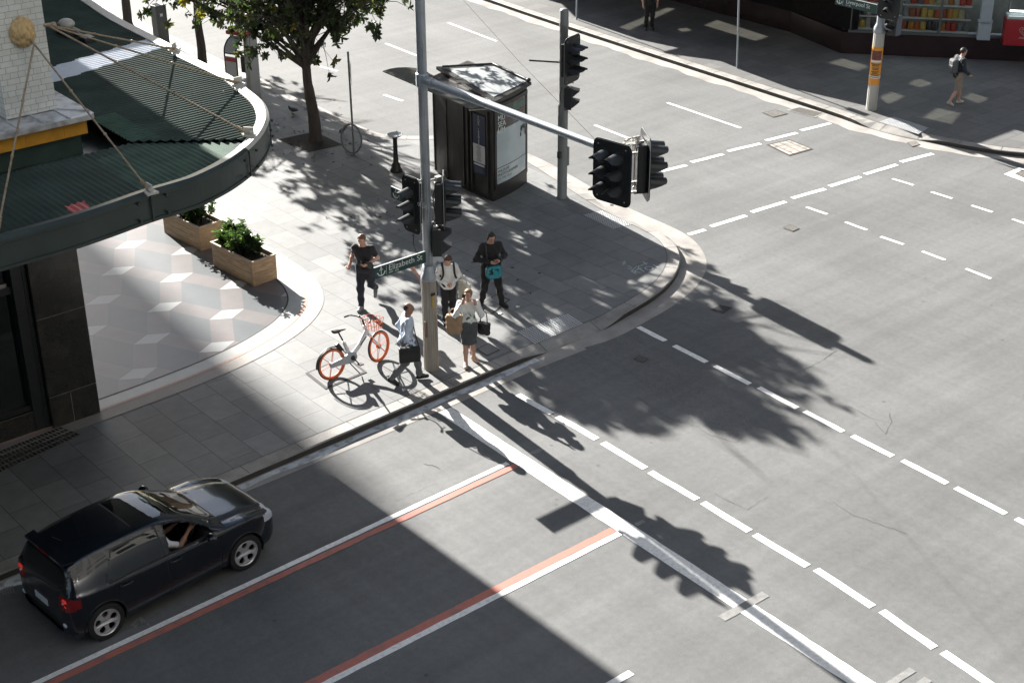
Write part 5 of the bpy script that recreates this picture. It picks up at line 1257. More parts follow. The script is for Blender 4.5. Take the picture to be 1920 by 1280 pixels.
EYE = mk('eye_dark', (.03, .025, .02), .3); LIP = mk('lips', (.36, .15, .13), .5)
def cloth(n, c, var=.22, rough=.85, **k): return mk(n, c, rough, var=var, vscale=6, fine=.12, fscale=45, obj=True, bump=.5, bscale=18, sheen=.1, **k)
DEF = dict(pel=(0, 0, .97), chest=(0, 0, 1.31), neck=(0, 0, 1.49), head=(.02, 0, 1.635),
    hL=(0, .085, .92), hR=(0, -.085, .92), kL=(.02, .10, .50), kR=(.02, -.10, .50), aL=(-.02, .105, .085), aR=(-.02, -.105, .085),
    sL=(0, .178, 1.425), sR=(0, -.178, 1.425), eL=(-.04, .25, 1.14), eR=(-.04, -.25, 1.14), wL=(.05, .25, .89), wR=(.05, -.25, .89), tL=None, tR=None, fL=0, fR=0, pitch=0, yaw=0, twist=0)
def person(label, px, az, pose, height=1.75, skin=SKIN, hair=None, hair_style='short', top=None, bottom=None, shoes=None, sleeve=1.0, legs=1.0, skirt=None, hem=.86, build=1.0, face=True, loc=None, res=.0145, parts=None, glasses=False, no_legs=False, open_shirt=False, female=False):
    J = dict(DEF); J.update(pose); s = height/1.75
    o = thing('person', label, 'person', tuple(loc) if loc is not None else tuple(G(px[0], px[1], PAV)), R_(az), 'people')
    V = lambda k: np.array(J[k], float)*s
    gw = build
    sw = .9 if female else 1.0
    body = Sdf(.035*s); tor = Sdf(.05*s); legS = Sdf(.03*s); armS = Sdf(.02*s); shoe_ = {'L': Sdf(.02*s), 'R': Sdf(.02*s)}; H = Sdf(.018*s)
    pel, ch, nk, hd = V('pel'), V('chest'), V('neck'), V('head')
    fw = np.array([math.cos(J['twist']), math.sin(J['twist']), 0])
    up = (nk-pel)/np.linalg.norm(nk-pel)
    Mt = Matrix(((fw[0], -fw[1], 0), (fw[1], fw[0], 0), (0, 0, 1)))
    for S_ in (body, tor):
        S_.ell(pel, np.array((.115*gw, .165*(1.04 if female else 1)*gw, .13))*s); S_.ell((pel+ch)/2-up*.0, np.array((.105*gw, .142*sw*gw, .16))*s); S_.ell(ch, np.array((.112*gw, .172*sw*gw, .17))*s, Mt)
        S_.cone(V('sL')*.92+ch*.08, V('sR')*.92+ch*.08, .062*s*gw**.5, .062*s*gw**.5)
        S_.cone(ch+up*.12*s, nk, .075*s, .056*s)
        if female:
            for y in (-.075, .075): S_.ell(ch+np.array((.085*fw[0]-y*fw[1], .085*fw[1]+y*fw[0], -.01))*s, np.array((.055, .06, .06))*s)
    for L_ in 'LR':
        h_, k_, a_ = V('h'+L_), V('k'+L_), V('a'+L_)
        if not no_legs:
            for S_ in (body, legS):
                S_.cone(h_, k_, .092*s*gw**.7, .060*s); S_.cone(k_, k_*.55+a_*.45, .058*s, .056*s); S_.cone(k_*.55+a_*.45, a_, .054*s, .037*s)
                if S_ is legS: S_.ell(pel, np.array((.118*gw, .168*gw, .12))*s)
            td = J['t'+L_] if J['t'+L_] is not None else (1, .12 if L_ == 'L' else -.12, 0); td = np.array(td, float); td /= np.linalg.norm(td)
            heel = a_-td*.035*s+np.array((0, 0, -.045*s)); toe = a_+td*.155*s+np.array((0, 0, -.055*s))
            for S_ in (body, shoe_[L_]): S_.cone(heel, toe, .038*s, .032*s); S_.cone(a_, a_+td*.08*s+np.array((0, 0, -.035*s)), .038*s, .035*s)
        sh, e_, w_ = V('s'+L_), V('e'+L_), V('w'+L_)
        for S_ in (body, armS): S_.cone(sh, e_, .052*s*gw**.5, .041*s); S_.cone(e_, e_*.6+w_*.4, .042*s, .040*s); S_.cone(e_*.6+w_*.4, w_, .039*s, .027*s)
    # head in its own frame
    Rh = (Matrix.Rotation(J['yaw'], 3, 'Z') @ Matrix.Rotation(J['pitch'], 3, 'Y'))
    hp = lambda x, y, z: hd+np.array(Rh @ Vector((x*s, y*s, z*s)))
    Rn = np.array(Rh)
    def he(S_, c, r): S_.ell(hp(*c), np.array(r)*s, Rh)
    for S_ in (body, H):
        he(S_, (-.012, 0, .030), (.092, .073, .085)); he(S_, (.022, 0, -.035), (.066, .058, .078)); he(S_, (.045, 0, -.092), (.026, .028, .024))
    body.cone(nk-up*.03*s, hd+np.array((-.02, 0, -.06))*s, .056*s, .052*s)
    he(body, (.094, 0, -.018), (.018, .013, .022)); he(body, (.080, 0, .034), (.014, .05, .012))
    for y in (-1, 1): he(body, (-.008, y*.074, -.012), (.022, .010, .032))
    # hands: palm in the surface, five fingers added to the same mesh
    fing = []
    for L_ in 'LR':
        e_, w_ = V('e'+L_), V('w'+L_); d = (w_-e_)/np.linalg.norm(w_-e_)
        if J.get('hd'+L_) is not None: d = np.array(J['hd'+L_], float); d /= np.linalg.norm(d)
        side = np.cross(d, [0, 0, 1.]); 
        if np.linalg.norm(side) < .3: side = np.array((1., 0, 0))
        side /= np.linalg.norm(side)
        if abs(d[2]) > .75: side = np.array((1., 0, 0))-d*d[0]; side /= np.linalg.norm(side)
        nrm = np.cross(side, d); inw = nrm*(1 if (nrm[1]*(-1 if L_ == 'L' else 1) > 0 or abs(d[2]) < .75) else -1)
        if J.get('pa'+L_) is not None: inw = np.array(J['pa'+L_], float)
        body.cone(w_, w_+d*.075*s, .030*s, .036*s); 
        fing.append((w_, d, side, inw, J['f'+L_]))
    lo, hi = body.box_bounds(.03)
    def extra(mb):
        for w_, d, side, inw, curl in fing:
            for i, (o_, ln) in enumerate(((-.026, .068), (-.009, .080), (.009, .075), (.026, .060))):
                b = w_+d*.078*s+side*o_*s; c1 = .25+curl*1.0; c2 = .5+curl*1.6
                p1 = b+(d*math.cos(c1)+inw*math.sin(c1))*ln*.5*s; p2 = p1+(d*math.cos(c2)+inw*math.sin(c2))*ln*.5*s
                mb.tube([Vector(b-d*.02*s), Vector(b), Vector(p1), Vector(p2)], [.010*s, .0098*s, .0088*s, .007*s], 6)
            b = w_+d*.02*s+side*.03*s; mb.tube([Vector(b), Vector(b+(side*.75+d*.6+inw*.3)*.035*s), Vector(b+(side*.75+d*1.4+inw*.6)*.055*s)], [.012*s, .011*s, .008*s], 6)
        if face:
            for y in (-.031, .031): mb.ell(tuple(hp(.083, y, .012)), (.010*s, .012*s, .008*s), 7, 5, 1)
            mb.ell(tuple(hp(.086, 0, -.060)), (.008*s, .022*s, .006*s), 8, 4, 2)
            for y in (-.031, .031): mb.ell(tuple(hp(.089, y, .036)), (.006*s, .019*s, .004*s), 7, 4, 1)
    sdf_obj('body', body, lo, hi, res*s*.9, [skin, EYE, LIP], o, extra)
    # clothes
    if top:
        T = Sdf(.04*s); T.p = list(tor.p); 
        for L_ in 'LR':
            sh, e_, w_ = V('s'+L_), V('e'+L_), V('w'+L_); T.cone(sh, e_, .050*s*gw**.5, .046*s)
            if sleeve > .5: T.cone(e_, e_+(w_-e_)*min(1, (sleeve-.5)*2), .050*s, .040*s)
        lo, hi = T.box_bounds(.05); lo[2] = min(lo[2], hem*s-.05)
        hemS = Sdf(.05*s); T.cone(pel+np.array((0, 0, (hem-.97)*s*.4)), np.array((pel[0], pel[1], (hem+.06)*s)), .128*s*gw, .135*s*gw)
        cut = {L_: (V('s'+L_), V('e'+L_)) for L_ in 'LR'}
        rs_ = np.random.default_rng(len(label)); ph = rs_.uniform(0, 6, 6)
        def ft(X):
            fold = .009*np.sin(X[:, 2]*38/s+ph[0]+3*np.sin(X[:, 1]*14+ph[1]))*np.clip((1.25*s-X[:, 2])/.3, .15, 1)+.006*np.sin(X[:, 1]*45+X[:, 2]*22+ph[2])
            d = T(X)-.010*s-fold
            d = np.maximum(d, hem*s-X[:, 2])
            if sleeve <= .5:
                for L_ in 'LR':
                    a, b = cut[L_]; ab = b-a; u = ((X-a)@ab)/(ab@ab); near = np.linalg.norm(X-a-np.clip(u, 0, 1.2)[:, None]*ab, axis=1) < .11*s
                    d = np.where(near & (u > sleeve*2) & (u > .3), np.maximum(d, (u-sleeve*2)*.3), d)
            nd = (X-nk)@up; d = np.maximum(d, np.where(np.linalg.norm((X-nk)-nd[:, None]*up, axis=1) < .09*s, nd+.005, -9))
            if open_shirt: d = np.where((X[:, 2] > ch[2]) & (np.abs(X[:, 1]) < (X[:, 2]-ch[2])*.35) & (X[:, 0] > .04), 1., d)
            return d
        sdf_obj('top', ft, lo, hi, res*s, top if isinstance(top, list) else [top], o, parts.get('top') if parts else None)
    if bottom:
        B = Sdf(.03*s); lo_k = []
        B.ell(pel, np.array((.120*gw, .172*gw, .125))*s)
        for L_ in 'LR':
            h_, k_, a_ = V('h'+L_), V('k'+L_), V('a'+L_)
            if skirt: continue
            B.cone(h_, k_, .098*s*gw**.7, .070*s); 
            if legs > .6: B.cone(k_, a_+(k_-a_)*.05, .068*s, .056*s)
            else: B.cone(k_, k_+(a_-k_)*max(.0, legs-.5), .072*s, .074*s)
        if skirt:
            B.cone(pel, (np.array(J['kL'])*s+np.array(J['kR'])*s)/2+np.array((0, 0, .02*s)), .14*s, .115*s)
            for L_ in 'LR': B.cone(V('h'+L_), V('k'+L_)+np.array((0, 0, .0)), .10*s, .080*s)
        lo, hi = B.box_bounds(.04); wz = 1.06*s
        rs_ = np.random.default_rng(len(label)+5); ph = rs_.uniform(0, 6, 6)
        def fb(X):
            d = B(X)-.010*s-.008*np.sin(X[:, 2]*30/s+ph[0]+2*np.sin(X[:, 1]*20+ph[1]))*np.clip((.9*s-X[:, 2])/.3, .2, 1)
            d = np.maximum(d, X[:, 2]-wz)
            if skirt: d = np.maximum(d, skirt*s-X[:, 2])
            elif legs <= .6:
                for L_ in 'LR':
                    pass
                d = np.maximum(d, (.92-.42*legs*2+.02)*s-X[:, 2])
            return d
        sdf_obj('skirt' if skirt else ('shorts' if legs <= .6 else 'trousers'), fb, lo, hi, res*s, [bottom], o)
    if shoes and not no_legs:
        for L_ in 'LR':
            lo, hi = shoe_[L_].box_bounds(.03)
            sdf_obj('shoe', (lambda S_: (lambda X: S_(X)-.008*s))(shoe_[L_]), lo, hi, res*.8*s, [shoes], o)
    if hair:
        lo, hi = H.box_bounds(.10)
        Ri = np.array(Rh)
        bun = Sdf(.02)
        if hair_style == 'tied': bun.ell(hp(-.115, 0, .0), np.array((.04, .04, .045))*s, Rh)
        if hair_style == 'bob': bun.ell(hp(-.03, 0, -.02), np.array((.098, .088, .11))*s, Rh)
        def fh(X):
            Y = (X-hd)@Ri/s; d = H(X)
            vol = {'short': .012, 'bald': .006, 'tied': .013, 'bob': .02, 'cap': .016}[hair_style]
            d = d-vol*s-.004*np.sin(Y[:, 0]*90)*np.sin(Y[:, 1]*80+Y[:, 2]*40)
            if bun.p: d = np.minimum(d, bun(X))
            face_cut = np.maximum(Y[:, 0]-(.055 if hair_style != 'bald' else .0)-(Y[:, 2]-.075)*.55, 0)
            lowcut = -.035 if hair_style in ('short', 'cap', 'tied') else (-.05 if hair_style == 'bald' else -.10)
            k = np.where((Y[:, 0] > .028+(.035 if hair_style != 'bob' else .02)*(Y[:, 2] > .066)) & (Y[:, 2] < .084), .03, -1)
            k = np.maximum(k, np.where((Y[:, 2] < lowcut-.0*Y[:, 0]) | ((Y[:, 0] > .0) & (Y[:, 2] < .0) & (hair_style != 'bob')), .03, -1))
            if hair_style == 'bald': k = np.maximum(k, np.where((Y[:, 2] > .05-Y[:, 0]*.75) | (Y[:, 0] > .005), .03, -1))
            return np.maximum(d, k*s)
        sdf_obj('hair', fh, lo, hi, .011*s, [hair], o)
    o['_'] = 0; del o['_']
    return o, s, J, hp
HB = mk('hair_brown', (.055, .032, .022), .6, var=.25, vscale=40); HK = mk('hair_black', (.022, .018, .016), .5, var=.25, vscale=40); HG = mk('hair_ginger', (.17, .085, .045), .6, var=.2, vscale=40); HA = mk('hair_auburn', (.085, .04, .024), .6, var=.25, vscale=40); HBL = mk('hair_blonde', (.22, .14, .075), .6, var=.3, vscale=40)
SHB = mk('shoe_black', (.016, .016, .017), .45); SHG = mk('shoe_grey', (.20, .205, .21), .7, var=.3, vscale=20); SHW = mk('shoe_cream', (.55, .47, .40), .6, var=.2, vscale=20); SHN = mk('shoe_nude', (.50, .33, .25), .5)
def loc_to_world(o, p): 
    M = Matrix.Translation(o.location) @ Matrix.Rotation(o.rotation_euler.z, 4, 'Z'); return M @ Vector(p)
def strap(mb, pts, w=.018, mi=0): mb.tube(catmull(pts, 5), w, 6, mi, flat=.3)
# 1 man in a pale blue shirt walking right with a black shoulder bag
o, s, J, hp = person('balding man in pale blue shirt and grey trousers walking with a black shoulder bag', (765, 716), -32,
    dict(pel=(0, 0, .94), chest=(.03, 0, 1.29), neck=(.04, 0, 1.47), head=(.07, 0, 1.62), hL=(0, .085, .89), hR=(0, -.085, .89), kL=(.20, .09, .50), aL=(.24, .09, .10), kR=(-.04, -.10, .49), aR=(-.34, -.10, .16), tR=(1, 0, -.55), tL=(1, .05, .08),
         sL=(.02, .175, 1.41), sR=(.04, -.175, 1.41), eL=(-.12, .26, 1.14), wL=(-.02, .28, .90), eR=(-.02, -.27, 1.13), wR=(.12, -.30, .93), fR=.5), 1.76, SKIND, HK, 'bald', cloth('shirt_pale_blue', (.52, .60, .72)), cloth('trousers_grey', (.15, .155, .16)), SHB, sleeve=.95, build=1.12)
mb = MB(); fr = Matrix.Translation((.03, -.355, .80)) @ Matrix.Rotation(R_(4), 4, 'Z')
mb.box((0, 0, 0), (.42, .10, .33), fr, bev=.025); mb.box((0, -.053, -.03), (.36, .02, .22), fr, bev=.008); mb.tube([fr @ Vector(p) for p in ((-.07, 0, .16), (-.06, 0, .20), (.06, 0, .20), (.07, 0, .16))], .012, 6)
strap(mb, [(-.16, -.34, .95), (-.10, -.24, 1.25), (.0, -.12, 1.485), (.0, -.06, 1.50), (.12, -.02, 1.38), (.17, -.20, 1.15), (.22, -.34, .95)], .017)
b = mb.build('shoulder_bag', mk('bag_black_nylon', (.012, .012, .013), .6, bump=.2, bscale=60)); b.location = o.location; b.rotation_euler.z = o.rotation_euler.z; tag(b, 'flat black laptop bag hanging at the hip of the man in pale blue', 'bag')
# 2 man in black walking towards the viewer holding a tablet
o, s, J, hp = person('ginger haired man in black polo shirt striding with a tablet', (688, 577), -140,
    dict(pel=(0, 0, .94), chest=(.05, 0, 1.28), neck=(.07, 0, 1.46), head=(.12, 0, 1.60), pitch=.35, yaw=-.15, hL=(0, .085, .90), hR=(0, -.085, .90), kL=(-.10, .09, .50), aL=(-.46, .08, .28), tL=(.75, .1, -.75), kR=(.10, -.09, .49), aR=(.10, -.09, .085),
         sL=(.05, .178, 1.40), sR=(.05, -.178, 1.40), eL=(-.03, .28, 1.15), wL=(.20, .10, 1.10), eR=(-.13, -.27, 1.17), wR=(.04, -.31, .98), fL=.4, fR=.7), 1.84, SKIN, HG, 'short', cloth('polo_black', (.018, .019, .023)), cloth('trousers_navy', (.018, .022, .032)), SHG, sleeve=.36, build=1.08)
mb = MB(); mb.box((0, 0, 0), (.20, .27, .012), Matrix.Translation((.235, .10, 1.155)) @ Matrix.Rotation(R_(-68), 4, 'Y') @ Matrix.Rotation(R_(12), 4, 'Z'), bev=.004); t_ = mb.build('tablet', mk('tablet_black', (.012, .012, .013), .25)); t_.location = o.location; t_.rotation_euler.z = o.rotation_euler.z; tag(t_, 'thin black tablet held to the chest by the striding man', 'tablet')
# 3 woman in a white jumper with a rucksack
WHT = cloth('jumper_white', (.72, .72, .71)); 
o, s, J, hp = person('woman in white jumper with dark rucksack straps looking down at her hands', (842, 604), -118,
    dict(head=(.07, 0, 1.61), pitch=.62, eL=(-.03, .27, 1.16), wL=(.21, .05, 1.08), eR=(-.03, -.27, 1.16), wR=(.21, -.05, 1.07), fL=.8, fR=.8, kL=(.02, .09, .5), kR=(.04, -.09, .5), aR=(.02, -.10, .085)), 1.62, SKIN, HA, 'bob', WHT, cloth('trousers_black', (.014, .014, .016)), SHB, sleeve=.97, hem=.90, build=1.06, female=True)
mb = MB(); mb.box((-.21, 0, 1.16*s), (.17, .27, .40), bev=.05)
for y in (-.115, .115): strap(mb, [(-.14, y, 1.40*s), (-.02, y*1.08, 1.525*s), (.10, y*1.05, 1.43*s), (.145, y*1.1, 1.28*s), (.06, y*1.6, 1.08*s), (-.12, y, 1.02*s)], .022)
b = mb.build('rucksack', mk('rucksack_charcoal', (.02, .021, .025), .7, bump=.2)); b.location = o.location; b.rotation_euler.z = o.rotation_euler.z; tag(b, 'dark rucksack worn over the white jumper', 'rucksack')
TOTE = mk('tote_canvas', (.58, .55, .46), .9, var=.1, vscale=8, bump=.4, bscale=14)
def soft_bag(name, m, c, size, rot, label, cat, straps=None, seed=0):
    S_ = Sdf(.05); a, b_, h_ = size
    for x in (-1, 1):
        for z in (-1, 1): S_.ell((x*a*.28, 0, z*h_*.27), (a*.32, b_*.5, h_*.34))
    S_.ell((0, 0, -h_*.1), (a*.5, b_*.62, h_*.42))
    lo, hi = S_.box_bounds(.04); rr = np.random.default_rng(seed).uniform(0, 6, 3)
    f = lambda X: np.maximum(S_(X)-.006*np.sin(X[:, 0]*40+rr[0]+X[:, 2]*20)-.005*np.sin(X[:, 2]*55+rr[1]), X[:, 2]-h_*.44)
    o_ = sdf_obj(name, f, lo, hi, .013, [m], None, (lambda mb: [mb.tube(catmull(p, 4), .011, 6) for p in straps]) if straps else None)
    o_.location = c; o_.rotation_euler.z = rot; return tag(o_, label, cat)
soft_bag('tote_bag', TOTE, tuple(loc_to_world(o, (.06, .345, .74))), (.36, .15, .46), o.rotation_euler.z+R_(20), 'cream canvas tote on the arm of the woman in white', 'bag', [[(-.10, 0, .18), (-.06, 0, .34), (.06, 0, .34), (.10, 0, .18)]], 1)
# 4 woman in a grey skirt on the phone
BL = mk('blouse_white', (.72, .72, .69), .8, obj=True, bump=.25, bscale=26)
nt = BL.node_tree; N, L = nt.nodes, nt.links; b_ = N['Principled BSDF']; tc = N.new('ShaderNodeTexCoord'); n1 = N.new('ShaderNodeTexNoise'); n1.inputs['Scale'].default_value = 13; n1.inputs['Detail'].default_value = 3; L.new(tc.outputs['Object'], n1.inputs['Vector'])
cr = N.new('ShaderNodeValToRGB'); cr.color_ramp.elements[0].position = .50; cr.color_ramp.elements[1].position = .56; L.new(n1.outputs['Fac'], cr.inputs[0])
sp = N.new('ShaderNodeSeparateXYZ'); L.new(tc.outputs['Object'], sp.inputs[0]); mr = N.new('ShaderNodeMapRange'); mr.inputs['From Min'].default_value = 1.24; mr.inputs['From Max'].default_value = 1.14; L.new(sp.outputs['Z'], mr.inputs['Value'])
mm = N.new('ShaderNodeMath'); mm.operation = 'MULTIPLY'; L.new(cr.outputs[0], mm.inputs[0]); L.new(mr.outputs[0], mm.inputs[1])
mx = N.new('ShaderNodeMix'); mx.data_type = 'RGBA'; mx.inputs['A'].default_value = (.72, .72, .69, 1); mx.inputs['B'].default_value = (.06, .13, .10, 1); L.new(mm.outputs[0], mx.inputs['Factor']); L.new(mx.outputs['Result'], b_.inputs['Base Color'])
o, s, J, hp = person('woman in leaf print white blouse and dark grey skirt talking on a phone', (880, 681), -125,
    dict(yaw=-.45, head=(.03, 0, 1.635), eR=(.10, -.28, 1.19), wR=(.14, -.12, 1.50), eL=(.10, .27, 1.19), wL=(.14, .14, 1.46), fL=.6, fR=.6, kL=(.02, .075, .50), kR=(.03, -.075, .50), aL=(-.14, .10, .095), aR=(.12, -.08, .095), tL=(1, .55, 0), tR=(1, -.1, 0), hdR=(-.1, .25, 1), hdL=(-.1, -.1, 1)), 1.68, SKIN, HBL, 'tied', BL, cloth('skirt_grey', (.075, .08, .085)), SHN, sleeve=.93, skirt=.50, hem=.99, female=True, open_shirt=False)
mb = MB(); mb.box((0, 0, 0), (.012, .07, .145), Matrix.Translation((.115, -.095, 1.555)) @ Matrix.Rotation(R_(-35), 4, 'Z'), bev=.004); t_ = mb.build('mobile_phone', BLACK); t_.location = o.location; t_.rotation_euler.z = o.rotation_euler.z; tag(t_, 'black mobile phone at the ear of the woman in a skirt', 'phone')
soft_bag('shopping_bag', mk('bag_tan', (.36, .24, .15), .75, var=.15, vscale=8, bump=.3, bscale=14), tuple(loc_to_world(o, (.02, -.29, .95))), (.30, .15, .42), o.rotation_euler.z+R_(75), 'tan brown bag over the arm of the woman in a skirt', 'bag', [[(-.10, 0, .18), (-.05, 0, .30), (.05, 0, .30), (.10, 0, .18)]], 2)
soft_bag('handbag', mk('bag_black_leather', (.014, .014, .015), .4, var=.1), tuple(loc_to_world(o, (.0, .31, .80))), (.24, .12, .27), o.rotation_euler.z+R_(60), 'small black handbag hanging at the left of the grey skirt', 'bag', [[(-.08, 0, .10), (-.05, 0, .34), (.05, 0, .34), (.08, 0, .10)]], 3)
# 5 man in black with a turquoise satchel
JK = cloth('jacket_black', (.013, .013, .014)); 
o, s, J, hp = person('heavy man in black wearing headphones and looking at a phone', (921, 574), -112,
    dict(head=(.06, 0, 1.62), pitch=.38, yaw=.15, eL=(-.02, .32, 1.14), wL=(.25, .10, 1.16), eR=(-.02, -.32, 1.14), wR=(.25, -.06, 1.14), fL=.7, fR=.7, kL=(.03, .16, .50), kR=(.0, -.14, .50), aL=(.06, .22, .09), aR=(-.10, -.19, .09), tL=(.9, .5, 0), tR=(.9, -.5, 0), hL=(0, .10, .92), hR=(0, -.10, .92)), 1.80, SKIN, HK, 'short', JK, cloth('trousers_jet', (.012, .012, .013)), SHB, sleeve=.97, hem=.84, build=1.22)
mb = MB()
for y in (-.085, .085): mb.ell(tuple(hp(.0, y*1.0, -.01)), (.035, .018, .04), 10, 7)
mb.tube([Vector(hp(0, .09*math.cos(a), .10*math.sin(a)+.005)) for a in [i*math.pi/10 for i in range(11)]], .010, 6); b = mb.build('headphones', BLACK); b.location = o.location; b.rotation_euler.z = o.rotation_euler.z; tag(b, 'black headphones on the man looking at a phone', 'headphones')
mb = MB(); mb.box((0, 0, 0), (.07, .012, .13), Matrix.Translation((.345, .02, 1.20)) @ Matrix.Rotation(R_(60), 4, 'Y') @ Matrix.Rotation(R_(90), 4, 'Z'), bev=.004); b = mb.build('mobile_phone', BLACK); b.location = o.location; b.rotation_euler.z = o.rotation_euler.z; tag(b, 'dark phone held in both hands by the man in black', 'phone')
TQ = mk('satchel_turquoise', (.035, .28, .34), .35, var=.2, vscale=14, obj=True)
sb = thing('satchel', 'shiny turquoise satchel with dark figures hung in front of the man in black', 'bag', tuple(o.location), o.rotation_euler.z)
Ms = frame((.215, .0, .93), (0, 1, 0), (0, 0, 1)); mb = MB(); mb.prism([(x*1.0, y) for x, y in rrect(.36, .31, .10, 6)], -.03, .04, 0, Ms); mb.build('pouch', mk('satchel_blue', (.03, .12, .16), .4), sb)
mb = MB(); mb.prism(rrect(.335, .28, .09, 6), .042, .05, 0, Ms); fl = mb.build('flap', TQ, sb)
mb = MB()
for cx_, cy_, r1, r2 in ((-.07, .03, .03, .05), (-.09, -.03, .045, .02), (-.04, -.02, .02, .045), (.06, .06, .06, .015), (.08, .03, .015, .04), (-.11, .05, .012, .02), (-.05, .085, .02, .018)): mb.ell((cx_, cy_, .051), (r1, r2, .004), 9, 4, 0, Ms)
mb.build('print', BLACK, fl)
mb = MB(); strap(mb, [(.20, -.15, 1.08), (.19, -.15, 1.3), (.06, -.13, 1.53), (-.08, -.05, 1.5), (-.17, .1, 1.25), (-.05, .24, 1.05), (.19, .16, 1.05)], .018); mb.build('strap', BLACK, sb)
# 6 person hidden behind the pole, elbows out
person('person mostly hidden behind the tall pole, pale shirt, elbows out', (806, 590), -122, dict(eL=(-.02, .40, 1.20), wL=(.10, .22, 1.02), eR=(-.02, -.38, 1.20), wR=(.10, -.24, 1.02), fL=.4, fR=.4), 1.70, SKIN, HB, 'short', cloth('shirt_grey_blue', (.50, .54, .60)), cloth('trousers_slate', (.04, .042, .05)), SHB, sleeve=.28)
# 7 man with a rucksack at the far corner
o, s, J, hp = person('man in dark top and beige shorts with rucksack walking past the shop', (1789, 197), -22,
    dict(pel=(0, 0, .95), chest=(.04, 0, 1.30), neck=(.06, 0, 1.48), head=(.09, 0, 1.62), kL=(.17, .09, .52), aL=(.20, .09, .09), kR=(-.02, -.10, .50), aR=(-.26, -.10, .16), tR=(1, 0, -.5), eR=(.02, -.27, 1.14), wR=(.20, -.25, .98), eL=(-.08, .27, 1.14), wL=(.04, .28, .92), fR=.5, fL=.5), 1.78, SKIN, HK, 'short', cloth('hoodie_navy', (.022, .026, .034)), cloth('shorts_beige', (.30, .24, .185)), SHW, sleeve=.95, legs=.56, build=1.08)
mb = MB(); mb.box((-.20, 0, 1.24), (.20, .30, .44), bev=.07); mb.box((-.295, 0, 1.16), (.05, .22, .24), bev=.02); strap(mb, [(-.12, -.12, 1.42), (.0, -.125, 1.535), (.14, -.12, 1.40), (.10, -.16, 1.15), (-.1, -.15, 1.05)], .02); strap(mb, [(-.12, .12, 1.42), (.0, .125, 1.535), (.14, .12, 1.40), (.10, .16, 1.15), (-.1, .15, 1.05)], .02)
b = mb.build('rucksack', mk('rucksack_grey', (.10, .105, .11), .6, bump=.2)); b.location = o.location; b.rotation_euler.z = o.rotation_euler.z; tag(b, 'grey rucksack on the back of the man in beige shorts', 'rucksack')
SOCK = mk('sock_white', (.62, .62, .62), .9)
# 8, 9 walkers at the top of the picture
person('person in black top and black trousers at the top edge of the far pavement', (1217, 56), -125, dict(kL=(.03, .10, .5), aR=(-.05, -.11, .085), eL=(-.04, .27, 1.14), eR=(-.04, -.27, 1.14)), 1.80, SKIN, HK, 'short', cloth('tshirt_black', (.015, .015, .016)), cloth('trousers_black2', (.013, .013, .014)), SHB, sleeve=.3)
o, s, J, hp = person('person in white shirt and dark shorts with long white socks by the shop wall', (1508, 57), -100, dict(kL=(.05, .08, .5), aL=(.04, .06, .085), kR=(.0, -.08, .5), aR=(-.06, -.06, .085)), 1.70, SKIN, HB, 'short', cloth('shirt_white2', (.62, .63, .65)), cloth('shorts_dark', (.016, .018, .022)), SHB, sleeve=.3, legs=.52)
for L_ in 'LR':
    sk_ = Sdf(.02); a_, k_ = np.array(J['a'+L_])*s, np.array(J['k'+L_])*s; sk_.cone(a_, a_+(k_-a_)*.55, .041*s, .056*s)
    lo, hi = sk_.box_bounds(.03); sdf_obj('sock', sk_, lo, hi, .013, [SOCK], o)
# ================================================================ car
PAINT = mk('car_paint_black', (.008, .011, .017), .22, .1, coat=.8, coatr=.06, spec=.5, var=.1, vscale=2)
CGL = mk('car_glass', (.006, .008, .010), .03, spec=.9); TRIM = mk('car_trim_black', (.010, .010, .011), .45)
TYRE = mk('tyre_rubber', (.014, .014, .014), .8, var=.2, vscale=20); ALLOY = mk('alloy_silver', (.62, .62, .62), .28, .75, var=.05)
TAIL = mk('tail_lamp_red', (.20, .010, .012), .12, spec=.8); HEADL = mk('head_lamp', (.50, .54, .60), .15); PLATE = mk('number_plate', (.50, .52, .55), .4); SEATM = mk('seat_fabric', (.02, .02, .022), .8, bump=.2)
LAMPW = mk('lamp_clear', (.5, .55, .62), .15)
BR = bpy.data.materials.new('brake_lamp_lit'); _nt, N, L, b_ = nodes(BR); b_.inputs['Base Color'].default_value = (.5, .02, .02, 1); b_.inputs['Emission Color'].default_value = (1, .06, .04, 1); b_.inputs['Emission Strength'].default_value = .06
rw, fw_ = G(203, 1192), G(458, 1064)
hd_ = math.atan2(fw_.y-rw.y, fw_.x-rw.x); dirv = Vector((math.cos(hd_), math.sin(hd_), 0)); lft = Vector((-dirv.y, dirv.x, 0))
mid = (rw+fw_)/2 + lft*.80 - dirv*.04
car = thing('parked_car' if False else 'car', 'black hatchback in the shade with silver alloy wheels and open driver window', 'car', (mid.x, mid.y, 0), hd_)
XF, XR = 1.33, -1.25
def it(x, xs, ys): return float(np.interp(x, xs, ys))
def smooth_curve(pts, n=10): return [(p.x, p.y) for p in catmull([(a, b, 0) for a, b in pts], n)]
topc = smooth_curve([(-2.06, .46), (-2.055, .62), (-2.02, .80), (-1.98, .96), (-1.88, 1.18), (-1.76, 1.36), (-1.5, 1.42), (-1.0, 1.468), (-.4, 1.485), (.0, 1.462), (.30, 1.390), (.65, 1.21), (1.0, 1.015), (1.10, .985), (1.5, .935), (1.85, .855), (2.02, .765), (2.11, .64), (2.14, .48)])
wid = smooth_curve([(-2.06, .60), (-2.0, .74), (-1.85, .82), (-1.5, .865), (-1.0, .878), (0, .882), (1.0, .878), (1.5, .855), (1.8, .80), (2.0, .70), (2.1, .56), (2.14, .44)])
TX, TZ = zip(*topc); WX, WW = zip(*wid)
TAILK = .70
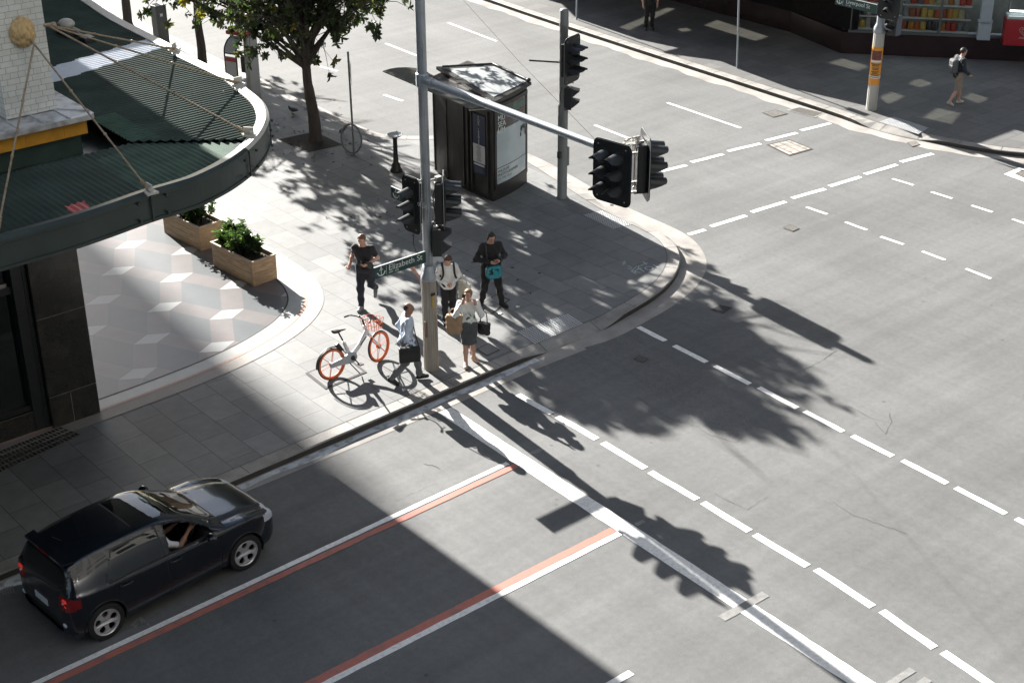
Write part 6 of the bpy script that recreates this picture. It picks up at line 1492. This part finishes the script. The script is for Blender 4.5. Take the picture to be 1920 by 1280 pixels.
def sx_(x): return x if x >= -1.25 else -1.25+(x+1.25)*TAILK   # short rear overhang
def sect(x):
    zt = it(x, TX, TZ); w = it(x, WX, WW); z0 = .19+.10*max(0, abs(x)-1.9)/.2
    zs = min(.915-.03*x/2, zt-.035); zs = max(zs, z0+.2)
    g = max(0, min(1, (zt-zs-.06)/.3))
    roofw = it(x, (-2, -1.7, -1, 0, .4, 1.0), (.66, .60, .615, .61, .60, .70))
    p6 = (.955*w, zs+.022); wr = min(roofw, .93*w); p8g = (wr, zt-.075); p8h = (.70*w, zt-.012-.02*(1-g)); p8 = (p8g[0]*g+p8h[0]*(1-g), p8g[1]*g+p8h[1]*(1-g))
    if p8[1] < p6[1]: p6 = (p6[0], p8[1]-.004)
    p7 = (p6[0]*.5+p8[0]*.5+.022, p6[1]*.5+p8[1]*.5+.01)
    p9 = (p8[0]*.84, p8[1]+(zt-p8[1])*.72)
    return [(0, z0), (.80*w, z0), (.955*w, z0+.05), (.99*w, z0+.14), (1.0*w, .50 if zs > .55 else (z0+zs)/2), (.995*w, min(.70, zs-.05)), (.985*w, zs-.03), p6, p7, p8, p9, (p9[0]*.5, zt-.004), (0, zt)]
xs = list(np.concatenate([np.linspace(-2.06, -1.9, 16), np.linspace(-1.885, 1.99, 260), np.linspace(2.0, 2.14, 16)]))
NS = 84; grid = []
for x in xs:
    c = catmull([(0, a, b) for a, b in sect(x)], 14); d = [0]
    for a, b in zip(c[:-1], c[1:]): d.append(d[-1]+(b-a).length)
    grid.append([(x, float(np.interp(t, d, [q.y for q in c])), float(np.interp(t, d, [q.z for q in c]))) for t in np.linspace(0, d[-1], NS)])
def zs_of(x): return max(min(.915-.03*x/2, it(x, TX, TZ)-.035), .3)
def quad_in(p, poly): return in_poly(p, poly)
win_f = [(-.02, .965), (.02, 1.355), (.22, 1.335), (.45, 1.225), (.74, 1.055), (.80, .955)]
win_r = [(-1.12, .985), (-1.09, 1.11), (-.90, 1.345), (-.5, 1.375), (-.13, 1.372), (-.12, .968)]
win_q = [(-1.12, .985)]
def grow(poly, d):
    cx_ = sum(p[0] for p in poly)/len(poly); cz_ = sum(p[1] for p in poly)/len(poly)
    return [(p[0]+(d if p[0] > cx_ else -d), p[1]+(d if p[1] > cz_ else -d)) for p in poly]
gf, gr = grow(win_f, .022), grow(win_r, .022)
def classify(x, y, z, nz, sgn):
    ay = abs(y); zt = it(x, TX, TZ)
    for ax_ in (XF, XR):
        if (x-ax_)**2+(z-.33)**2 < .352**2 and ay > .55: return None
    if z < .215 and ay < .75: return 'trim'
    if z > .93 and ay > .55:
        if in_poly((x, z), win_f): return None if sgn < 0 else 'glass_side'
        if in_poly((x, z), win_r): return 'glass_side'
        if in_poly((x, z), gf) or in_poly((x, z), gr): return 'trim'
    wsw = it(z, (1.0, 1.40), (.70, .575))
    if .31 < x < 1.03 and ay < wsw and z > zs_of(x)+.085-.04*(x > .9): return 'windscreen'
    if -1.97 < x < -1.77 and z > 1.0 and ay < it(z, (1.0, 1.35), (.62, .52)) : return 'rear_window'
    if -.42 < x < .22 and ay < .46 and z > 1.38: return 'sunroof'
    if (abs(x-.235) < .009 or abs(x+.435) < .009) and ay < .47 and z > 1.38: return 'trim'
    if x < -1.74 and .50 < ay and .70+.35*max(0, .60-ay)+.28*max(0, x+1.95) < z < .93-.22*max(0, x+1.93)-.5*max(0, .58-ay): return 'tail_lamp'
    if x > 1.66 and .42 < ay < .80 and .62+.20*(2.06-x) < z < .80+.05*(2-x): return 'headlamp'
    if x > 2.0 and ay < .40 and .34 < z < .68: return 'trim'
    if x < -2.0 and ay < .27 and .56 < z < .67: return 'number_plate'
    if ay > .8 and .27 < z < zs_of(x):
        for sx in (.87+.25*max(0, z-.6)*-1, -.10, -.98): 
            if abs(x-sx) < .0075 and not (sx == -.98 and z < .62): return 'trim'
        if .455 < z < .475 and -.95 < x < .85: return 'trim'
    if x < -1.72 and z > .95 and abs(ay-it(z, (.95, 1.4), (.70, .58))) < .008: return 'trim'
    if x < -1.95 and abs(z-.585) < .006: return 'trim'
    if 1.05 < x < 1.95 and abs(ay-it(x, (1.05, 1.95), (.73, .60))) < .007 and z > .75: return 'trim'
    return 'body'
mbs = {}
for sg in (1, -1):
    for i in range(len(xs)-1):
        for j in range(NS-1):
            q = [grid[i][j], grid[i+1][j], grid[i+1][j+1], grid[i][j+1]]
            cx_ = sum(p[0] for p in q)/4; cy_ = sg*sum(p[1] for p in q)/4; cz_ = sum(p[2] for p in q)/4
            k = classify(cx_, cy_, cz_, 0, sg)
            if k is None: continue
            key = (k, sg) if k in ('tail_lamp', 'headlamp', 'glass_side') else (k, 0)
            mbs.setdefault(key, {}); m_ = mbs[key]; m_.setdefault('v', {}); m_.setdefault('f', [])
            f = []
            for (ii, jj), p in zip(((i, j), (i+1, j), (i+1, j+1), (i, j+1)), q):
                vk = (ii, jj, sg if 0 < jj < NS-1 else 0)
                if vk not in m_['v']: m_['v'][vk] = (len(m_['v']), (p[0], sg*p[1], p[2]))
                f.append(m_['v'][vk][0])
            m_['f'].append(f if sg > 0 else f[::-1])
cmats = dict(body=PAINT, trim=TRIM, glass_side=CGL, windscreen=mk('car_windscreen', (.02, .025, .028), .03, spec=.9), rear_window=CGL, sunroof=CGL, tail_lamp=TAIL, headlamp=HEADL, number_plate=PLATE)
cn = dict(glass_side='side_window', tail_lamp='tail_light', headlamp='headlight')
tails = []
for (k, sg), m_ in mbs.items():
    mb = MB(); mb.v = [(sx_(p[0]), p[1], p[2]) for _, p in sorted(m_['v'].values())]; mb.f = m_['f']; mb.m = [0]*len(mb.f); mb.sm = [True]*len(mb.f)
    o = mb.build(cn.get(k, k), cmats[k], car, sharp=38)
    if k == 'tail_lamp': tails.append((o, sg))
for o, sg in tails:
    mb = MB(); mb.ell((sx_(-1.975), sg*.66, .86), (.05, .075, .035), 12, 8); mb.ell((sx_(-1.96), sg*.68, .775), (.05, .06, .03), 12, 8); mb.build('lamp', BR, o)
    mb = MB(); mb.ell((sx_(-1.985), sg*.635, .815), (.045, .03, .022), 10, 6); mb.build('lamp', LAMPW, o)
def side_y(x, z):
    x = x if x >= -1.25 else -1.25+(x+1.25)/TAILK
    c = grid[min(range(len(xs)), key=lambda i: abs(xs[i]-x))]; b = [p for p in c if p[1] > .4 and p[2] < .98]; return float(np.interp(z, [p[2] for p in b], [p[1] for p in b]))
for ax_ in (XF, XR):
    for sg in (1, -1):
        mb = MB(); pts = [(ax_+.355*math.cos(a), sg*(side_y(ax_+.355*math.cos(a), max(.24, .33+.355*math.sin(a)))-.006), .33+.355*math.sin(a)) for a in [R_(-18+216*k/26) for k in range(27)]]
        mb.tube(pts, .014, 6)
        vs = [(ax_+.36*math.cos(a), sg*yy, .33+.36*math.sin(a)) for a in [R_(-20+220*k/16) for k in range(17)] for yy in (.55, .86)]; mb.add(vs, [(2*k, 2*k+1, 2*k+3, 2*k+2) for k in range(16)], 0)
        mb.lathe([(.36, 0), (.001, 0)], n=20, M=Matrix.Translation((ax_, sg*.55, .33)) @ Matrix.Rotation(R_(90), 4, 'X'))
        mb.build('wheel_arch', TRIM, car)
def wheel(ax_, sg, steer=0):
    M = Matrix.Translation((ax_, sg*.775, .315)) @ Matrix.Rotation(R_(90 if sg < 0 else -90)+0, 4, 'X')   # local z points outwards
    mb = MB(); mb.lathe([(.215, -.09), (.27, -.105), (.305, -.095), (.315, -.07), (.315, .07), (.305, .095), (.27, .108), (.222, .10), (.215, .09)], n=40, M=M, cap=False); w = mb.build('wheel', TYRE, car, sharp=40)
    circ = lambda cx_, cy_, r, n: [Vector((cx_+r*math.cos(2*math.pi*k/n), cy_+r*math.sin(2*math.pi*k/n), 0)) for k in range(n)]
    loops = [circ(0, 0, .222, 40)]
    for k in range(5):
        a = 2*math.pi*k/5+.35; h = []
        for t in range(14):
            b = 2*math.pi*t/14; rr, tt = .137+.056*math.cos(b), .054*math.sin(b)*(1+.28*math.cos(b)); h.append(Vector((rr*math.cos(a)-tt*math.sin(a), rr*math.sin(a)+tt*math.cos(a), 0)))
        loops.append(h)
    tr = tessellate_polygon(loops); fl = [p for l in loops for p in l]; n = len(fl); rm = MB()
    zt_ = lambda p: .085-.03*max(0, 1-p.length/.2)
    rm.add([(p.x, p.y, zt_(p)) for p in fl]+[(p.x, p.y, zt_(p)-.03) for p in fl], [t if (fl[t[1]]-fl[t[0]]).cross(fl[t[2]]-fl[t[0]]).z > 0 else t[::-1] for t in tr], 0, False, M)
    o = 0; base = len(rm.v)-2*n
    for l in loops:
        for k in range(len(l)): rm.f.append([base+o+k, base+o+(k+1) % len(l), base+n+o+(k+1) % len(l), base+n+o+k]); rm.m.append(0); rm.sm.append(False)
        o += len(l)
    rm.lathe([(.222, .06), (.228, .10), (.218, .104), (.21, .085)], n=40, M=M, cap=False); rm.lathe([(.03, .05), (.03, .066), (0, .068)], n=14, M=M)
    rm.build('rim', ALLOY, w)
    db = MB(); db.lathe([(.214, -.02), (.0, -.02)], n=24, M=M); db.lathe([(.13, .0), (.13, .012), (0, .012)], n=24, mi=1, M=M)
    for k in range(5): a = 2*math.pi*k/5; db.lathe([(.008, .05), (.008, .062)], (.055*math.cos(a), .055*math.sin(a), 0), 6, 0, M)
    db.build('brake_disc', [TRIM, DGREY], w)
for ax_ in (XF, XR):
    for sg in (1, -1): wheel(ax_, sg)
mb = MB(); mb.box((-.1, 0, .26), (3.3, 1.62, .06)); mb.box((-1.1, 0, .62), (1.0, 1.2, .6)); mb.box((.98, 0, .72), (.5, 1.44, .42), bev=.06); mb.build('cabin_floor', SEATM, car)
for y in (.36, -.36):
    mb = MB() # seat
    mb.box((-.12, y, .40), (.50, .48, .18), bev=.05); mb.box((-.40, y, .76), (.14, .46, .66), Matrix.Translation((-.40, y, .5)) @ Matrix.Rotation(R_(-14), 4, 'Y') @ Matrix.Translation((.40, -y, -.5)), bev=.05); mb.box((-.50, y, 1.20), (.09, .26, .17), bev=.03); mb.build('seat', SEATM, car)
mb = MB(); Ms = Matrix.Translation((.58, -.36, .93)) @ Matrix.Rotation(R_(-62), 4, 'Y'); mb.tube([Ms @ Vector((.185*math.cos(a), .185*math.sin(a), 0)) for a in [i*math.pi/12 for i in range(25)]], .015, 8, cap=False); mb.box((0, 0, -.01), (.34, .07, .02), Ms); mb.tube([Ms @ Vector((0, 0, 0)), Ms @ Vector((0, 0, -.3))], .03, 8); mb.build('steering_wheel', TRIM, car)
for sg in (1, -1):
    mb = MB(); mb.ell((.66, sg*.985, 1.0), (.075, .105, .07), 14, 9); mb.box((.68, sg*.90, .965), (.06, .10, .035)); m_ = mb.build('wing_mirror', PAINT, car); mb = MB(); mb.ell((.615, sg*.985, 1.0), (.035, .085, .055), 12, 7); mb.build('mirror_glass', CGL, m_)
for x_ in (.05, -.84):
    for sg in (1, -1):
        y_ = side_y(x_, .82); mb = MB(); mb.tube([(x_-.10, sg*y_, .825), (x_-.08, sg*(y_+.028), .828), (x_+.08, sg*(y_+.028), .828), (x_+.10, sg*y_, .825)], .013, 8); mb.build('door_handle', PAINT, car)
mb = MB(); mb.prism([(sx_(-1.86), -.55), (sx_(-1.60), -.60), (sx_(-1.60), .60), (sx_(-1.86), .55)], 1.385, 1.425); mb.box((sx_(-1.84), 0, 1.395), (.05, .3, .02), mi=1); mb.build('roof_spoiler', [PAINT, TAIL], car)
mb = MB(); mb.box((sx_(-2.066), 0, .615), (.012, .38, .115), bev=.003); mb.build('number_plate', PLATE, car)
for sg in (1, -1): mb = MB(); mb.ell((sx_(-2.035), sg*.62, .42), (.03, .055, .045), 10, 7); mb.build('fog_lamp', LAMPW, car)
mb = MB(); mb.tube([(-1.36, 0, 1.44), (-1.50, 0, 1.58)], .005, 5); mb.build('aerial', TRIM, car)
mb = MB()
for sg in (1, -1): mb.tube([(.98-.30*k, sg*(.10+.55*k*.0+.30*k), 1.035-.02*k) for k in (0, .4, .8)], .009, 5)
mb.build('wiper', TRIM, car)
for sg in (1, -1):
    mb = MB(); mb.tube([(x_, sg*(side_y(x_, .945)-.004), .958-.010*abs(x_)) for x_ in np.linspace(-1.1, .80, 24)], .015, 6); mb.build('window_sill_trim', TRIM, car)
# driver
M = Matrix.Translation(car.location) @ Matrix.Rotation(hd_, 4, 'Z'); lw = M @ Vector((.16, -.37, 0))
person('driver in a white shirt with both hands on the steering wheel', None, math.degrees(hd_), dict(pel=(-.05, 0, .56), chest=(-.13, 0, .90), neck=(-.13, 0, 1.07), head=(-.09, 0, 1.21), hL=(0, .09, .54), hR=(0, -.09, .54), kL=(.40, .10, .60), kR=(.40, -.10, .60), aL=(.62, .10, .36), aR=(.62, -.10, .36),
    sL=(-.10, .19, 1.0), sR=(-.10, -.19, 1.0), eL=(.12, .25, .84), eR=(.12, -.26, .84), wL=(.38, .16, 1.00), wR=(.38, -.16, 1.00), fL=1, fR=1), 1.75, SKIND, HK, 'short', cloth('shirt_white', (.70, .71, .74)), cloth('trousers_dark', (.02, .02, .024)), SHB, sleeve=.42, hem=.52, loc=lw)

# ================================================================ bicycle
ORG = mk('bike_orange', (.62, .13, .035), .45, var=.06); BWH = mk('bike_white', (.66, .67, .68), .3, var=.04); BGR = mk('bike_silver', (.42, .44, .46), .35, .3); BBK = mk('bike_black', (.018, .018, .019), .5)
b0, b1 = G(625, 711, PAV), G(713, 677, PAV); ba = math.atan2(b1.y-b0.y, b1.x-b0.x); bc = (b0+b1)/2; WB = (b1-b0).length/2; r = .335
bk = thing('bicycle', 'white and orange share bicycle with wire basket parked on its stand', 'bicycle', tuple(bc), ba); bk.rotation_euler.x = R_(-5)
def bwheel(x, steer):
    M = Matrix.Translation((x, 0, r)) @ Matrix.Rotation(R_(steer), 4, 'Z') @ Matrix.Rotation(R_(90), 4, 'X')
    mb = MB(); mb.lathe([(.292, -.018), (.315, -.024), (.332, -.014), (.335, 0), (.332, .014), (.315, .024), (.292, .018)], n=40, M=M, cap=False); w = mb.build('wheel', BBK, bk, sharp=50)
    mb = MB(); mb.lathe([(.268, -.016), (.296, -.025), (.318, -.0265), (.318, -.0255), (.318, .0255), (.318, .0265), (.296, .025), (.268, .016), (.268, -.016)], n=40, M=M, cap=False)
    mb.lathe([(.045, -.035), (.05, -.03), (.05, .03), (.045, .035)], n=14, M=M)
    for k in range(6):
        a = 2*math.pi*k/6+.25
        for s in (-.022, .022): mb.tube([M @ Vector((.03*math.cos(a), .03*math.sin(a), s)), M @ Vector((.275*math.cos(a), .275*math.sin(a), s*.4))], .006, 5)
    mb.build('rim', ORG, w)
    # tyre and rim closed ring: drop the lathe caps
for x, st in ((-WB, 0), (WB, 14)): bwheel(x, st)
bb = Vector((-WB+.47, 0, .34)); sd = Vector((-WB+.34, 0, .72)); hdT = Vector((WB-.30, 0, .90)); hdB = Vector((WB-.23, 0, .72))
mb = MB(); mb.tube([bb, bb.lerp(hdB, .5)+Vector((0, 0, -.02)), hdB.lerp(hdT, .3)], [.05, .045, .04], 12); mb.tube([hdB+Vector((.02, 0, -.06)), hdT], .034, 12); mb.tube([bb, sd], [.05, .034], 12); mb.build('frame', BWH, bk)
mb = MB(); mb.tube([bb.lerp(hdB, .50)+Vector((0, -.047, .0)), bb.lerp(hdB, .86)+Vector((0, -.043, 0))], .012, 6, flat=1); mb.build('frame_decal', mk('bike_decal', (.09, .06, .06), .5), bk)
mb = MB(); out = smooth_curve([(-WB-.05, r+.05), (-WB+.2, r+.075), (bb.x+.02, bb.z+.13), (bb.x+.11, bb.z), (bb.x+.0, bb.z-.10), (-WB+.15, r-.055), (-WB-.05, r-.045), (-WB-.08, r)], 4)
Mx = Matrix.Rotation(R_(90), 4, 'X'); mb.prism(out, .045, .085, 0, Mx); mb.build('chain_case', BGR, bk, sharp=40)
mb = MB(); mb.lathe([(.05, .085), (.05, .10), (.02, .105)], (bb.x, bb.z, 0), 16, 0, Mx); mb.build('chainring', BBK, bk); mb = MB(); mb.tube([(bb.x, -.06, bb.z), (bb.x, -.10, bb.z), (bb.x+.10, -.12, bb.z-.15)], .014, 6); mb.box((bb.x+.11, -.17, bb.z-.155), (.09, .11, .025)); mb.build('pedal', BBK, bk); mb = MB(); mb.tube([(bb.x, .06, bb.z), (bb.x-.10, .10, bb.z+.15)], .014, 6); mb.box((bb.x-.11, .15, bb.z+.155), (.09, .11, .025)); mb.build('pedal', BBK, bk)
mb = MB(); mb.tube([sd, sd+Vector((-.09, 0, .22))], .018, 8); mb.build('seat_post', BBK, bk)
mb = MB(); st = sd+Vector((-.09, 0, .24)); mb.tube([st+Vector((.17, 0, .0)), st+Vector((.05, 0, .015)), st+Vector((-.04, 0, .02)), st+Vector((-.12, 0, .03))], [.022, .045, .085, .075], 12, flat=.4); mb.build('saddle', BBK, bk)
mb = MB(); mb.tube(catmull([tuple(bb+Vector((-.2, .0, .0))), (-WB+.2, 0, r+.2), (-WB, 0, r+.36)], 3), .01, 5); arc = [(-WB+(r+.025)*math.cos(a), 0, r+(r+.025)*math.sin(a)) for a in [R_(40+140*k/14) for k in range(15)]]; mb.tube(arc, .028, 8, flat=.35); mb.build('rear_mudguard', BBK, bk)
mb = MB(); mb.box((-WB+.22, 0, r+.30), (.09, .09, .20), Matrix.Translation((-WB+.22, 0, r+.3)) @ Matrix.Rotation(R_(-30), 4, 'Y') @ Matrix.Translation((WB-.22, 0, -r-.3)), bev=.02); mb.build('lock', BBK, bk)
mb = MB(); 
for s in (-.06, .06): mb.tube([hdB+Vector((.02, s*.8, -.05)), Vector((WB, s, r))], .016, 8)
mb.tube([hdB+Vector((.02, -.05, -.05)), hdB+Vector((.02, .05, -.05))], .02, 8); mb.build('fork', BWH, bk)
mb = MB(); mb.tube([hdT, hdT+Vector((-.03, 0, .12))], .02, 8); Rz = Matrix.Rotation(R_(14), 4, 'Z'); hb = hdT+Vector((-.03, 0, .13)); bar = catmull([(-.16, .33, .06), (-.06, .26, .07), (.03, .12, .03), (.03, 0, 0), (.03, -.12, .03), (-.06, -.26, .07), (-.16, -.33, .06)], 4); mb.tube([hb+(Rz @ p) for p in bar], .013, 8)
for s in (.33, -.33): mb.tube([hb+(Rz @ Vector((-.17, s, .06))), hb+(Rz @ Vector((-.08, s*.85, .07)))], .019, 8)
mb.tube([hb+(Rz @ Vector((-.06, -.24, .08))), hb+(Rz @ Vector((.02, -.30, .05)))], .008, 6); mb.tube([hb+(Rz @ Vector((-.06, .24, .08))), hb+(Rz @ Vector((.02, .30, .05)))], .008, 6); mb.ell(hb+Vector((0, .1, .04)), (.03, .03, .025), 8, 6); mb.build('handlebar', BBK, bk)
mb = MB(); Mb = Matrix.Translation((hdT.x+.20, 0, hdT.z-.02)) @ Rz
def bp(x, y, z): f_ = .78+.22*(z+.10)/.22; return Mb @ Vector((x*.15*f_, y*.19*f_, z))
for z in (-.11, .0, .12):
    for a, b in (((-1, -1), (1, -1)), ((1, -1), (1, 1)), ((1, 1), (-1, 1)), ((-1, 1), (-1, -1))): mb.tube([bp(*a, z), bp(*b, z)], .007 if z > .1 else .0055, 5)
for k in range(5):
    t = -1+.5*k
    for s in (-1, 1): mb.tube([bp(t, s, -.11), bp(t, s, .12)], .005, 5); mb.tube([bp(s, t, -.11), bp(s, t, .12)], .005, 5)
    mb.tube([bp(t, -1, -.11), bp(t, 1, -.11)], .005, 5)
mb.build('basket', ORG, bk)
mb = MB(); mb.tube([bb+Vector((-.10, -.04, -.05)), bb+Vector((-.06, -.16, -.16)), bb+Vector((.04, -.22, -.325))], .011, 6); mb.build('kickstand', BBK, bk)
SKY, SUN, EXPO = .05, 5.0, 2.02
# ================================================================ daylight and camera
w = bpy.data.worlds.new('World'); scene.world = w; w.use_nodes = True; nt = w.node_tree; bg = nt.nodes['Background']
sky = nt.nodes.new('ShaderNodeTexSky'); sky.sky_type = 'NISHITA'; sky.sun_disc = False; sky.sun_elevation = SUN_EL; sky.sun_rotation = R_(90)-SUN_AZ
sky.air_density = 1.0; sky.dust_density = 1.0; sky.ozone_density = 1.0
nt.links.new(sky.outputs[0], bg.inputs['Color']); bg.inputs['Strength'].default_value = SKY
sl = bpy.data.lights.new('sun', 'SUN'); sl.energy = SUN; sl.angle = R_(.5); sl.color = (1, .955, .89)
so = bpy.data.objects.new('sun', sl); COL.objects.link(so)
sd_ = Vector((math.cos(SUN_AZ)*math.cos(SUN_EL), math.sin(SUN_AZ)*math.cos(SUN_EL), math.sin(SUN_EL))); so.rotation_euler = sd_.to_track_quat('Z', 'Y').to_euler(); so.location = (20, 40, 60)
cam = bpy.data.cameras.new('camera'); co = bpy.data.objects.new('camera', cam); COL.objects.link(co); scene.camera = co
cam.sensor_width = 36; cam.lens = FPX/1920*36; cam.clip_start = .1; cam.clip_end = 2000
Mc = Matrix((_r, _u, -_f)).transposed().to_4x4(); Mc.translation = CAMPOS; co.matrix_world = Mc
vs_ = scene.view_settings; vs_.view_transform = 'Standard'; vs_.look = 'None'; vs_.gamma = 1; vs_.exposure = EXPO; vs_.use_curve_mapping = False
scene.render.film_transparent = False
